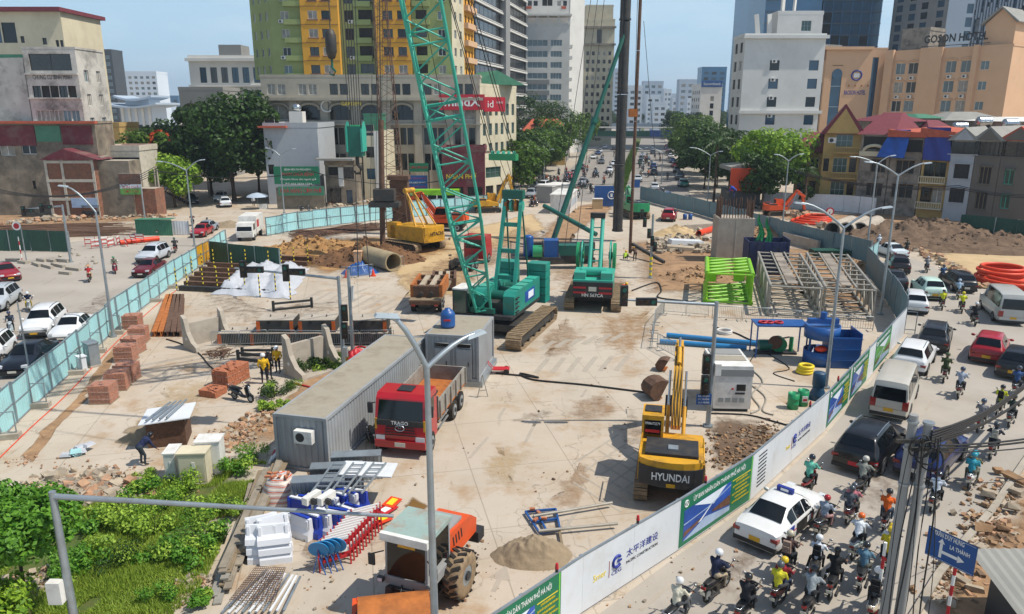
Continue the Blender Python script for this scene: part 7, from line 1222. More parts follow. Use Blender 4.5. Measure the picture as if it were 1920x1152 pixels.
# --- piling rig: mast, struts and frame
pb=G(1157,452);pr=tg_('piling_rig','piling rig with a tall dark tubular mast braced by green struts','piling rig',pb);mx=V((pb.x,pb.y,0))
for k in range(7):mb=MB();mb.cyl(mx+V((0,0,1.2+k*8)),mx+V((0,0,9.1+k*8)),.6,'iron',18);mb.cyl(mx+V((0,0,1.2+k*8)),mx+V((0,0,1.4+k*8)),.68,'dark',18);mb.bd('mast_section',pr)
mb=MB();mb.bar(mx+V((-.35,-.6,1.2)),mx+V((-.35,-.6,56)),.14,'dark');mb.bd('guide_rail',pr)
for px0,py0,Y0,px1,py1,rr in((1037,452,84,1178,42,.33),):mb=MB();a=P(px0,py0,Y0);b=P(px1,py1,pb.y);m_=a.lerp(b,.55);mb.cyl(a,m_,rr,'teal_dark',10);mb.cyl(m_,b,rr*.75,'teal_dark',10);mb.cyl(m_-(b-a)*.01,m_+(b-a)*.01,rr*1.35,'teal_dark',10);mb.bd('raking_strut',pr)
mb=MB();mb.cyl(P(1020,386,86),P(1118,440,80),.26,'teal_dark',10);mb.bd('lower_strut',pr)
for a,b in(((985,478),(1112,478)),((990,462),(1115,462))):mb=MB();mb.bar(G(*a,.9),G(*b,.9),.9,'dark',.9);mb.bd('base_beam',pr)
mb=MB();mb.bar(G(1035,468,1.9),G(1112,468,1.9),1.4,'teal_dark',1.0);mb.bd('upper_beam',pr);mb=MB();mb.bar(G(1012,490,.25),G(1112,486,.25),1.6,'iron',.5);mb.bd('walking_foot',pr)
mb=MB();p=G(1008,470,2.2);mb.bb((p.x-2.6,p.y-1.3,1.5),(p.x+2.2,p.y+1.3,1.7),'dark');mb.bd('work_platform',pr);mb=MB();mb.bb((p.x+.6,p.y-.8,1.7),(p.x+2.0,p.y+.8,3.3),'blue');mb.bd('control_cabinet',pr);mb=MB();mb.cyl((p.x-.9,p.y,1.7),(p.x-.9,p.y,3.5),.5,'blue',14);mb.ell((p.x-.9,p.y,3.5),(.5,.5,.25),'blue');mb.bd('air_tank',pr);mb=MB();mb.cyl((p.x-.5,p.y-1.0,2.3),(p.x+.4,p.y-1.0,2.3),.6,'green_crane',16);mb.bd('winch',pr)
for k in range(4):mb=MB();mb.bar((p.x-2.6+k*1.5,p.y-1.3,1.7),(p.x-2.6+k*1.5,p.y-1.3,3.4),.07,'dark');mb.bd('guard_post',pr)
for k in range(3):rop(pr,[mx+V((-.5-k*.2,-.8,50)),G(1080-k*22,470,2.2)],.03)
rop(pr,[mx+V((.9,-.5,55)),mx+V((1.3,-2,2))],.03)
q=G(1181,480);dr=tg_('drill_string','thin rusty drill pipe standing right of the dark mast','drill pipe',q)
for k in range(6):mb=MB();mb.cyl(q+V((0,0,.3+k*7)),q+V((0,0,7.25+k*7)),.17,'rust',10);mb.bd('pipe_section',dr)
mb=MB();mb.box(P(1187,212,q.y),(.9,.6,.8),'rust_orange');mb.bd('clamp',dr);rop(dr,[P(1207,40,q.y+2),P(1222,225,q.y),P(1230,300,q.y)],.03);mb=MB();mb.bar(P(1186,458,q.y),G(1245,492,.3),.3,'iron');mb.bd('support_leg',dr)
# --- excavators
def exv(lab,loc,rz,col,s=1.0,boom=((1.6,2.0),(4.6,5.4),(7.6,4.3)),stick=(8.6,1.2),cabm=None,wheelsx=False,name='excavator',letters=None,cw='dark',bucket=True,swing=0):
 r=tg_(name,lab,'excavator')
 if wheelsx:whl(r,(-1.3,1.3),1.2,.5);mb=MB();mb.bb((-2,-1,.45),(2,1,.8),'iron');mb.bd('chassis',r)
 else:
  for y in(-1.15,1.15):trk(r,y,-2.0,2.0,.55,.85,links=30)
  mb=MB();mb.bb((-.9,-.9,.4),(.9,.9,.85),'iron');mb.bd('carbody',r)
 mb=MB();mb.cyl((0,0,.85),(0,0,1.1),.7,'dark',16);mb.bd('slew_ring',r)
 mb=MB();mb.ext([(-2.1,1.1),(1.6,1.1),(1.6,1.6),(-.2,2.0),(-2.1,2.0)],-1.3,1.3,col);mb.bd('house',r)
 mb=MB();n=9;pts=[(-2.0-.55*math.cos(pi*(i/(n-1)-.5)),1.32*math.sin(pi*(i/(n-1)-.5)))for i in range(n)];mb.prism([(p[0],p[1])for p in reversed(pts)],1.05,1.85,cw);mb.bd('counterweight',r);mb=MB();mb.prism([(p[0]+.04,p[1]*.98)for p in reversed(pts)],1.85,2.12,col);mb.bd('counterweight_cap',r)
 mb=MB();mb.bb((-1.9,-1.05,2.0),(-.4,1.05,2.22),'dark');mb.bb((-1.5,-.25,2.22),(-1.1,.15,2.27),'galv');mb.bd('engine_hood',r)
 for s_ in(-1,1):mb=MB();mb.tube([(-2.2,s_*1.25,2.1),(-2.2,s_*1.25,2.35),(-.5,s_*1.25,2.4),(-.5,s_*1.25,2.0)],.03,col,5);mb.bd('handrail',r)
 mb=MB();mb.ext([(.0,1.6),(1.65,1.6),(1.7,2.3),(1.3,3.0),(.0,3.0)],.4,1.3,col);mb.bd('cab',r)
 mb=MB();mb.add([(1.69,.46,1.75),(1.69,1.24,1.75),(1.36,1.24,2.92),(1.36,.46,2.92)],[(0,1,2,3)],'glass');mb.bd('front_window',r)
 mb=MB();mb.add([(.1,1.306,2.1),(1.55,1.306,2.1),(1.25,1.306,2.9),(.1,1.306,2.9)],[(0,1,2,3)],'glass');mb.bd('side_window',r);mb=MB();mb.bb((-.012,.5,1.95),(.0,1.2,2.8),'glass');mb.bd('rear_window',r);mb=MB();mb.bb((.4,.5,3.0),(1.1,1.2,3.05),'dark');mb.bd('roof_hatch',r)
 def slabarm(pts,w0,w1,y,wd,m_):
  mb=MB()
  for i in range(len(pts)-1):mb.bar((pts[i][0],y,pts[i][1]),(pts[i+1][0],y,pts[i+1][1]),wd,m_,w0+(w1-w0)*(i+.5)/(len(pts)-1))
  for p in pts[1:-1]:mb.cyl((p[0],y-wd/2,p[1]),(p[0],y+wd/2,p[1]),w0*.48,m_,12)
  return mb
 yb=-.1;slabarm(boom,.55,.45,yb,.42,col).bd('boom',r);bt=boom[-1];slabarm([(bt[0]-.6,bt[1]+.5),stick],.5,.35,yb,.34,col).bd('stick',r)
 for s_ in(-.36,.36):mb=MB();mb.cyl((1.9,yb+s_,1.4),(boom[1][0]*.55+.9,yb+s_,boom[1][1]*.62),.09,col,8);mb.cyl((boom[1][0]*.55+.9,yb+s_,boom[1][1]*.62),(boom[1][0],yb+s_,boom[1][1]),.055,'chrome',8);mb.bd('boom_cylinder',r)
 mb=MB();p0=V((boom[1][0],yb,boom[1][1]+.35));p1=V((bt[0]-.6,yb,bt[1]+.75));mb.cyl(p0,p0.lerp(p1,.6),.1,col,8);mb.cyl(p0.lerp(p1,.6),p1,.06,'chrome',8);mb.bd('stick_cylinder',r)
 for k in range(3):mb=MB();mb.tube([(1.2,yb-.15+k*.14,2.0),(boom[1][0]*.6,yb-.15+k*.14,boom[1][1]*.78),(boom[1][0],yb-.15+k*.14,boom[1][1]+.32),(bt[0]-.5,yb-.15+k*.14,bt[1]+.4)],.025,'black',5);mb.bd('hydraulic_hose',r)
 if bucket:
  mb=MB();n=7;c=V((stick[0]-.15,0,stick[1]-.35));arc=[(c.x+.62*math.cos(a),c.z+.55*math.sin(a))for a in[rad(80+i*30)for i in range(n)]]
  mb.ext(arc,yb-.55,yb-.5,'iron');mb.ext(arc,yb+.5,yb+.55,'iron')
  for i in range(n-1):mb.add([(arc[i][0],yb-.55,arc[i][1]),(arc[i][0],yb+.55,arc[i][1]),(arc[i+1][0],yb+.55,arc[i+1][1]),(arc[i+1][0],yb-.55,arc[i+1][1])],[(0,1,2,3)],'iron')
  mb.bd('bucket',r)
  for k in range(4):mb=MB();mb.box((arc[-1][0]+.08,yb-.42+k*.28,arc[-1][1]),(.22,.1,.06),'iron');mb.bd('bucket_tooth',r)
 if letters:
  text(letters,.44,'letter_white',r,V((-2.575,0,1.52)),(0,-1,0),bold=.015,width=1.45);mb=MB();mb.bb((-2.58,-.2,1.1),(-2.57,.15,1.25),'plate_y');mb.bd('number_plate',r);text('0986672579',.16,'letter_white',r,V((-.02,.85,2.65)),(0,-1,0),width=.62);mb=MB();mb.bb((-.02,.55,2.25),(-.012,1.15,2.38),'letter_red');mb.bd('cab_sticker',r)
 pl_(r,loc,rz);r.scale=(s,)*3;return r
exv('yellow and black excavator seen from behind beside the hoarding',G(1256,905),rad(77),'yellow',1.0,boom=((1.5,1.9),(3.4,3.9),(5.7,4.2)),stick=(6.8,1.2),letters='HYUNDAI')
exv('orange wheeled excavator beside the drilling rig',G(842,432),rad(172),'orange',1.05,boom=((1.5,1.9),(3.4,4.4),(5.6,3.6)),stick=(6.2,.9),wheelsx=True,cw='orange')
exv('small orange excavator behind the grey fence on the right',G(1455,404),rad(8),'orange',.8,boom=((1.5,1.9),(3.6,4.4),(5.4,3.4)),stick=(5.6,.8),cw='orange')
exv('far yellow excavator with raised arm behind the teal gantry',G(915,398),rad(10),'yellow',.95,boom=((1.5,1.9),(2.9,5.0),(4.0,5.6)),stick=(4.6,1.0),cw='yellow')
exv('far green tracked machine beside the dark mast',G(1190,408),rad(100),'green_crane',1.1,boom=((1.5,1.9),(3.0,3.4),(4.2,3.2)),stick=(4.6,1.4),cw='green_crane')
# --- yellow drilling rig with casing
q=G(775,466);hr=tg_('drilling_rig','yellow crawler drilling rig with lattice mast, left of the teal crane','drilling rig')
for y in(-1.9,1.9):trk(hr,y,-2.9,2.9,.9,1.0,links=32)
mb=MB();mb.cyl((0,0,.8),(0,0,1.2),1.0,'dark',16);mb.bb((-1.4,-1.6,.4),(1.4,1.6,.85),'iron');mb.bd('carbody',hr)
mb=MB();mb.ext([(-3.6,1.2),(2.0,1.2),(2.0,2.7),(-3.3,2.9)],-1.6,1.6,'yellow');mb.bd('house',hr);mb=MB();n=9;mb.prism([(-3.4-.5*math.cos(pi*(i/(n-1)-.5)),1.6*math.sin(pi*(i/(n-1)-.5)))for i in reversed(range(n))],1.2,2.9,'yellow');mb.bd('counterweight',hr);text('HITACHI',.6,'letter_black',hr,V((-3.92,0,2.1)),(0,-1,0),bold=.015,width=2.0)
text('HITACHI',.6,'letter_black',hr,V((-1.2,-1.62,2.1)),(1,0,0),bold=.015,width=2.0)
mb=MB();mb.bb((1.2,.6,1.2),(2.6,1.6,3.0),'yellow');mb.bd('cab',hr);mb=MB();mb.bb((2.6,.7,1.9),(2.61,1.5,2.9),'glass');mb.bd('cab_window',hr)
for s in(-1,1):mb=MB();mb.bar((-1.5,s*.9,2.8),(.4,s*.5,6.6),.18,'yellow');mb.bd('gantry_leg',hr);mb=MB();mb.bar((-3.0,s*.9,2.8),(.4,s*.5,6.6),.12,'yellow');mb.bd('gantry_stay',hr)
mb=MB();mb.cyl((.4,-.7,6.6),(.4,.7,6.6),.3,'yellow',12);mb.bd('gantry_sheave',hr)
pl_(hr,q,rad(140))
h2=tg_('lattice_mast','brown lattice crane mast standing left of the teal boom','crane mast',G(738,455));g0=G(738,455);ltc(h2,P(742,425,g0.y),P(707,-60,g0.y+6),1.9,1.6,'rust',26,cr=.055,lr=.028,taper=(1.3,.7),nm='mast_section');
for k in range(4):rop(h2,[P(700+k*9,-60,g0.y+6),P(694+k*10,425,g0.y)],.03)
kb=G(718,482);kl=tg_('kelly_bar','tall brown kelly bar hanging in front of the drilling casing','drill bar',kb);mb=MB();mb.cyl(kb,P(714,225,kb.y),.3,'rust',12);mb.bd('outer_bar',kl);mb=MB();mb.cyl(P(714,225,kb.y),P(711,-40,kb.y),.06,'iron',6);mb.bd('hoist_rope',kl)
mb=MB();q=P(722,383,kb.y);mb.box(q,(3.2,2.0,.5),'iron');mb.box(q+V((0,0,1.0)),(2.2,1.6,1.2),'iron');mb.bd('rotary_drive',kl)
cs=G(752,452);ct=tg_('steel_casing','wide brown steel box casing leaning behind the yellow rig','casing',cs);mb=MB();a=P(758,436,cs.y);b=P(748,338,cs.y);mb.bar(a,b,2.1,'rust',1.6);mb.bd('shell',ct)
for t_ in(.35,.75):p=a.lerp(b,t_);mb=MB();mb.cyl(p+V((.4,-.85,0)),p+V((.4,-.78,0)),.2,'black',10);mb.bd('hole',ct)
mb=MB();mb.box(b+V((0,0,.3)),(2.5,2.0,.5),'rust');mb.bd('collar',ct)
# --- road roller
f=V((-.37,-.93,0)).normalized();rzr=math.atan2(f.y,f.x);ax=V((-2.62,21.75,0));ro=tg_('road_roller','orange single-drum road roller with a grey cab at the bottom edge','road roller')
for s in(-1,1):
 mb=MB();prof=[(.34,-.28),(.6,-.29),(.76,-.25),(.8,-.12),(.8,.12),(.76,.25),(.6,.29),(.34,.28)];mb.lathe(prof,(0,0,0),'track',26);mb.xf(Matrix.Translation((0,s*.98,.8))@Matrix.Rotation(pi/2,4,'X'));w_=mb.bd('rear_wheel',ro)
 mb=MB();mb.cyl((0,s*.98+s*.2,.8),(0,s*.98+s*.27,.8),.4,'galv',18);mb.cyl((0,s*.98+s*.27,.8),(0,s*.98+s*.33,.8),.16,'dark',10);mb.bd('rim',w_)
 mb=MB()
 for k in range(18):
  for e in(-1,1):a=2*pi*k/18+e*.09;mb.box((.8*math.cos(a),s*.98+e*.15,.8+.8*math.sin(a)),(.05,.3,.11),'rubber',rot=Matrix.Rotation(-a,3,'Y')@Matrix.Rotation(e*.5,3,'X'))
 mb.bd('tread_lug',w_)['kind']='stuff'
 mb=MB();mb.add([(.3,s*.735,1.75),(1.65,s*.735,1.7),(1.55,s*.735,2.75),(.3,s*.735,2.75)],[(0,1,2,3)],'glass');mb.bd('side_window',ro)
 mb=MB();mb.bar((1.75,s*.75,2.3),(1.95,s*1.05,2.25),.03,'dark');mb.box((1.95,s*1.08,2.05),(.06,.22,.38),'dark');mb.bd('mirror',ro);mb=MB();mb.box((1.85,s*.85,1.35),(.12,.2,.16),'dark');mb.box((1.92,s*.85,1.35),(.02,.15,.11),'lamp');mb.bd('work_lamp',ro)
 mb=MB();mb.bar((2.0,s*.5,.75),(1.9,s*.5,1.2),.2,'dark');mb.bd('hitch_arm',ro)
mb=MB();mb.bb((-.3,-.6,.5),(1.9,.6,1.15),'dark');mb.bd('frame',ro);mb=MB();mb.bb((.2,-.78,1.15),(1.75,.78,1.45),'w_grey');mb.bd('cab_base',ro)
mb=MB()
for x in(.22,1.7):
 for s in(-1,1):mb.bar((x,s*.7,1.4),(x-.06*(x>1),s*.7,2.8),.08,'w_grey')
mb.bd('cab_frame',ro);mb=MB();mb.bb((.1,-.8,2.8),(1.7,.8,2.95),'roof_rusty' if 'roof_rusty' in M else mk('roof_rusty','8fa39c',r=.6,var=.1,dirt=.7,dcol='9a5a30',ds=1.6).name);mb.bd('cab_roof',ro);mb=MB();mb.bb((1.7,-.82,2.72),(1.86,.82,2.97),'white');mb.bd('roof_edge',ro)
mb=MB();mb.add([(1.76,-.66,1.5),(1.76,.66,1.5),(1.68,.66,2.72),(1.68,-.66,2.72)],[(0,1,2,3)],'glass');mb.bd('windscreen',ro);mb=MB();mb.bb((1.745,-.25,2.55),(1.755,.35,2.68),'yellow');mb.bd('sun_strip',ro);mb=MB();mb.box((.75,0,1.75),(.45,.5,.6),'black');mb.tube([(1.45,0,1.4),(1.25,0,1.9)],.03,'black');mb.cyl((1.25,0,1.9),(1.2,0,1.95),.2,'black',14);mb.bd('driver_seat',ro)
mb=MB();mb.ext([(-2.1,1.1),(.15,1.1),(.15,2.1),(-.4,2.12),(-1.7,1.95),(-2.15,1.6)],-.62,.62,'orange');mb.bd('engine_hood',ro);mb=MB();mb.bb((-1.2,-.5,2.06),(.1,.5,2.16),'w_grey');mb.bd('hood_top',ro)
for s in(-1,1):
 for k in range(4):mb=MB();mb.bar((-.35-k*.2,s*.625,1.55),(-.28-k*.2,s*.625,1.9),.06,'dark',.02);mb.bd('louvre',ro)
mb=MB();mb.cyl((-.3,.2,2.1),(-.35,.2,2.55),.07,'chrome',10);mb.bd('exhaust',ro);mb=MB();mb.bb((-2.5,-.75,.7),(-2.0,.75,1.1),'dark');mb.bd('rear_bumper',ro)
yaw=.55;Dm=Matrix.Translation((2.75,.15,0))@Matrix.Rotation(yaw,4,'Z')
mb=MB();mb.cyl((0,-1.05,.76),(0,1.05,.76),.76,'rust_orange',40);mb.xf(Dm);mb.bd('drum',ro)
for s in(-1,1):mb=MB();mb.bb((-1.0,s*1.12,.55),(1.0,s*1.26,.95),'orange');mb.cyl((0,s*1.04,.76),(0,s*1.13,.76),.35,'dark',14);mb.xf(Dm);mb.bd('drum_frame_side',ro)
for x in(-1.0,.9):mb=MB();mb.bb((x,-1.12,.6),(x+.14,1.12,.98),'orange');mb.xf(Dm);mb.bd('drum_frame_beam',ro)
mb=MB();mb.tube([(1.6,.2,1.3),(1.9,.3,1.05),(2.1,.1,.95)],.03,'black');mb.tube([(1.6,-.2,1.3),(1.95,-.1,1.1),(2.1,0,.9)],.03,'black');mb.bd('hydraulic_hose',ro)
pl_(ro,ax,rzr)
# --- trailer with rusty steel slabs, red tractor unit
A,Bq=G(826,590),G(868,505);rz=head(A,Bq);tr=tg_('flatbed_trailer','rusty flatbed trailer beside the teal crane','trailer');mb=MB();mb.bb((0,-1.25,.95),(7,1.25,1.15),'wood');mb.bd('deck',tr);mb=MB();mb.bb((0,-.5,.6),(7.5,.5,.95),'dark');mb.bb((-.1,-1.2,.8),(0,1.2,1.1),'rust');mb.bd('chassis',tr);whl(tr,(1.0,2.2),1.2,.48)
for s in(-1,1):mb=MB();mb.box((-.12,s*.9,.75),(.05,.3,.14),'tail');mb.bd('tail_light',tr)
pl_(tr,A-V((1.2,0,0)),rz)
sb=tg_('steel_counterweight','rust-orange steel frame block loaded on the flatbed trailer','steel block')
for s in(-1,1):mb=MB();mb.bb((-2.1,s*1.15-.12,0),(2.1,s*1.15+.12,1.0),'rust_orange');mb.bd('side_beam',sb)
for x in(-2.0,0,2.0):mb=MB();mb.bb((x-.15,-1.03,0),(x+.15,1.03,.9),'rust');mb.bd('cross_beam',sb)
mb=MB();mb.bb((-1.85,-1.0,.3),(1.85,1.0,.6),'rust');mb.bd('web_plate',sb)
for s in(-.4,.4):mb=MB();mb.cyl((-2.4,s,.3),(-2.15,s,.3),.18,'iron',10);mb.bd('pin',sb);mb=MB();mb.bb((-1.8,s-.2,.75),(1.8,s+.2,.95),'rubble_a');mb.bd('rail',sb)
pl_(sb,A-V((1.2,0,0))+V((math.cos(rz),math.sin(rz),0))*3.0+V((0,0,1.16)),rz)
o=dup(sb,A-V((1.2,0,0))+V((math.cos(rz),math.sin(rz),0))*9.5+V((.3,0,.3)),rz+.1,'rusty steel block stacked on the ground behind the trailer',None,{'rust_orange':'rust'},.85)
rt=tg_('tractor_unit','red lorry tractor unit behind the teal boom','truck');mb=MB();mb.ext([(1.6,.5),(3.5,.5),(3.55,1.2),(3.3,2.9),(1.6,2.9)],-1.2,1.2,'red');mb.bd('cab',rt);mb=MB();mb.add([(3.56,-1.05,1.7),(3.56,1.05,1.7),(3.36,1.0,2.6),(3.36,-1.0,2.6)],[(0,1,2,3)],'glass');mb.bd('windscreen',rt);mb=MB();mb.bb((-2.5,-.45,.6),(1.6,.45,.95),'dark');mb.bd('chassis',rt);mb=MB();mb.bb((1.55,-1.0,1.6),(1.6,1.0,2.5),'glass');mb.bd('rear_window',rt)
whl(rt,(2.6,-1.0,-2.1),1.2,.5);g=G(880,500);pl_(rt,g,rad(72))
# ---------------- containers and cabins
def corr(mb,a,b,z0,z1,m,pitch=.28,dep=.045):
 a,b=V(a),V(b);d=(b-a);L=d.length;d.normalize();nn=d.cross(V((0,0,1)));n=max(2,int(L/pitch));ps=[]
 for i in range(n):
  x=L*i/n;s=L/n
  for f,o in((0,0),(.35,0),(.5,-dep),(.85,-dep)):ps.append(a+d*(x+s*f)+nn*o)
 ps.append(b);vs_=[p+V((0,0,z))for p in ps for z in(z0,z1)];mb.add(vs_,[(2*i,2*i+2,2*i+3,2*i+1)for i in range(len(ps)-1)],m)
mk('box_grey','929597',r=.55,var=.07,vs=.6,dirt=.3,dcol='6b665c',ds=.8);mk('box_roof','9c9382',r=.7,var=.12,vs=.9,dirt=.7,dcol='6f6350',ds=.9)
def ctn(lab,fr,rz,L,W,Hh,z0=.0,name='site_container'):
 r=tg_(name,lab,'container');mb=MB()
 corr(mb,(0,0,0),(L,0,0),z0+.15,z0+Hh-.12,'box_grey');corr(mb,(L,W,0),(0,W,0),z0+.15,z0+Hh-.12,'box_grey');corr(mb,(0,W,0),(0,0,0),z0+.15,z0+Hh-.12,'box_grey');corr(mb,(L,0,0),(L,W,0),z0+.15,z0+Hh-.12,'box_grey');mb.bd('side_wall',r)
 mb=MB();n=int(L/.32);vs_=[]
 for i in range(n+1):z=z0+Hh-.02+(.03 if i%2 else 0);vs_+=[(L*i/n,.03,z),(L*i/n,W-.03,z)]
 mb.add(vs_,[(2*i,2*i+2,2*i+3,2*i+1)for i in range(n)],'box_roof');mb.bd('roof_sheet',r)
 for y in(0,W):
  for z in(z0+.07,z0+Hh-.06):mb=MB();mb.bar((0,y,z),(L,y,z),.12,'box_grey',.14);mb.bd('rail',r)
 for x in(0,L):
  for y in(0,W):mb=MB();mb.bar((x,y,z0),(x,y,z0+Hh),.14,'box_grey');mb.bd('corner_post',r)
  for z in(z0+.07,z0+Hh-.06):mb=MB();mb.bar((x,.07,z),(x,W-.07,z),.12,'box_grey',.14);mb.bd('end_rail',r)
 pl_(r,fr,rz);return r
fr=G(617,888);rzl=rad(76);lc=ctn('long grey shipping container with a weathered roof',fr,rzl,12.2,2.44,2.6)
mb=MB();mb.box((-.2,.95,1.75),(.34,.85,.58),'white');mb.cyl((-.38,1.08,1.75),(-.36,1.08,1.75),.21,'dark',14);ac=mb.bd('air_conditioner');ac.parent=lc
mb=MB();mb.tube([(-.1,1.5,1.5),(-.05,1.55,1.3),(.0,1.5,1.1)],.02,'white');o=mb.bd('pipe');o.parent=lc
fr2=G(897,726);sc_=ctn('short grey container with two small windows and doors',fr2,rad(80),4.2,3.0,2.7,.35)
for y in(.8,2.1):
 mb=MB();mb.box((-.07,y,2.45),(.03,.75,.2),'glass_brown');mb.tube([(-.08,y-.4,2.33),(-.08,y+.4,2.33),(-.08,y+.4,2.57),(-.08,y-.4,2.57),(-.08,y-.4,2.33)],.025,'box_grey',4);o=mb.bd('vent_window');o.parent=sc_
 mb=MB();mb.box((-.08,y,1.35),(.02,.9,1.8),'box_grey');o=mb.bd('door');o.parent=sc_;mb2=MB();mb2.bar((-.1,y-.25,1.25),(-.1,y-.25,1.5),.05,'dark');h_=mb2.bd('handle');h_.parent=o
mb=MB();mb.bb((-.1,-.25,0),(4.3,3.1,.34),'galv');o=mb.bd('base_frame');o.parent=sc_
g=G(840,612,3.1);t=tg_('water_tank','blue plastic water tank on the short container','water tank',g);mb=MB();mb.lathe([(.02,0),(.42,0),(.44,.1),(.42,.15),(.44,.3),(.42,.35),(.44,.5),(.42,.55),(.44,.7),(.42,.8),(.3,.98),(.18,1.02),(.18,1.1),(.02,1.1)],g,'blue',20);mb.bd('tank_body',t);mb=MB();mb.box(g+V((0,-.44,.48)),(.4,.03,.1),'letter_red');mb.bd('sticker',t)
for i,(p,L)in enumerate((((1068,402),9),((1035,382),7))):
 g=G(*p);r=tg_('site_cabin',['white flat-roofed site cabin with a row of panels','grey-roofed site cabin behind the white one'][i],'cabin');mb=MB();mb.bb((0,0,0),(L,3,2.8),'white' if i==0 else 'w_grey');mb.bd('shell',r);mb=MB();mb.bb((-.1,-.1,2.8),(L+.1,3.1,2.95),'white');mb.bd('roof',r)
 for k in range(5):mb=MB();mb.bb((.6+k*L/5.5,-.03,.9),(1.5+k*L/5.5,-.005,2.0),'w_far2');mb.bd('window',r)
 pl_(r,g,rad(78-18*i))
g=G(1140,388);t=tg_('notice_board','blue site panel with a white round emblem beside the mast','panel');mb=MB();mb.bb((-2.3,-.1,.1),(2.3,.1,3.4),'blue');mb.bd('board',t);mb=MB();mb.tube([(.5+.6*math.cos(k*pi/8),-.13,1.9+.6*math.sin(k*pi/8))for k in range(17)],.07,'letter_white',5);mb.box((.5,-.13,1.9),(.35,.04,.6),'letter_white');mb.bd('emblem',t);pl_(t,g,0)
for lab,p,s_,m_ in(('yellow and white crate beside the blue panel',(1120,392),(1.6,1.2,1.6),'soil_yellow'),('blue box on a pole by the far fence',(1193,352),(1.0,.3,1.2),'blue')):
 g=G(*p)if p[0]<1150 else P(*p,112);mb=MB();mb.box((0,0,s_[2]/2),s_,m_,top=(.96,.96));mb.box((0,0,s_[2]+.04),(s_[0]*1.05,s_[1]*1.05,.08),'white');o=tag(mb.bd('crate'),lab,'crate');o.location=g
g=G(1336,772);r=tg_('generator','white silent generator box with control panel beside the excavator','generator');L,W_,Hh=3.0,1.95,2.55
mb=MB();mb.bb((0,0,.18),(W_,L,Hh),'white');mb.bd('housing',r);mb=MB();mb.bb((.1,.1,0),(W_-.1,L-.1,.18),'dark');mb.bd('skid',r);mb=MB();mb.bb((-.03,-.03,Hh-.55),(W_+.03,L+.03,Hh-.18),'w_grey');mb.bd('louvre_band',r)
for k in range(4):mb=MB();mb.bb((.25+k*.36,-.02,.55),(.52+k*.36,0,.8),'galv');mb.bd('vent',r)
mb=MB();mb.bb((1.15,-.025,1.2),(1.62,0,1.55),'black');mb.bd('control_window',r);mb=MB();mb.bb((1.1,-.025,1.0),(1.6,0,1.1),'dark');mb.bd('vent_slot',r);mb=MB();mb.bb((.9,-.025,1.25),(1.0,0,1.35),'letter_red');mb.bd('switch',r)
mb=MB();mb.bb((.15,L-1.1,Hh),(W_-.15,L-.15,Hh+.05),'w_grey');mb.bd('radiator_grille',r);mb=MB();mb.bb((.15,.9,Hh),(W_-.15,1.7,Hh+.04),'box_roof');mb.bd('roof_panel',r);pl_(r,g,rad(-3))
# ---------------- lamps, signal masts, poles
mk('lamp_head','b9c2c6',r=.4,m=.3)
def lamp(lab,base,topz,heads,rise=.9,w0=.11,name='street_lamp',b=None):
 base=V(base);r=tg_(name,lab,'street lamp',base);top=V((base.x,base.y,topz));mb=MB();mb.tube([base,base.lerp(top,.5),top],[w0,w0*.8,w0*.62],'galv',10);mb.cyl(base,base+V((0,0,.12)),w0*2.2,'galv',10);mb.bd('pole',r)
 for h in heads:
  h=V(h);mb=MB();pts=[top.lerp(h,t)+V((0,0,(h.z-topz)*(math.sin(t*pi/2)-t)+.0))for t in(0,.15,.3,.5,.7,.85,.95)];mb.tube(pts,[w0*.6]*4+[w0*.5]*3,'galv',8);mb.bd('arm',r)
  d=V((h.x-top.x,h.y-top.y,0));d.normalize();q=math.atan2(d.y,d.x);mb=MB();mb.box((0,0,0),(.62,.26,.08),'lamp_head',top=(.85,.8));mb.box((0,0,-.045),(.5,.2,.02),'white');mb.xf(Matrix.Translation(h-d*.05)@Matrix.Rotation(q,4,'Z')@Matrix.Rotation(-.12,4,'Y'));mb.bd('lamp_head',r)
 return r
def lpx(lab,bp,tp,hp):
 b=G(*bp);t=P(*tp,b.y);lamp(lab,b,t.z,[P(x,y,b.y)for x,y in hp])
b=G(818,1260);lamp('near double-arm street lamp rising in front of the dump truck',b,P(797,690,b.y).z,[P(722,592,b.y-.3),P(893,626,b.y+1.0)],w0=.12)
for lab,bp,tp,hp in(('single-arm street lamp inside the cyan fence',(213,632),(186,398),[(117,349)]),('double-arm street lamp near the green sheet shed',(365,462),(343,320),[(299,303),(380,300)]),('single-arm street lamp by the side street parking',(366,380),(360,300),[(341,287)]),('double-arm street lamp before the plain grey house',(533,400),(528,292),[(501,278),(552,279)]),('double-arm lamp at the left edge of the boulevard',(1020,352),(1020,288),[(1005,280),(1037,280)]),('double-arm lamp near the right-hand palms',(1326,385),(1330,292),[(1296,277),(1353,284)]),('double-arm lamp before the yellow-green tree',(1467,424),(1475,302),[(1455,290),(1504,289)]),('double-arm lamp in front of the yellow villa',(1624,478),(1632,308),[(1598,294),(1675,292)]),('tall double-arm lamp in front of the blue tarpaulins',(1650,590),(1677,330),[(1627,304),(1740,306)]),('double-arm lamp rising beside the blue mixing plant',(1548,728),(1567,428),[(1498,381),(1664,389)]),('far single lamp on the boulevard left',(1085,318),(1085,265),[(1078,262)]),('far double lamp on the boulevard median',(1203,330),(1204,282),[(1194,277),(1213,277)]),('far double lamp on the boulevard right',(1240,345),(1241,287),[(1225,280),(1257,280)])):lpx(lab,bp,tp,hp)
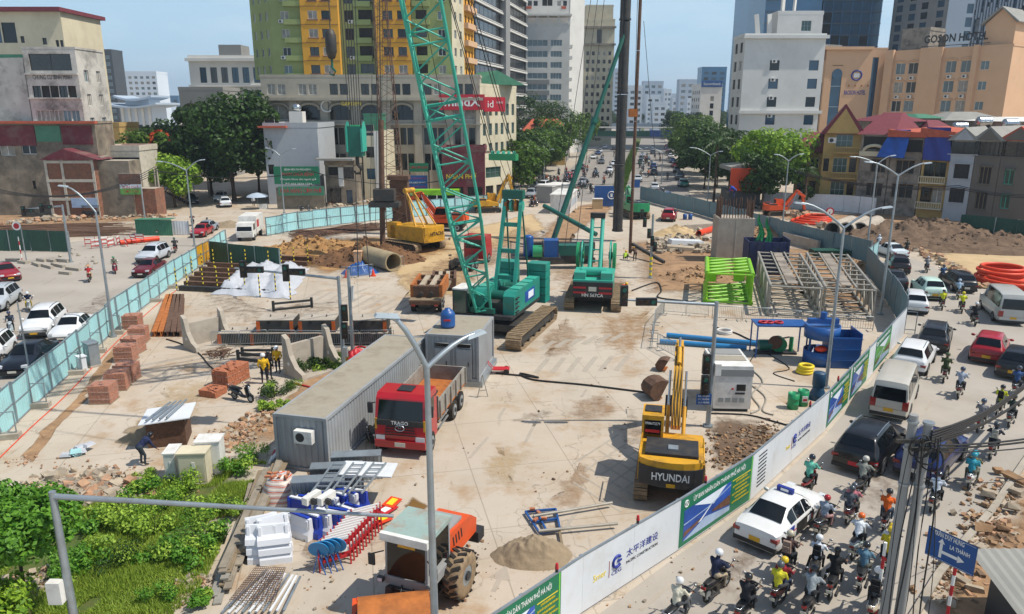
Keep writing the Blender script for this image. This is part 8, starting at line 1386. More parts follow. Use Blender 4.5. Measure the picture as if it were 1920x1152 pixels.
def siglight(r,q,d=(1,0,0),s=1.0,horiz=False,lit=None):
 d=V(d);nn=d.cross(V((0,0,1)));rz=math.atan2(d.y,d.x);q=V(q);mb=MB();sz=(1.0*s,.22,.36*s)if horiz else(.36*s,.22,1.0*s);mb.box(q,sz,'black',rz);o=mb.bd('signal_head',r)
 for k in(-1,0,1):
  c=q+(d*k*.31*s if horiz else V((0,0,k*.31*s)))+nn*.12;mb=MB();mb.cyl(c,c+nn*.02,.11*s,('glow_off','amber_lamp','teal_dark')[k+1],12);mb.tube([c+d*.12*s*math.cos(a)+V((0,0,.12*s*math.sin(a)))+nn*.1 for a in[rad(20*j)for j in range(10)]],.012,'black',4);mb.bd('lens',o)
def mast(lab,bp,tp,ap,lights=(),name='signal_mast',w0=.13,Ya=None,basev=None):
 b=basev or G(*bp);t=P(*tp,b.y);r=tg_(name,lab,'signal mast',b);mb=MB();mb.tube([b,V((b.x,b.y,t.z))],[w0,w0*.75],'galv',10);mb.cyl(b,b+V((0,0,.1)),w0*2,'galv',10);mb.bd('pole',r);top=V((b.x,b.y,t.z-.15))
 if ap:e=P(*ap,Ya or b.y);mb=MB();mb.tube([top,top.lerp(e,.5),e],[w0*.7,w0*.55,w0*.4],'galv',8);mb.bd('arm',r)
 for lx,ly,hz,yy in lights:siglight(r,P(lx,ly,yy or b.y-.25),s=1.0,horiz=hz)
 return r,b
bL=V((P(98,925,19).x,19,0));r,b=mast('signal mast with a long bare arm across the lower left',None,(97,922),(738,968),(),basev=bL,Ya=19.6)
for x in(585,612):q=P(x,940,19.4);mb=MB();mb.box(q+V((0,0,.12)),(.2,.6,.22),'white',rz=-.5);mb.cyl(q,q+V((0,0,-.25)),.04,'galv',6);mb.box(q+V((.12,-.24,.12)),(.16,.1,.16),'dark',rz=-.5);mb.bd('traffic_camera',r)
mb=MB();q=P(105,1110,18.8);mb.box(q,(.4,.25,.7),'white');mb.bd('junction_box',r)
r,b=mast('signal mast over the white tarpaulin bundle',(645,694),(637,518),(440,503),[(456,505,False,None),(478,506,True,None),(536,512,False,None),(556,510,True,None)]);siglight(r,b+V((.25,-.25,2.6)));siglight(r,b+V((.3,-.25,3.7)));mb=MB();mb.box(b+V((.15,-.1,1.2)),(.3,.25,.6),'galv');mb.bd('control_box',r)
r,b=mast('plain grey pole just right of the signal mast',(662,668),(655,505),None);mb=MB();mb.box(b+V((.2,0,4.2)),(.12,.3,.9),'white');mb.bd('antenna_box',r)
r,b=mast('signal mast with lights beside the white generator',(1327,800),(1325,566),(1165,562),[(1170,555,False,None),(1212,566,True,None)]);siglight(r,b+V((-.35,-.2,3.4)));siglight(r,b+V((-.35,-.2,2.3)));mb=MB();mb.box(b+V((.25,-.1,3.1)),(.3,.3,.6),'white');mb.bd('control_box',r);mb=MB();mb.box(b+V((-.35,-.2,1.55)),(.75,.04,.55),'blue');o=mb.bd('blue_sign',r)
for k in range(3):text('RẼ PHẢI ĐI TRẦN DUY HƯNG'[k*8:k*8+8],.13,'letter_white',o,b+V((-.35,-.225,1.72-.17*k)),(1,0,0),width=.55)
r,b=mast('short signal pole with stacked black lights and yellow bands near the mast',(1219,522),(1222,402),None);
for px,py in((1204,402),(1209,417),(1217,438),(1223,452),(1228,463)):siglight(r,P(px,py,b.y-.2),s=.9)
for k in range(4):mb=MB();mb.cyl(b+V((0,0,.3+k*.5)),b+V((0,0,.55+k*.5)),.15,'letter_yellow',10);mb.bd('band',r)
r,b=mast('signal mast before the brick ruin at the far left',(133,492),(124,384),(42,393),[(44,396,False,None),(54,395,True,None),(78,390,False,None),(88,388,True,None)])
r,b=mast('far signal mast at the boulevard crossing',(1053,392),(1053,345),(1112,350),[(1093,350,True,None),(1107,350,False,None)])
mast('lone thin pole with a short arm near the green sheet shed',(272,412),(267,350),(248,353),())
mast('thin grey site pole in front of the cyan fence at left',(62,735),(28,565),None,w0=.05)
for lab,bp,tp in(('pair of concrete utility poles by the side street, left one',(297,400),(289,318)),('pair of concrete utility poles by the side street, right one',(303,400),(294,318)),('leaning concrete pole below the big dark tree',(393,372),(386,307)),('concrete pole beside the torn-open house',(588,388),(579,318))):
 b=G(*bp);t=P(*tp,b.y);u=tg_('utility_pole',lab,'utility pole',b);mb=MB();mb.tube([b,t],[.2,.13],'concrete',8);mb.bd('pole',u);mb=MB();mb.bar(t+V((-.6,0,-.4)),t+V((.6,0,-.4)),.1,'iron');mb.bd('cross_arm',u)
mk('cable','1c1c1d',r=.7)
def sag(a,b,s,n=10):return[V(a).lerp(V(b),i/n)-V((0,0,s*4*(i/n)*(1-i/n)))for i in range(n+1)]
def cb_(lab,a,b,s,r_=.03,k=1,spread=.12,nm='overhead_cable'):
 t=tg_(nm,lab,'cable',a)
 for i in range(k):o_=V((0,0,spread*(i-(k-1)/2)));mb=MB();mb.tube(sag(V(a)+o_,V(b)+o_*1.3,s*(1+.12*i)),r_,'cable',5);mb.bd('strand',t)
cb_('sagging cable bundle from the left edge to the utility pole pair',P(-60,345,96),P(291,320,112),2.2,.045,4,.28);cb_('cable bundle from the utility pole pair to the far street wall',P(291,320,112),P(579,322,116),1.0,.04,2);cb_('cable span in front of the cream tube house',P(579,320,116),P(850,335,120),1.4,.04,2);cb_('cable bundle running along the old houses on the right',P(1490,322,110),P(1800,352,96),.8,.05,3,.2);cb_('cable bundle leaving the right edge before the grey houses',P(1800,352,96),P(1990,368,90),.4,.05,3,.2);cb_('thin cable over the boulevard',P(940,345,115),P(1300,330,125),.8,.03,1)
ub=V((12.2,19.2,0))
for i,(tp,off,lab)in enumerate((((1714,778),V((0,0,0)),'left one of the two concrete utility poles wrapped in cables'),((1738,790),V((.42,-.1,0)),'right one of the two concrete utility poles wrapped in cables'))):
 t=P(*tp,ub.y);b=V((t.x,ub.y+off.y,0));u=tg_('utility_pole',lab,'utility pole',b);mb=MB();mb.tube([b,V((b.x,b.y,t.z))],[.15,.12],'w_grey',12);mb.bd('pole',u)
 for z in(5.2,6.3,7.1):mb=MB();mb.cyl((b.x,b.y,z),(b.x,b.y,z+.06),.155,'galv',12);mb.bd('clamp_band',u)
 mb=MB();mb.bb((b.x-.5,b.y-.24,t.z-.75),(b.x+.5,b.y-.16,t.z-.65),'iron');mb.bd('bracket',u)
 UT=V((b.x,b.y,t.z))
for k in range(7):
 mb=MB();x=UT.x-.55+.13*k;pts=[V((x+.06*math.sin(z*.9+k*2)+.05*(UT.z-z)*(k-2)*.35,UT.y-.3-.05*(k%3),z))for z in[UT.z-.3-i*.85 for i in range(9)]if z>-.2];mb.tube(pts,.012+.006*(k%3),'cable',5);tag(mb.bd('hanging_cable'),'black cable hanging down the pair of utility poles','cable','cables hanging on the utility poles')
for k,(px,py,Y,s,r_,n_)in enumerate(((1990,655,34,.5,.035,5),(1990,680,34,.6,.03,3),(1990,815,20.5,.1,.03,2),(1990,830,20.5,.12,.02,1))):cb_(['thick cable bundle climbing right from the utility poles','second cable bundle climbing right from the utility poles','level cable pair leaving right from the utility poles','thin level cable leaving right from the utility poles'][k],UT+V((0,-.2,-.35-.14*k)),P(px,py,Y),s,r_,n_,.09)
cb_('thin wire running over the earth bank',UT+V((0,-.2,-1.6)),P(1990,880,24),.3,.012,1)
for k in range(3):mb=MB();n=14;c=UT+V((-.35+.2*k,-.35,-.55-.2*k));mb.tube([c+V((.3*math.cos(a),.06*math.sin(a*2),.34*math.sin(a)))for a in[2*pi*i/n for i in range(n+1)]],.025,'cable',5);tag(mb.bd('cable_coil'),'loose loop of black cable at the top of the utility poles','cable','cable loops on the utility poles')
a=P(1737,1016,20.6);b=P(1829,1050,19.4);d=V((b.x-a.x,b.y-a.y,0)).normalized();W_=(b-a).length;zc=(a.z+b.z)/2;Hs=.98;sg=tg_('road_sign','blue direction sign with white arrows and street names','road sign',((a.x+b.x)/2,(a.y+b.y)/2,0));nn=d.cross(V((0,0,1)));m0=V((a.x,a.y,zc))
def sq(x,z,off=.0):return m0+d*x+V((0,0,z))+nn*off
mb=MB();mb.quad(sq(0,-Hs/2),sq(W_,-Hs/2),sq(W_,Hs/2),sq(0,Hs/2),'blue');mb.quad(sq(0,Hs/2,-.03),sq(W_,Hs/2,-.03),sq(W_,-Hs/2,-.03),sq(0,-Hs/2,-.03),'galv');mb.bd('board',sg)
mb=MB();z_=.006
for p,q,w2 in((sq(.04,Hs/2-.04,z_),sq(W_-.04,Hs/2-.04,z_),.02),(sq(.04,-Hs/2+.04,z_),sq(W_-.04,-Hs/2+.04,z_),.02)):mb.bar(p,q,.02,'letter_white',.004)
mb.bd('border',sg)
mb=MB();mb.add([sq(W_*.28,-.38,z_),sq(W_*.34,-.38,z_),sq(W_*.34,.12,z_),sq(W_*.28,.12,z_)],[(0,1,2,3)],'letter_white');mb.add([sq(W_*.24,.1,z_),sq(W_*.38,.1,z_),sq(W_*.31,.26,z_)],[(0,1,2)],'letter_white');mb.bd('arrow_ahead',sg)
mb=MB();mb.add([sq(W_*.34,-.22,z_),sq(W_*.68,-.22,z_),sq(W_*.68,-.12,z_),sq(W_*.34,-.12,z_)],[(0,1,2,3)],'letter_white');mb.add([sq(W_*.66,-.29,z_),sq(W_*.8,-.17,z_),sq(W_*.66,-.05,z_)],[(0,1,2)],'letter_white');mb.bd('arrow_right',sg)
text('TRẦN DUY HƯNG',.2,'letter_white',sg,sq(W_*.44,.36,.005),d,bold=.01,width=W_*.62);text('LA THÀNH',.19,'letter_white',sg,sq(W_*.68,.1,.005),d,bold=.01,width=W_*.4)
pb_=sq(W_*.62,0,-.1)
for k in range(8):mb=MB();z0=k*zc/7.2;mb.cyl((pb_.x,pb_.y,z0),(pb_.x,pb_.y,z0+zc/7.2),.05,'letter_red' if k%2 else 'letter_white',8);mb.bd('post_band',sg)
g=G(1860,1130);hu=tg_('roadside_hut','dark hut with a ribbed grey sheet roof at the bottom right corner','hut',g);a=P(1862,1085,g.y-1);mb=MB();mb.bb((a.x+.15,a.y-2.2,0),(a.x+3.4,a.y+.3,a.z-.1),'w_dark');mb.bd('wall',hu);mb=MB();n=26;vs_=[]
for i in range(n+1):x=a.x-.3+4.2*i/n;z=(.03 if i%2 else 0);vs_+=[(x,a.y-2.6,a.z-.25+z),(x,a.y+.9,a.z+.45+z)]
mb.add(vs_,[(2*i,2*i+2,2*i+3,2*i+1)for i in range(n)],'roof_grey');mb.bd('roof',hu)
for lab,p in(('red and white striped post on the verge beneath the road sign',(1640,1160)),('striped warning post at the left green hoarding',(42,492))):
 g=G(*p);r=tg_('striped_post',lab,'post',g)
 for k in range(6):mb=MB();mb.cyl(g+V((0,0,k*.45)),g+V((0,0,k*.45+.45)),.05,'letter_white' if k%2 else 'letter_red',8);mb.bd('band',r)
g=P(31,424,G(42,492).y);mb=MB();mb.cyl(g+V((0,-.05,0)),g+V((0,.0,0)),.45,'letter_white',20);mb.cyl(g+V((0,-.06,0)),g+V((0,-.05,0)),.3,'letter_red',20);mb.bar(g+V((.4,.03,0)),V((g.x+.4,g.y+.03,0)),.08,'galv');tag(mb.bd('round_sign'),'round no-entry style sign above the left green hoarding','road sign')
g=G(1552,408);r=tg_('round_sign','round red sign on a pink post behind the grey fence','road sign',g);q=P(1556,397,g.y);mb=MB();mb.cyl(q,q+V((0,-.05,0)),.62,'letter_red',20);mb.cyl(q+V((0,-.05,0)),q+V((0,-.06,0)),.42,'letter_white',20);mb.bd('disc',r);mb=MB();mb.bar(g,q,.12,'letter_red');mb.bd('post',r)
# ---------------- stacks of bricks, beams, concrete parts
mk('brick','ad6a4a',r=.9,var=.22,vs=9,dirt=.25,dcol='9a7a68',ds=3);mk('film','b08a78',r=.25,var=.2,vs=2);mk('wrap','c8b8ae',r=.22,var=.1,vs=2,bump=.5,bs=6);M['wrap'].node_tree.nodes['Principled BSDF'].inputs['Alpha'].default_value=.16
def brickpallet(nx=5,ny=9,nz=13,seed=1):
 R_=random.Random(seed);mb=MB()
 for k in range(nz):
  for i in range(nx):
   for j in range(ny):
    if 0<i<nx-1 and 0<j<ny-1 and k<nz-1:continue
    if k==nz-1 and R_.random()<.18:continue
    mb.box(((i-(nx-1)/2)*.225+R_.gauss(0,.006),(j-(ny-1)/2)*.112+R_.gauss(0,.005),.05+k*.078),(.21,.1,.07),'brick',R_.gauss(0,.03))
 return mb.mesh('bricks')
BP=[brickpallet(seed=s)for s in(1,2)];small=brickpallet(5,9,5,4)
for i,(p,rz,me,lab)in enumerate([((196,752),.05,0,'brick stack nearest the camera on the left slab'),((222,728),.2,1,'second brick stack behind the nearest one'),((240,712),.0,0,'tall brick stack third from the front'),((238,676),.1,1,'film-wrapped brick stack in the middle of the left row'),((252,660),-.1,0,'brick stack leaning against the film-wrapped one'),((262,640),.2,1,'brick stack second from the far end'),((250,615),.1,0,'far end brick stack of the left row'),((425,722),-.35,1,'brick stack beside the workers, left half'),((444,712),-.3,0,'brick stack beside the workers, right half'),((400,740),-.3,2,'low heap of loose bricks before the workers')]):
 g=G(*p);r=tg_('brick_stack',lab,'bricks',g,rz,'brick stacks on pallets');o=ob('bricks',(BP+[small])[me]);o.parent=r;o['kind']='stuff'
 if me<2:
  mb=MB();mb.box((0,0,.02),(1.2,1.1,.04),'wood');o=mb.bd('pallet');o.parent=r;mb=MB()
  for z in(.3,.7):mb.tube([(-.575,-.515,z),(.575,-.515,z),(.575,.515,z),(-.575,.515,z),(-.575,-.515,z)],.012,'film',4)
  o=mb.bd('strap');o.parent=r
  if i not in(7,8):mb=MB();mb.box((0,0,.53),(1.2,1.09,1.05),'wrap',top=(.97,.97));o=mb.bd('film_wrap');o.parent=r
def bem(lab,a,b,w_,h_,m,group,z=0,name='steel_girder',flange=True):
 a,b=V(a),V(b);d=(b-a).normalized();sd=V((-d.y,d.x,0));mb=MB();zz=V((0,0,z))
 if flange:mb.bar(a+zz+V((0,0,.03)),b+zz+V((0,0,.03)),w_,m,.05);mb.bar(a+zz+V((0,0,h_-.03)),b+zz+V((0,0,h_-.03)),w_,m,.05);mb.bar(a+zz+V((0,0,h_/2)),b+zz+V((0,0,h_/2)),w_*.18,m,h_-.12)
 else:mb.bar(a+zz+V((0,0,h_/2)),b+zz+V((0,0,h_/2)),w_,m,h_)
 return tag(mb.bd(name),lab,'beam',group)
for i in range(5):bem(['orange steel beam at the left of the parallel stack','orange steel beam second in the parallel stack','bright rusty beam in the middle of the stack','brown steel beam right of the middle','brown steel beam at the right of the stack'][i],G(290+i*12,632),G(316+i*6.5,560),.36,.4,'rust_orange' if i<2 else 'rust','steel beams stacked beside the brick row')
CH=G(400,640)
def channel(lab,p,rz,s=1.0):
 r=tg_('concrete_channel',lab,'concrete element');prof=[(-1.6,0),(-1.5,.35),(-.9,.6),(-.45,1.2),(-.2,2.1),(.15,2.3),(.2,0)]
 for y in(-1.3,1.3):mb=MB();mb.ext(prof,y-.14,y+.14,'concrete');w_=mb.bd('side_wing',r);mb=MB();mb.cyl((-.35,y-.16,.75),(-.35,y+.16,.75),.1,'white',12);mb.bd('lifting_hole',w_)
 mb=MB();mb.bb((-.1,-1.16,0),(.12,1.16,1.7),'concrete');mb.bd('back_wall',r);mb=MB();mb.bb((-1.5,-1.16,0),(-.1,1.16,.12),'concrete');mb.bd('base_slab',r);pl_(r,G(*p),rz);r.scale=(s,)*3
channel('precast concrete trough with winged ends, the left one',(385,645),rad(140),1.0);channel('precast concrete trough with winged ends beside the workers',(578,692),rad(140),1.1)
mk('hazard','c05a1a',r=.7,var=.2,vs=2,dirt=.4,dcol='3a2a20')
BW=MB();BW.box((0,0,.4),(2.5,1.9,.8),'iron',top=(.98,.97));BW.box((0,0,.82),(2.42,1.82,.04),'concrete');BW=BW.mesh('block_body')
def ballast(lab,p,z,rz):
 r=tg_('ballast_block',lab,'ballast block',G(*p,0)+V((0,0,z)),rz,'dark ballast blocks');o=ob('block_body',BW);o.parent=r
 for s in(-1,1):
  mb=MB();mb.box((s*1.12,-.955,.4),(.24,.04,.7),'hazard');o=mb.bd('corner_marking');o.parent=r;mb=MB();mb.tube([(s*.5,-.1,.84),(s*.5,0,.98),(s*.5,.1,.84)],.03,'iron',5);o=mb.bd('lifting_eye');o.parent=r
 for k in range(2):mb=MB();mb.bb((-.5+k*.8,-.97,.62),(-.3+k*.8,-.93,.8),'black');o=mb.bd('slot');o.parent=r
for i,(p,z)in enumerate((((452,640),0),((512,640),0),((578,640),0),((638,640),0),((698,640),0),((525,638),.86),((602,638),.86),((696,638),.86))):ballast(['dark ballast block at the left end of the lower row','dark ballast block second in the lower row','dark ballast block in the middle of the lower row','dark ballast block fourth in the lower row','dark ballast block at the right end of the lower row','upper ballast block under the steel frame','upper ballast block behind the concrete trough','upper ballast block behind the traffic lights'][i],p,z,.03)
def frame3(lab,a,b,h,name='steel_trestle',z=0):
 a,b=V(a)+V((0,0,z)),V(b)+V((0,0,z));r=tg_(name,lab,'steel frame',a)
 for h_ in(.12,h):mb=MB();mb.bar(a+V((0,0,h_)),b+V((0,0,h_)),.14,'iron');mb.bd('rail',r)
 for p in(a,b):mb=MB();mb.bar(p,p+V((0,0,h+.2)),.16,'iron');mb.bd('end_post',r)
frame3('dark steel frame lying on the upper ballast block',G(517,628),G(588,620),.55,z=1.72);frame3('dark steel frame on the slab behind the workers',G(447,676),G(505,682),.5);frame3('second dark steel frame near the concrete trough',G(455,668),G(512,668),.4)
def barmesh():
 mb=MB();W_=2.3;mb.tube([(0,0,.05),(0,0,1.05),(.06,0,1.1),(W_-.06,0,1.1),(W_,0,1.05),(W_,0,.05)],.025,'galv',6);mb.bar((0,0,.2),(W_,0,.2),.03,'galv');a=mb.mesh('frame');mb=MB()
 for i in range(1,16):mb.bar((W_*i/16,0,.2),(W_*i/16,0,1.08),.018,'galv')
 b=mb.mesh('bars');mb=MB();mb.bar((.3,-.3,.03),(.3,.3,.03),.04,'galv');c=mb.mesh('foot');mb=MB();mb.bar((W_-.3,-.3,.03),(W_-.3,.3,.03),.04,'galv')
 return a,b,c,mb.mesh('foot')
BA=barmesh()
def brr(lab,a,b,group):
 a,b=V(a),V(b);r=tg_('crowd_barrier',lab,'barrier',a,head(a,b),group);k=(b-a).length/2.3
 for nm,me in zip(('frame','bars','foot','foot'),BA):
  o=ob(nm,me);o.parent=r;o.scale=(k,1,1)
  if nm=='bars':o['kind']='stuff'
def bln(lab,pts,group):
 k=0
 for a,b in zip(pts,pts[1:]):
  A,Bq=G(*a),G(*b);n=max(1,round((Bq-A).length/2.2))
  for i in range(n):k+=1;brr(lab+', '+['first','second','third','fourth','fifth','sixth','seventh','eighth','ninth','tenth','eleventh','twelfth','thirteenth'][min(12,k-1)]+' from the left',A.lerp(Bq,i/n),A.lerp(Bq,(i+.95)/n),group)
bln('grey crowd barrier in front of the ballast blocks',[(398,652),(505,648),(612,650),(742,648)],'barriers in front of the ballast blocks')
bln('grey crowd barrier round the blue pipes',[(1222,655),(1228,608),(1245,588),(1330,595)],'barriers round the blue pipes');bln('grey crowd barrier behind the mixing plant',[(1335,600),(1450,605),(1560,618),(1640,622)],'barriers behind the mixing plant');bln('crowd barrier lying askew by the blue pipe ends',[(1232,655),(1278,680)],'barriers round the blue pipes')
bln('crowd barrier around the blue tarpaulin heap',[(640,522),(660,522),(702,516)],'barriers round the blue tarpaulin heap');bln('white tape barrier along the clay pit',[(705,505),(760,500)],'barriers by the clay pit')
for i in range(8):a=G(338+i*9.5,545-i*9);b=G(520+i*9.5,553-i*9.0);bem('heavy brown timber beam under the white tarpaulin, %s from the front'%['first','second','third','fourth','fifth','sixth','seventh','eighth'][i],a,b,.4,.45,'rust' if i else 'dark','beams under the tarpaulin',flange=False,name='timber_baulk')
mk('tarp_white','b4b7bd',r=.45,var=.06,vs=1.5,bump=.6,bs=5)
mb=MB();n=40;m_=26;vs_=[]
c0,c1,c2,c3=G(395,552),G(545,562),G(580,505),G(470,498)
for i in range(n+1):
 for j in range(m_+1):
  u,v=i/n,j/m_;p=c0.lerp(c1,u).lerp(c3.lerp(c2,u),v);e=min(u,1-u,v,1-v);z=.45*min(1,e*9)+.55*abs(math.sin(u*9.5+v*1.5+.6*mno.noise(V((u*3,v*3,1)))))*min(1,e*6)+.12*math.sin(v*60+u*9)*min(1,e*6)+.18*mno.noise(V((u*22,v*9,0)))*min(1,e*9)+.1*mno.noise(V((u*50,v*20,3)))*min(1,e*9);sh=V((mno.noise(p*.8)*.5*(1-min(1,e*6)),mno.noise(p*.9+V((5,5,5)))*.5*(1-min(1,e*6)),0));vs_.append(p+sh+V((0,0,max(.02,z+.03))))
mb.add(vs_,[(i*(m_+1)+j,(i+1)*(m_+1)+j,(i+1)*(m_+1)+j+1,i*(m_+1)+j+1)for i in range(n)for j in range(m_)],'tarp_white',True);tag(mb.bd('tarpaulin_bundle'),'rumpled white tarpaulin covering a bundle on the beams','tarpaulin')
spts=[(332,545),(352,542),(382,545),(362,520),(380,508),(408,540),(432,545),(436,512),(460,548),(488,558),(518,556),(545,562),(462,505),(482,500),(505,508),(528,502),(552,500),(578,495),(402,505)]
for i,p in enumerate(spts):
 g=G(*p);r=tg_('hazard_post','yellow and black striped post around the white tarpaulin bundle','post',g,0,'striped posts round the tarpaulin')
 for k in range(10):mb=MB();mb.cyl(g+V((0,0,k*.2)),g+V((0,0,k*.2+.2)),.05,('letter_yellow' if k%2 else 'black'),8);mb.bd('band',r)
def pipe(lab,a,b,R_,m='concrete',name='concrete_pipe'):
 a,b=V(a),V(b);mb=MB();n=24;q=(b-a).to_track_quat('Z','Y').to_matrix()
 ring=lambda c,r:[c+q@V((r*math.cos(2*pi*k/n),r*math.sin(2*pi*k/n),0))for k in range(n)]
 vs_=ring(a,R_)+ring(b,R_)+ring(a,R_*.86)+ring(b,R_*.86)
 mb.add(vs_,[(k,(k+1)%n,n+(k+1)%n,n+k)for k in range(n)]+[(2*n+k,3*n+k,3*n+(k+1)%n,2*n+(k+1)%n)for k in range(n)],m,True);mb.add(vs_,[(n+k,n+(k+1)%n,3*n+(k+1)%n,3*n+k)for k in range(n)]+[(k,2*n+k,2*n+(k+1)%n,(k+1)%n)for k in range(n)],m);return tag(mb.bd(name),lab,'pipe')
mk('pipe_tan','9a8a6c',r=.85,var=.15,vs=2,dirt=.5,dcol='6a5238');pipe('large tan concrete pipe lying on the clay heap',G(688,478,.95),G(738,492,.95),.95,'pipe_tan')
for i in range(3):a=G(1612+i*-26,432,1.0);pipe('wide grey concrete pipe behind the fence corner, %s'%['right','middle','left'][i],a,a+V((5,6,0)),1.0)
g=G(1370,487);pc=tg_('bridge_pier','square concrete pier with rusty starter bars on top','concrete pier');mb=MB();mb.bb((-1.85,-1.5,0),(1.85,1.5,4.6),'concrete');mb.bd('shaft',pc);mb=MB()
R_=random.Random(9)
mb.bb((-.03,-1.52,0),(.03,-1.5,4.6),'plaster');mb.bd('formwork_seam',pc)
for i in range(44):
 t=i/44*4;s_=int(t);u=t-s_;p=[(-1.6+3.2*u,-1.3),(1.6,-1.3+2.6*u),(1.6-3.2*u,1.3),(-1.6,1.3-2.6*u)][s_];mb=MB();mb.cyl((p[0],p[1],4.5),(p[0]+R_.gauss(0,.06),p[1]+R_.gauss(0,.06),6.4+R_.gauss(0,.25)),.05,'rust',5);mb.bd('starter_bar',pc)
pl_(pc,g,rad(-4))
g=G(1432,510);sk=tg_('skip','navy steel reinforcement formwork box with green netting','skip');mb=MB();tub(mb,-1.9,1.9,1.4,0,3.2,'pic_navy' if 'pic_navy' in M else mk('pic_navy','1c2a55',r=.7,var=.3,vs=3,dirt=.4,dcol='5a4a3a').name,'dark');mb.bd('shell',sk)
for i in range(6):
 for s in(-1,1):mb=MB();mb.bb((-1.8+i*.7,s*1.4-(.0 if s>0 else .1),0),(-1.7+i*.7,s*1.4+(.1 if s>0 else 0),3.2),'pic_navy');mb.bd('rib',sk)
pl_(sk,g,rad(-6))
mk('net_green','2f9a5c',r=.8,var=.3,vs=3)
for i,p in enumerate(((1425,425),(1440,432))):
 q=P(*p,g.y);mb=MB();n=10;vs_=[q+V(((-.35+.7*a/n)*(1.15-b/n)+.2*math.sin(b*.5),.12*math.sin(a*1.4+b),-1.3+2.6*b/n-.4*abs(a/n-.5)))for a in range(n+1)for b in range(n+1)];mb.add(vs_,[(a*(n+1)+b,(a+1)*(n+1)+b,(a+1)*(n+1)+b+1,a*(n+1)+b+1)for a in range(n)for b in range(n)],'net_green',True);tag(mb.bd('debris_net'),['green debris net hanging over the navy box, taller one','green debris net hanging over the navy box, lower one'][i],'netting')
def trs(lab,a,b,w_,h_,m,cat='truss',bays=8,cr_=.13,lr=.07,name='steel_truss',decks=True):
 a,b=V(a),V(b);r=tg_(name,lab,cat,a);d=(b-a).normalized();sd=V((d.y,-d.x,0));c=lambda t,i,z:a.lerp(b,t)+sd*w_*i+V((0,0,z))
 for i in(0,1):
  for z in(.15,h_):mb=MB();mb.cyl(c(0,i,z),c(1,i,z),cr_,m,8);mb.bd('chord',r)
 for k in range(bays+1):
  t=k/bays
  for i in(0,1):mb=MB();mb.cyl(c(t,i,.15),c(t,i,h_),lr,m,6);mb.bd('upright',r)
  for z in(.15,h_):mb=MB();mb.cyl(c(t,0,z),c(t,1,z),lr,m,6);mb.bd('cross_tie',r)
  if k<bays:
   for i in(0,1):mb=MB();f_=(k+i)%2;mb.cyl(c(t,i,.15 if f_ else h_),c(t+1/bays,i,h_ if f_ else .15),lr,m,6);mb.bd('diagonal',r)
   mb=MB();mb.cyl(c(t,k%2,.15),c(t+1/bays,1-k%2,.15),lr*.8,m,6);mb.bd('diagonal',r)
 if decks:
  for x in(.3,.62):mb=MB();mb.bar(c(0,x,h_+.12),c(1,x,h_+.12),.12,'truss_grey',.1);mb.bd('deck_rail',r)
  mb=MB();mb.bar(c(.05,.45,h_+.1),c(.97,.45,h_+.1),.75,'w_stain',.05);mb.bd('walkway',r)
 return r
mk('truss_grey','9a968c',r=.55,m=.2,var=.12,dirt=.45,dcol='6b5a44',ds=2)
trs('grey tubular bridge truss section, the left one',G(1440,593),G(1418,520),3.7,2.4,'truss_grey');trs('grey tubular bridge truss section, the right one',G(1542,597),G(1508,522),3.5,2.4,'truss_grey')
lb=trs('lime green crane boom section lying on the ground',G(1322,568),G(1322,535),3.6,2.5,'lime','crane part',5,.2,.09,'boom_piece',False)
g=G(1322,535)
for x0 in(0,2.6):mb=MB();mb.bb((g.x+x0,g.y+.12,.3),(g.x+x0+1.0,g.y+.24,2.4),'lime');mb.bd('end_plate',lb)
for z0 in(.15,2.5):
 for k in range(5):a=G(1322,568).lerp(g,k/5)+V((0,0,z0));b=G(1322,568).lerp(g,(k+1)/5)+V((3.6,0,z0));mb=MB();mb.cyl(a,b,.09,'lime',6);mb.bd('diagonal',lb)
# ---------------- blue mixing plant and its surroundings
g=G(1415,672);mp_=tg_('pump_stand','blue steel table with red hoses over a green pump','pump stand');mb=MB();mb.bb((0,0,2.1),(3.3,1.6,2.2),'blue');mb.bd('table_top',mp_)
for x,y in((.06,.06),(3.2,.06),(.06,1.5),(3.2,1.5)):mb=MB();mb.bar((x,y,0),(x,y,2.1),.08,'blue');mb.bd('leg',mp_)
for x in(.5,.9,1.5):mb=MB();mb.tube([(x+.25*math.cos(k*pi/6),.6+.25*math.sin(k*pi/6),2.26)for k in range(13)],.06,'letter_red',6);mb.bd('hose_coil',mp_)
pl_(mp_,g,rad(-3))
pu=tg_('slurry_pump','green diesel slurry pump under the blue table','pump');mb=MB();mb.bb((0,0,.0),(2.6,.8,.15),'dark');mb.bd('skid',pu);mb=MB();mb.cyl((.2,.4,.55),(1.0,.4,.55),.35,'teal_dark',14);mb.bd('motor',pu);mb=MB();mb.cyl((1.5,.2,.6),(1.5,.75,.6),.5,'green_crane',16);mb.bd('pump_case',pu);mb=MB();mb.cyl((1.2,.1,.8),(1.2,.2,.8),.45,'rust',16);mb.bd('flywheel',pu);mb=MB();mb.cyl((2.3,.4,.1),(2.3,.4,1.1),.14,'green_crane',10);mb.bd('riser',pu);pl_(pu,G(1418,665),rad(-3))
g=G(1535,680);mx_=tg_('slurry_mixer','blue round slurry mixer with a wide top drum','mixer',g);mb=MB();mb.lathe([(.02,0),(1.0,0),(1.0,.9),(.95,.9),(.95,.1),(.02,.1)],g,'blue',24);mb.bd('lower_tank',mx_);mb=MB();mb.lathe([(.02,1.7),(1.05,1.7),(1.08,2.5),(1.0,2.5),(.98,2.35),(.02,2.35)],g,'blue',24);mb.bd('upper_drum',mx_)
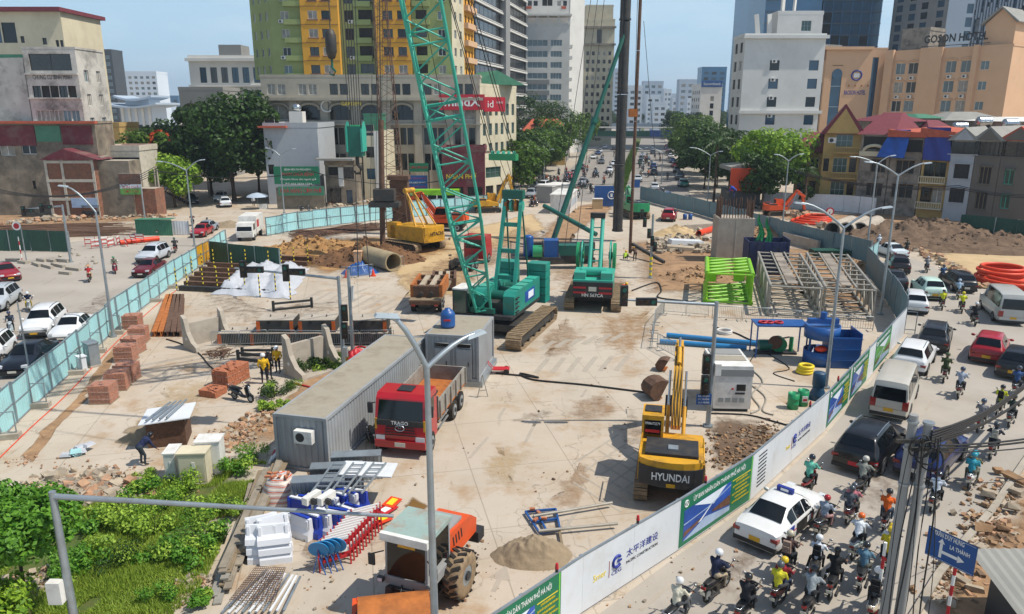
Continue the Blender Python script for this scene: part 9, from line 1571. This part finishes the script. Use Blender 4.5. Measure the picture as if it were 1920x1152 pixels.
for k in range(4):a=k*pi/2+.4;mb=MB();mb.bar(g+V((.9*math.cos(a),.9*math.sin(a),.9)),g+V((.9*math.cos(a),.9*math.sin(a),1.7)),.1,'blue');mb.bd('support',mx_)
mb=MB();mb.box(g+V((0,0,2.75)),(1.9,.35,.3),'blue');mb.cyl(g+V((0,0,2.9)),g+V((0,0,3.3)),.2,'blue',12);mb.bd('drive_beam',mx_);mb=MB();mb.ell(g+V((-.2,-.6,1.1)),(.4,.3,.2),'cone_orange',10,6);mb.bd('orange_float',mx_)
g=G(1560,692);bt=tg_('blue_tank','rectangular blue steel tank right of the mixer','tank');mb=MB();tub(mb,0,1.7,.95,0,2.0,'blue','dark',.06);mb.bd('shell',bt)
for z in(.5,1.2,1.9):mb=MB();mb.bb((-.03,-.98,z),(1.73,-.95,z+.06),'blue');mb.bd('rib',bt)
pl_(bt,g+V((0,1,0)),rad(-4))
for lab,a,b in(('blue steel pipe lying behind the generator, the front one',(1237,640),(1400,652)),('blue steel pipe lying behind the generator, the rear one',(1250,628),(1432,645))):pipe(lab,G(*a,.2),G(*b,.2),.16,'pipe_blue' if 'pipe_blue' in M else mk('pipe_blue','1a78b0',r=.45,var=.1,dirt=.2).name,'steel_pipe')
def torus(mb,c,R_,r,m,n=18):c=V(c);mb.tube([c+V((R_*math.cos(2*pi*k/n),R_*math.sin(2*pi*k/n),0))for k in range(n+1)],r,m,8,False)
g=G(1508,700);hc=tg_('hose_coil','coil of thick yellow hose on the concrete apron','hose',g);
for k in range(3):mb=MB();torus(mb,g+V((.04*k,0,.12+k*.17)),.42-.02*k,.1,'letter_yellow');mb.bd('turn',hc)
g=G(1590,527);
for i,p in enumerate(((1870,530),(1905,535))):
 g=G(*p);hc=tg_('hose_coil',['large coil of orange corrugated duct by the sandy lot','flattened orange duct coil at the right edge'][i],'duct coil',g)
 for k in range(5-2*i):mb=MB();torus(mb,g+V((.1*k,.05*k,.2+k*.3)),1.7+.2*(k%2)+i,.16,'cone_orange',24);mb.bd('turn',hc)
g=G(1527,418);hc=tg_('hose_coil','sprawling orange duct coil behind the grey fence','duct coil',g)
for k in range(4):mb=MB();torus(mb,g+V((.3*k-.5,0,.2+.25*k)),2.6-.3*k,.17,'cone_orange',24);mb.bd('turn',hc)
def drum(lab,p,m):
 g=G(*p);r=tg_('oil_drum',lab,'drum',g);mb=MB();mb.lathe([(.02,0),(.29,0),(.29,.28),(.305,.3),(.29,.32),(.29,.58),(.305,.6),(.29,.62),(.29,.88),(.27,.88),(.27,.85),(.02,.85)],g,m,20);mb.bd('barrel',r);mb=MB();mb.cyl(g+V((.14,0,.85)),g+V((.14,0,.88)),.05,'chrome',8);mb.bd('bung',r);return r,g
drum('green oil drum, the left one',(1486,766),'green_crane');r,g=drum('green oil drum with a white and red label',(1504,760),'green_crane');mb=MB();mb.box(g+V((-.0,-.30,.45)),(.3,.03,.34),'letter_white');mb.box(g+V((0,-.32,.42)),(.22,.02,.12),'letter_red');mb.bd('label',r)
g=G(1532,748);r=tg_('submersible_motor','tall blue vertical motor with ribbed housing','motor',g);mb=MB();mb.lathe([(.02,0),(.5,0),(.42,.35),(.3,.6),(.3,.75),(.02,.75)],g,'teal_navy' if 'teal_navy' in M else mk('teal_navy','14405e',r=.5,var=.15,dirt=.3,dcol='5a5a55').name,16);mb.bd('foot',r);mb=MB();mb.lathe([(.3,.75),(.34,.8),(.34,1.5),(.3,1.55),(.02,1.6)],g,'teal_navy',18);mb.bd('housing',r)
for i,p in enumerate(((1558,690),(1566,688),(1525,683),(1572,685))):g=G(*p);r=tg_('jerrycan','white plastic jerrycan at the foot of the blue tank','jerrycan',g,0,'white jerrycans');mb=MB();mb.box((0,0,.2),(.28,.2,.38),'white',top=(.85,.8));mb.cyl((.06,0,.38),(.06,0,.45),.04,'white',8);o=mb.bd('can');o.parent=r
g=G(1358,625);mb=MB();
for k in range(2):torus(mb,g+V((0,0,.08+.12*k)),.5,.07,'white')
tag(mb.bd('white_hose'),'coil of white hose on the slab behind the generator','hose')
for i,(p,rz)in enumerate((((1232,745),.3),((1246,695),-.4))):
 r=tg_('excavator_bucket',['brown excavator bucket lying left of the yellow arm','smaller ripper attachment lying behind the bucket'][i],'bucket');n=8;arc=[(.75*math.cos(rad(60+k*28)),.55+.6*math.sin(rad(60+k*28)))for k in range(n)];s=1-.3*i;mb=MB()
 for y in(-.55,.5):mb.ext([(a*s,b*s)for a,b in arc],y*s,y*s+.06,'rust')
 for k in range(n-1):mb.add([(arc[k][0]*s,-.55*s,arc[k][1]*s),(arc[k][0]*s,.55*s,arc[k][1]*s),(arc[k+1][0]*s,.55*s,arc[k+1][1]*s),(arc[k+1][0]*s,-.55*s,arc[k+1][1]*s)],[(0,1,2,3)],'rust')
 mb.bd('shell',r)
 for k in range(5):mb=MB();mb.box((arc[-1][0]*s+.1,(-.42+k*.21)*s,.12),(.3,.1,.07),'rust_orange');mb.bd('tooth',r)
 pl_(r,G(*p),rz)
r=tg_('fallen_signboard','blue-edged sign frame with two long poles lying on the slab','sign frame');a,b,c_,d_=G(985,960,.12),G(1042,955,.12),G(1050,992,.12),G(1012,1000,.12)
for p,q in((a,b),(b,c_),(c_,d_),(d_,a),(a.lerp(d_,.5),b.lerp(c_,.5)),(a.lerp(b,.35),d_.lerp(c_,.35))):mb=MB();mb.bar(p,q,.07,'blue',.09);mb.bd('frame_bar',r)
for p,q in(((1000,968),(1148,943)),((1010,996),(1158,982))):mb=MB();mb.cyl(G(*p,.22),G(*q,.22),.06,'truss_grey',10);mb.bd('pole',r)
for i,p in enumerate(((998,965),(1004,985),(1010,972),(1020,983))):mb=MB();g=G(*p);mb.box((0,0,.25),(.22,.11,.08),'brick');o=tag(mb.bd('loose_brick'),'orange brick weighing down the lying sign frame','brick','bricks on the sign frame');o.location=g;o.rotation_euler=(0,0,i)
g=G(1050,1010);mb=MB();mb.bar(g+V((0,.3,.1)),g+V((.05,-1.0,.12)),.09,'wood');tag(mb.bd('wood_post'),'short wooden post lying behind the hoarding','post')
# ---------------- lower left yard
g=G(282,838);hu=tg_('tool_hut','small brick hut with a white sheet roof carrying steel rails','hut');mb=MB();mb.bb((0,0,0),(1.7,1.5,1.25),'w_brickdark' if 'w_brickdark' in M else mk('w_brickdark','5a4030',r=.95,var=.3,vs=6,bump=.4).name);mb.bd('wall',hu);mb=MB();mb.bar((-.25,.75,1.3),(2.0,.75,1.45),2.0,'white_sheet',.05);mb.bd('roof_sheet',hu)
for k in range(4):mb=MB();mb.bar((.1+k*.3,-.2,1.5+.02*k),(.8+k*.25,1.9,1.53+.02*k),.07,'galv');mb.bd('roof_rail',hu)
pl_(hu,g+V((0,-.2,0)),rad(14))
def cbn(lab,p,s,rz,m='w_cream'):
 r=tg_('utility_cabinet',lab,'cabinet');mb=MB();mb.bb((-.05,-.05,0),(s[0]+.05,s[1]+.05,.12),'concrete');mb.bd('plinth',r);mb=MB();mb.bb((0,0,.12),(s[0],s[1],s[2]),m);mb.bd('body',r);mb=MB();mb.bb((-.05,-.05,s[2]),(s[0]+.05,s[1]+.05,s[2]+.06),m);mb.bd('lid',r);mb=MB();mb.bb((s[0]*.05,-.02,.2),(s[0]*.95,-.002,s[2]-.08),m);mb.bd('door',r);mb=MB();mb.bb((s[0]*.5,-.04,s[2]*.55),(s[0]*.62,-.02,s[2]*.75),'white');mb.bd('notice',r);pl_(r,G(*p),rz)
cbn('beige roadside cabinet, the large front one',(338,912),(1.15,.75,1.45),rad(4));cbn('beige roadside cabinet behind on the right',(372,895),(1.0,.8,1.6),rad(6),'white');cbn('narrow beige cabinet at the left of the group',(312,905),(.45,.9,1.3),rad(6),'white');cbn('grey electric cabinet beside the cyan fence',(160,685),(.9,.6,1.5),rad(-40),'galv');cbn('small pale electric cabinet beside the grey one',(146,698),(.5,.4,1.0),rad(-40),'white_sheet')
mb=MB();g=G(155,850);
for k in range(9):mb.box((g.x+RN.gauss(0,.3),g.y+RN.gauss(0,.18),.08+.03*k),(.5,.35,.12),'tarp_white' if k%3 else 'cyan_sheet',RN.random()*3,top=(.8,.7))
tag(mb.bd('sack_heap'),'low heap of white and cyan cement sacks on the slab','sacks',None,'stuff')
for i,(p,n_)in enumerate((((640,955),10),((672,928),9),((708,905),9))):
 r=tg_('steel_sheet_stack',['front stack of grey corrugated steel sheets','middle stack of grey corrugated steel sheets','rear stack of grey corrugated steel sheets'][i],'sheet stack')
 for k in range(n_):mb=MB();corr(mb,(0,.028*k,0),(2.1,.028*k+.3,0),.0,1.25,'galv',.16,.03);mb.bd('sheet',r)
 mb=MB();mb.bb((0,-.05,1.25),(2.1,.55,1.29),'galv');mb.bd('top_sheet',r);pl_(r,G(*p)-V((1.9,.2,0)),rad(6))
mb=MB();g=G(690,880,1.4);mb.box((0,0,0),(2.2,1.1,.05),'white_sheet');mb.box((0,.1,-.06),(2.1,1.0,.05),'galv');o=tag(mb.bd('metal_sheet'),'flat pale metal sheet on top of the rear sheet stack','metal sheet');o.location=g;o.rotation_euler=(.05,0,-.1)
for k in range(3):
 r=tg_('ladder',['left','middle','right'][k]+' steel ladder frame lying over the sheet stacks','ladder');a=G(583+k*35,925,1.5);b=G(625+k*38,868,1.5)
 for s in(0,.5):mb=MB();mb.bar(a+V((s,0,0)),b+V((s,0,0)),.06,'galv');mb.bd('rail',r)
 for j in range(7):p=a.lerp(b,(j+.5)/7);mb=MB();mb.bar(p,p+V((.5,0,0)),.045,'galv');mb.bd('rung',r)
mk('stripe_tarp','c8b8a8',r=.6,var=.1)
mtn=M['stripe_tarp'].node_tree;nb=mtn.nodes['Principled BSDF'];wv=mtn.nodes.new('ShaderNodeTexWave');wv.bands_direction='Z';wv.inputs['Scale'].default_value=1.6;wv.inputs['Distortion'].default_value=1.2;wv.inputs['Detail'].default_value=2;rp=mtn.nodes.new('ShaderNodeValToRGB');rp.color_ramp.interpolation='CONSTANT'
for pos,c in((0,'d0c8bc'),(.3,'b8683c'),(.45,'d0c8bc'),(.6,'4a6a94'),(.75,'d0c8bc'),(.9,'b85a3c')):
 e=rp.color_ramp.elements.new(pos)if pos else rp.color_ramp.elements[0];e.color=(*lin(c),1)
rp.color_ramp.elements.remove(rp.color_ramp.elements[-1]);gm_=mtn.nodes.new('ShaderNodeNewGeometry');mtn.links.new(gm_.outputs['Position'],wv.inputs['Vector']);mtn.links.new(wv.outputs[0],rp.inputs[0]);mtn.links.new(rp.outputs[0],nb.inputs['Base Color'])
g=G(528,938);mnd('tarp_bundle',g,.85,.8,1.15,.3,'stripe_tarp',36,.18,1.5,4.0,'striped tarpaulin bundle weighed down with bricks','tarpaulin',seed=3)
for i in range(8):mb=MB();mb.box((0,0,0),(.22,.11,.07),'brick');o=tag(mb.bd('loose_brick'),'orange brick lying on the striped tarpaulin bundle','brick','bricks on the striped tarpaulin');o.location=g+V((-.4+.25*(i%4),-.25+.3*(i//4),1.2));o.rotation_euler=(0,0,i*.7)
def wbarrier(m1,m2):
 mb=MB();prof=[(-.22,0),(.22,0),(.2,.25),(.09,.45),(.07,.85),(-.07,.85),(-.09,.45),(-.2,.25)];mb.ext(prof,-.55,.55,m1);mb.box((0,-.45,.55),(.24,.1,.5),m1);mb.box((0,.45,.55),(.24,.1,.5),m1);return mb.mesh('shell')
mk('pl_white','d8dade',r=.5,var=.03,dirt=.12,dcol='a09a8c');mk('pl_blue','1a3aa0',r=.45,var=.05)
WBm={m:wbarrier(m,m)for m in('pl_white','pl_blue')}
for i in range(5):
 for k in range(3 if i<4 else 2):r=tg_('water_barrier','white plastic barrier stacked beside the planks, '+['bottom','middle','top'][k]+' layer, '+['front','second','third','fourth','rear'][i]+' pile','plastic barrier',G(497+(i%2)*22-4*k,1052-(i//2)*18)+V((.05*k,.03*k,.34*k)),rad(100+7*i),'stacked white plastic barriers');r.rotation_euler=(0,rad(90 if k%2 else 0)*0+.1*k,rad(95+8*i));o=ob('shell',WBm['pl_white']);o.parent=r;o.scale=(1,1,.8)
for i in range(14):
 m='pl_blue' if i%2 else 'pl_white';p=(565+(i%7)*17,1005-(i//7)*32-(i%7)*3);r=tg_('water_barrier',['white','blue'][i%2]+' plastic barrier in the %s row of the blue and white group, place %s'%(['front','rear'][i//7],['one','two','three','four','five','six','seven'][i%7]),'plastic barrier',G(*p),rad(60+4*(i%5)),'blue and white plastic barriers');o=ob('shell',WBm[m]);o.parent=r;mb=MB();mb.box((0,0,.88),(.12,.9,.06),'pl_white' if m=='pl_blue' else 'pl_blue');o=mb.bd('cap');o.parent=r
def barricade(lab,p,rz):
 r=tg_('barricade',lab,'barricade',G(*p),rz,'red and white folding barricades')
 for s in(-1,1):
  mb=MB();mb.bar((s*.55,-.12,0),(s*.55,0,1.1),.05,'letter_red');o=mb.bd('leg');o.parent=r
 for k in range(4):mb=MB();mb.bb((-.55,-.03,.25+k*.24),(.55,.0,.36+k*.24),'letter_white' if k%2 else 'letter_red');o=mb.bd('board');o.parent=r
for i in range(11):barricade('red and white barricade, %s in the leaning row'%['first','second','third','fourth','fifth','sixth','seventh','eighth','ninth','tenth','last'][i],(628+i*6.0,1062-i*6.5),rad(28))
for i in range(4):g=G(600+i*11,1072-i*3);r=tg_('round_sign','blue round sign plate on a folding stand, %s'%['leftmost','second','third','rightmost'][i],'sign',g);mb=MB();q=g+V((0,0,.85));mb.cyl(q,q+V((.0,.03,.01)),.36,'glass_sign' if 'glass_sign' in M else mk('glass_sign','1c7ab0',r=.4,var=.1).name,22);mb.bd('disc',r);mb=MB();mb.bar(q,g+V((.1,.1,0)),.03,'blue');mb.bar(q,g+V((-.2,-.1,0)),.03,'blue');mb.bar(q+V((0,0,-.3)),g+V((.25,-.2,0)),.03,'blue');mb.bd('stand',r)
for i,(p,m)in enumerate((((712,975),'cone_orange'),((725,955),'letter_red'),((735,942),'cone_orange'),((702,962),'blue'))):g=G(*p,.15);mb=MB();mb.box((0,0,0),(.9,.5,.04),m);mb.box((0,0,.03),(.6,.25,.02),'letter_yellow' if i%2==0 else 'letter_white');o=tag(mb.bd('warning_sign'),['orange triangle warning sign lying flat','red chevron board lying flat','orange work sign lying flat behind the others','blue board lying flat at the sheet stack'][i],'sign');o.location=g;o.rotation_euler=(.1,.1,rad(50+12*i))
for i in range(24):a=G(408+(i%12)*4.5,1125-(i%12)*7,.0);b=G(476+(i%12)*4.5,915-(i%12)*3,0);R_=random.Random(i);z=.05+.085*(i%6)+.004*i;mb=MB();mb.bar(a+V((R_.gauss(0,.1),R_.gauss(0,.2),z)),b+V((R_.gauss(0,.1),R_.gauss(0,.2),z)),.26,['truss_grey','wood','plank'][i%3]if 'plank' in M or i%3<2 else mk('plank','8a8070',r=.9,var=.2,vs=3,dirt=.4,dcol='5a5044').name,.06);tag(mb.bd('plank'),['grey','brown','stained'][i%3]+' long plank in the pile beside the planting island, '+['lowest','second','third','fourth','fifth','sixth','seventh','top'][i//3]+' group','plank','long planks piled beside the island')
for i in range(10):a=G(415+i*13,1150-i*.5,.1+.02*i);b=G(500+i*7,1068+i*1.5,.1+.02*i);mb=MB();mb.bar(a,b,.07,'white_sheet' if i%3 else 'galv',.05);tag(mb.bd('steel_profile'),'long pale steel profile at the foot of the yard, %s from the planks'%['first','second','third','fourth','fifth','sixth','seventh','eighth','ninth','tenth'][i],'steel profile','steel profiles at the bottom edge')
r=tg_('rebar_mesh','rusty rebar mesh lying over the steel profiles','rebar mesh',G(480,1100));c0,c1,c2,c3=G(430,1125,.35),G(515,1128,.35),G(535,1065,.35),G(480,1062,.35);mb=MB()
for i in range(17):mb.cyl(c0.lerp(c1,i/16),c3.lerp(c2,i/16),.012,'rust',4)
for i in range(17):mb.cyl(c0.lerp(c3,i/16),c1.lerp(c2,i/16),.012,'rust',4)
mb.bd('bars',r)['kind']='stuff'
for i in range(5):mb=MB();a=G(505+i*3,868-i*3,.1);b=G(520+i*4,835-i*3,.1);mb.cyl(a,a.lerp(b,.35),.06,'letter_white',8);mb.cyl(a.lerp(b,.35),a.lerp(b,.7),.061,'letter_red',8);mb.cyl(a.lerp(b,.7),b,.06,'letter_white',8);tag(mb.bd('striped_pole'),'red and white striped pole lying left of the long container','pole','striped poles beside the container')
# ---------------- far left street things
g=G(290,442);r=tg_('sheet_shed','green corrugated sheet shelter on the far left road','shelter');mb=MB();corr(mb,(-2.4,0,0),(2.4,0,0),0,2.0,'roof_green',.3,.05);mb.bd('front_sheet',r);mb=MB();mb.bar((-2.4,.5,2.0),(2.4,.5,2.1),1.4,'roof_green',.06);mb.bd('roof_sheet',r);mb=MB();mb.bb((-2.4,.1,0),(-2.3,1.6,2.0),'dkgreen_sheet');mb.bd('side_sheet',r);pl_(r,g,rad(-4))
fence('site_fence','short white sheet screen beside the green sheet shelter',[G(314,441),G(355,441)],1.8,'white_sheet',2.4,1,False)
mb=MB();R_=random.Random(2)
for i in range(90):y0=R_.uniform(0,1);a=G(-40+R_.uniform(0,60),424+y0*24,.05+.15*R_.random());b=G(190+R_.uniform(-20,70),418+y0*24,.05+.15*R_.random());mb.cyl(a,b,.035,'rust',4,cap=False)
tag(mb.bd('rebar_pile'),'long rusty reinforcement bars spread along the left road','rebar',None,'stuff')
mb=MB()
for i in range(90):a=G(540+R_.uniform(0,60),440+R_.uniform(-8,6),.1+.3*R_.random());b=G(690+R_.uniform(-20,40),425+R_.uniform(-8,6),.1+.3*R_.random());mb.cyl(a,b,.04,'rust',4,cap=False)
tag(mb.bd('rebar_pile'),'rusty reinforcement bars in front of the far cyan fence','rebar',None,'stuff')
g=G(484,392);r=tg_('parasol','grey street vendor parasol by the far left crossing','parasol',g);mb=MB();mb.lathe([(.03,2.6),(.8,2.45),(1.5,2.15),(1.7,1.95)],g,'w_far2',14);mb.bd('canopy',r);mb=MB();mb.cyl(g,g+V((0,0,2.6)),.04,'galv',6);mb.bd('pole',r);mb=MB();mb.box(g+V((.9,0,.4)),(1.2,.8,.8),'white');mb.bd('stall',r)
g=G(285,448);pipe('orange drain pipe lying on the far left road',G(225,455,.3),G(298,447,.3),.28,'cone_orange','drain_pipe')
for i,p in enumerate(((170,462),(182,466),(195,462),(208,464),(222,460),(236,462),(250,458),(262,456))):barricade('fallen red and white barricade on the far left road',p,rad(10+23*i))
mnd('tarp_heap',G(672,512),1.9,1.3,1.1,.2,'blue',36,.7,1.6,1.2,'crumpled blue tarpaulin heap inside crowd barriers','tarpaulin',seed=22)
for i,p in enumerate(((650,520),(700,518))):g=G(*p);r=tg_('traffic_cone',['orange traffic cone left of the blue tarpaulin heap','orange traffic cone right of the blue tarpaulin heap'][i],'cone',g);mb=MB();mb.cyl(g,g+V((0,0,.7)),.22,'cone_orange',12,.04);mb.bd('cone_body',r);mb=MB();mb.box(g+V((0,0,.02)),(.5,.5,.04),'cone_orange');mb.bd('base',r)
cbn('small tan gate post box behind the blue tarpaulin heap',(664,500),(.8,.6,1.5),0,'w_peach')
for i in range(7):a=G(1518+i*.5,482);mb=MB();mb.bar(a+V((0,0,.08+.12*i)),a+V((4.5,-.2,.08+.12*i)),1.6,'dkgreen_sheet',.08);tag(mb.bd('formwork_board'),'green formwork panel in the stack behind the grey trusses','panel','stacked green formwork panels')
mb=MB();mb.bar(G(1470,445,.6),G(1535,462,.6),.4,'concrete',1.2);tag(mb.bd('concrete_barrier'),'low concrete wall in front of the blue-grey fence','wall');mb=MB();mb.bar(G(1285,428,.4),G(1345,424,.4),.4,'concrete',.8);tag(mb.bd('concrete_barrier'),'low concrete wall behind the pier column','wall')
for i,(p,s_,rz)in enumerate((((1285,462),(4.0,1.6,.5),.1),((1275,470),(3.2,1.2,.4),-.1),((1318,462),(2.0,1.2,.3),.4),((1262,458),(2.4,1.0,.4),.3))):mb=MB();mb.box((0,0,.3),s_,'rubble_a' if i else 'white_sheet',top=(.94,.9));o=tag(mb.bd('concrete_chunk'),['pale slab on top of the broken concrete','broken concrete slab beneath the pale one','tilted concrete slab right of the pale one','concrete slab left of the pale one'][i],'slab');o.location=G(*p)+V((0,0,.2*(i==0)));o.rotation_euler=(.05*i,.06,rz)
for a,b in(((1310,438),(1340,428)),):pipe('orange duct lying before the pier column',G(*a,.4),G(*b,.4),.38,'cone_orange','drain_pipe')
for i in range(2):g=G(1284+i*10,412);mb=MB();mb.lathe([(.02,0),(.3,0),(.3,.8),(.02,.85)],g,'blue',12);tag(mb.bd('blue_barrel'),['blue barrel left of the pair near the pickup','blue barrel right of the pair near the pickup'][i],'barrel')
def hse(lab,pxs,r_=.03,m='cable',nm='ground_cable'):
 pts=[G(*p,r_+.012)for p in pxs];out=[]
 for i in range(len(pts)-1):
  p0,p1,p2,p3=pts[max(0,i-1)],pts[i],pts[i+1],pts[min(len(pts)-1,i+2)]
  for k in range(6):t=k/6;out.append(.5*((2*p1)+(p2-p0)*t+(2*p0-5*p1+4*p2-p3)*t*t+(3*p1-p0-3*p2+p3)*t**3))
 mb=MB();mb.tube(out+[pts[-1]],r_,m,6);tag(mb.bd(nm),lab,'cable')
hse('thick black cable from the welding cart to the excavator',[(930,700),(985,705),(1010,708),(975,700),(1000,712),(1100,722),(1220,737)],.05);hse('black hose running from the beam stack to the bricks',[(312,636),(340,645),(372,662),(392,685),(405,695)],.04);hse('black hose from the rig to the trusses',[(1185,545),(1230,530),(1240,545),(1235,558),(1290,565),(1330,572)],.06);hse('grey hoses looping beside the generator',[(1405,690),(1430,715),(1410,740),(1425,765),(1408,775)],.045,'truss_grey');hse('second grey hose beside the generator',[(1405,720),(1435,745),(1430,770),(1450,778)],.04,'truss_grey')
hse('black cable along the apron edge',[(1325,775),(1400,778),(1450,790),(1485,800)],.04);hse('cable loop behind the green drums',[(1400,690),(1425,660),(1480,690),(1450,700),(1490,715)],.03);hse('orange warning pipe laid along the left fence foot',[(0,858),(60,800),(130,735),(220,640),(290,575),(330,545)],.025,'cone_orange');hse('black hose behind the grey trusses',[(1345,600),(1340,612),(1380,625),(1420,640),(1480,632)],.05)
g=G(940,700);r=tg_('welding_cart','small red welding cart with two wheels','cart',g);mb=MB();mb.box(g+V((0,0,.3)),(1.0,.6,.06),'letter_red');mb.bd('tray',r)
for s in(-1,1):mb=MB();q=g+V((.3,s*.3,.18));mb.cyl(q,q+V((0,s*.06,0)),.18,'rubber',12);mb.bd('wheel',r)
mb=MB();mb.tube([g+V((-.5,-.25,.3)),g+V((-.8,-.2,.7)),g+V((-.8,.2,.7)),g+V((-.5,.25,.3))],.025,'letter_red');mb.bd('handle',r)
r=tg_('trestle','thin steel trestle behind the dump truck','trestle');g=G(905,745)
for a,b in(((-.3,0,0),(0,0,1.3)),((.3,0,0),(0,0,1.3)),((-.2,0,.4),(.2,0,.4))):mb=MB();mb.bar(V(a),V(b),.04,'truss_grey');mb.bd('bar',r)
pl_(r,g,.3)
mb=MB();R_=random.Random(4);g=G(410,668)
for i in range(60):q=g+V((R_.gauss(0,.45),R_.gauss(0,.4),.1+.15*R_.random()));a=R_.random()*6.3;mb.cyl(q,q+V((math.cos(a)*.5,math.sin(a)*.5,.05)),.03,'rust',5)
tag(mb.bd('scrap_heap'),'low heap of rusty scrap couplers behind the bricks','scrap',None,'stuff')
hse('red hose bundle at the foot of the signal pole',[(600,668),(630,672),(650,660),(670,668),(690,655),(672,650),(655,662),(690,668)],.05,'letter_red');hse('red poles lying in the weeds beside the container',[(548,718),(590,728)],.05,'letter_red')
mnd('red_tarp',G(672,672),.9,.6,.7,.2,'letter_red',28,.7,2,1.2,'crumpled red netting at the signal pole foot','netting',seed=23)
for i in range(6):mb=MB();g=G(640+i*14,388-i*1.2);mb.box((0,0,.25+.1*(i%2)),(.9+.2*(i%3),.7,.5+.2*(i%2)),['tarp_white','white','pic_pale'][i%3],top=(.7,.75));mb.box((.2,.1,.6),(.4,.3,.3),'rubble_a');o=tag(mb.bd('debris_sack'),'pale debris sack before the torn-down houses, %s from the left'%['first','second','third','fourth','fifth','sixth'][i],'sack','debris sacks before the houses');o.location=g;o.rotation_euler=(0,0,i)
# ---------------- hazy air round the whole place
hz=bpy.data.materials.new('air');hz.use_nodes=True;n=hz.node_tree.nodes;n.remove(n['Principled BSDF'])
pv=n.new('ShaderNodeVolumePrincipled');pv.inputs['Color'].default_value=(.74,.87,1,1);pv.inputs['Density'].default_value=.00026;pv.inputs['Anisotropy'].default_value=.2
hz.node_tree.links.new(pv.outputs[0],n['Material Output'].inputs['Volume'])
M['air']=hz;mb=MB();mb.bb((-3400,-55,-1.2),(3400,5400,190),'air');tag(mb.bd('haze'),kind='stuff')
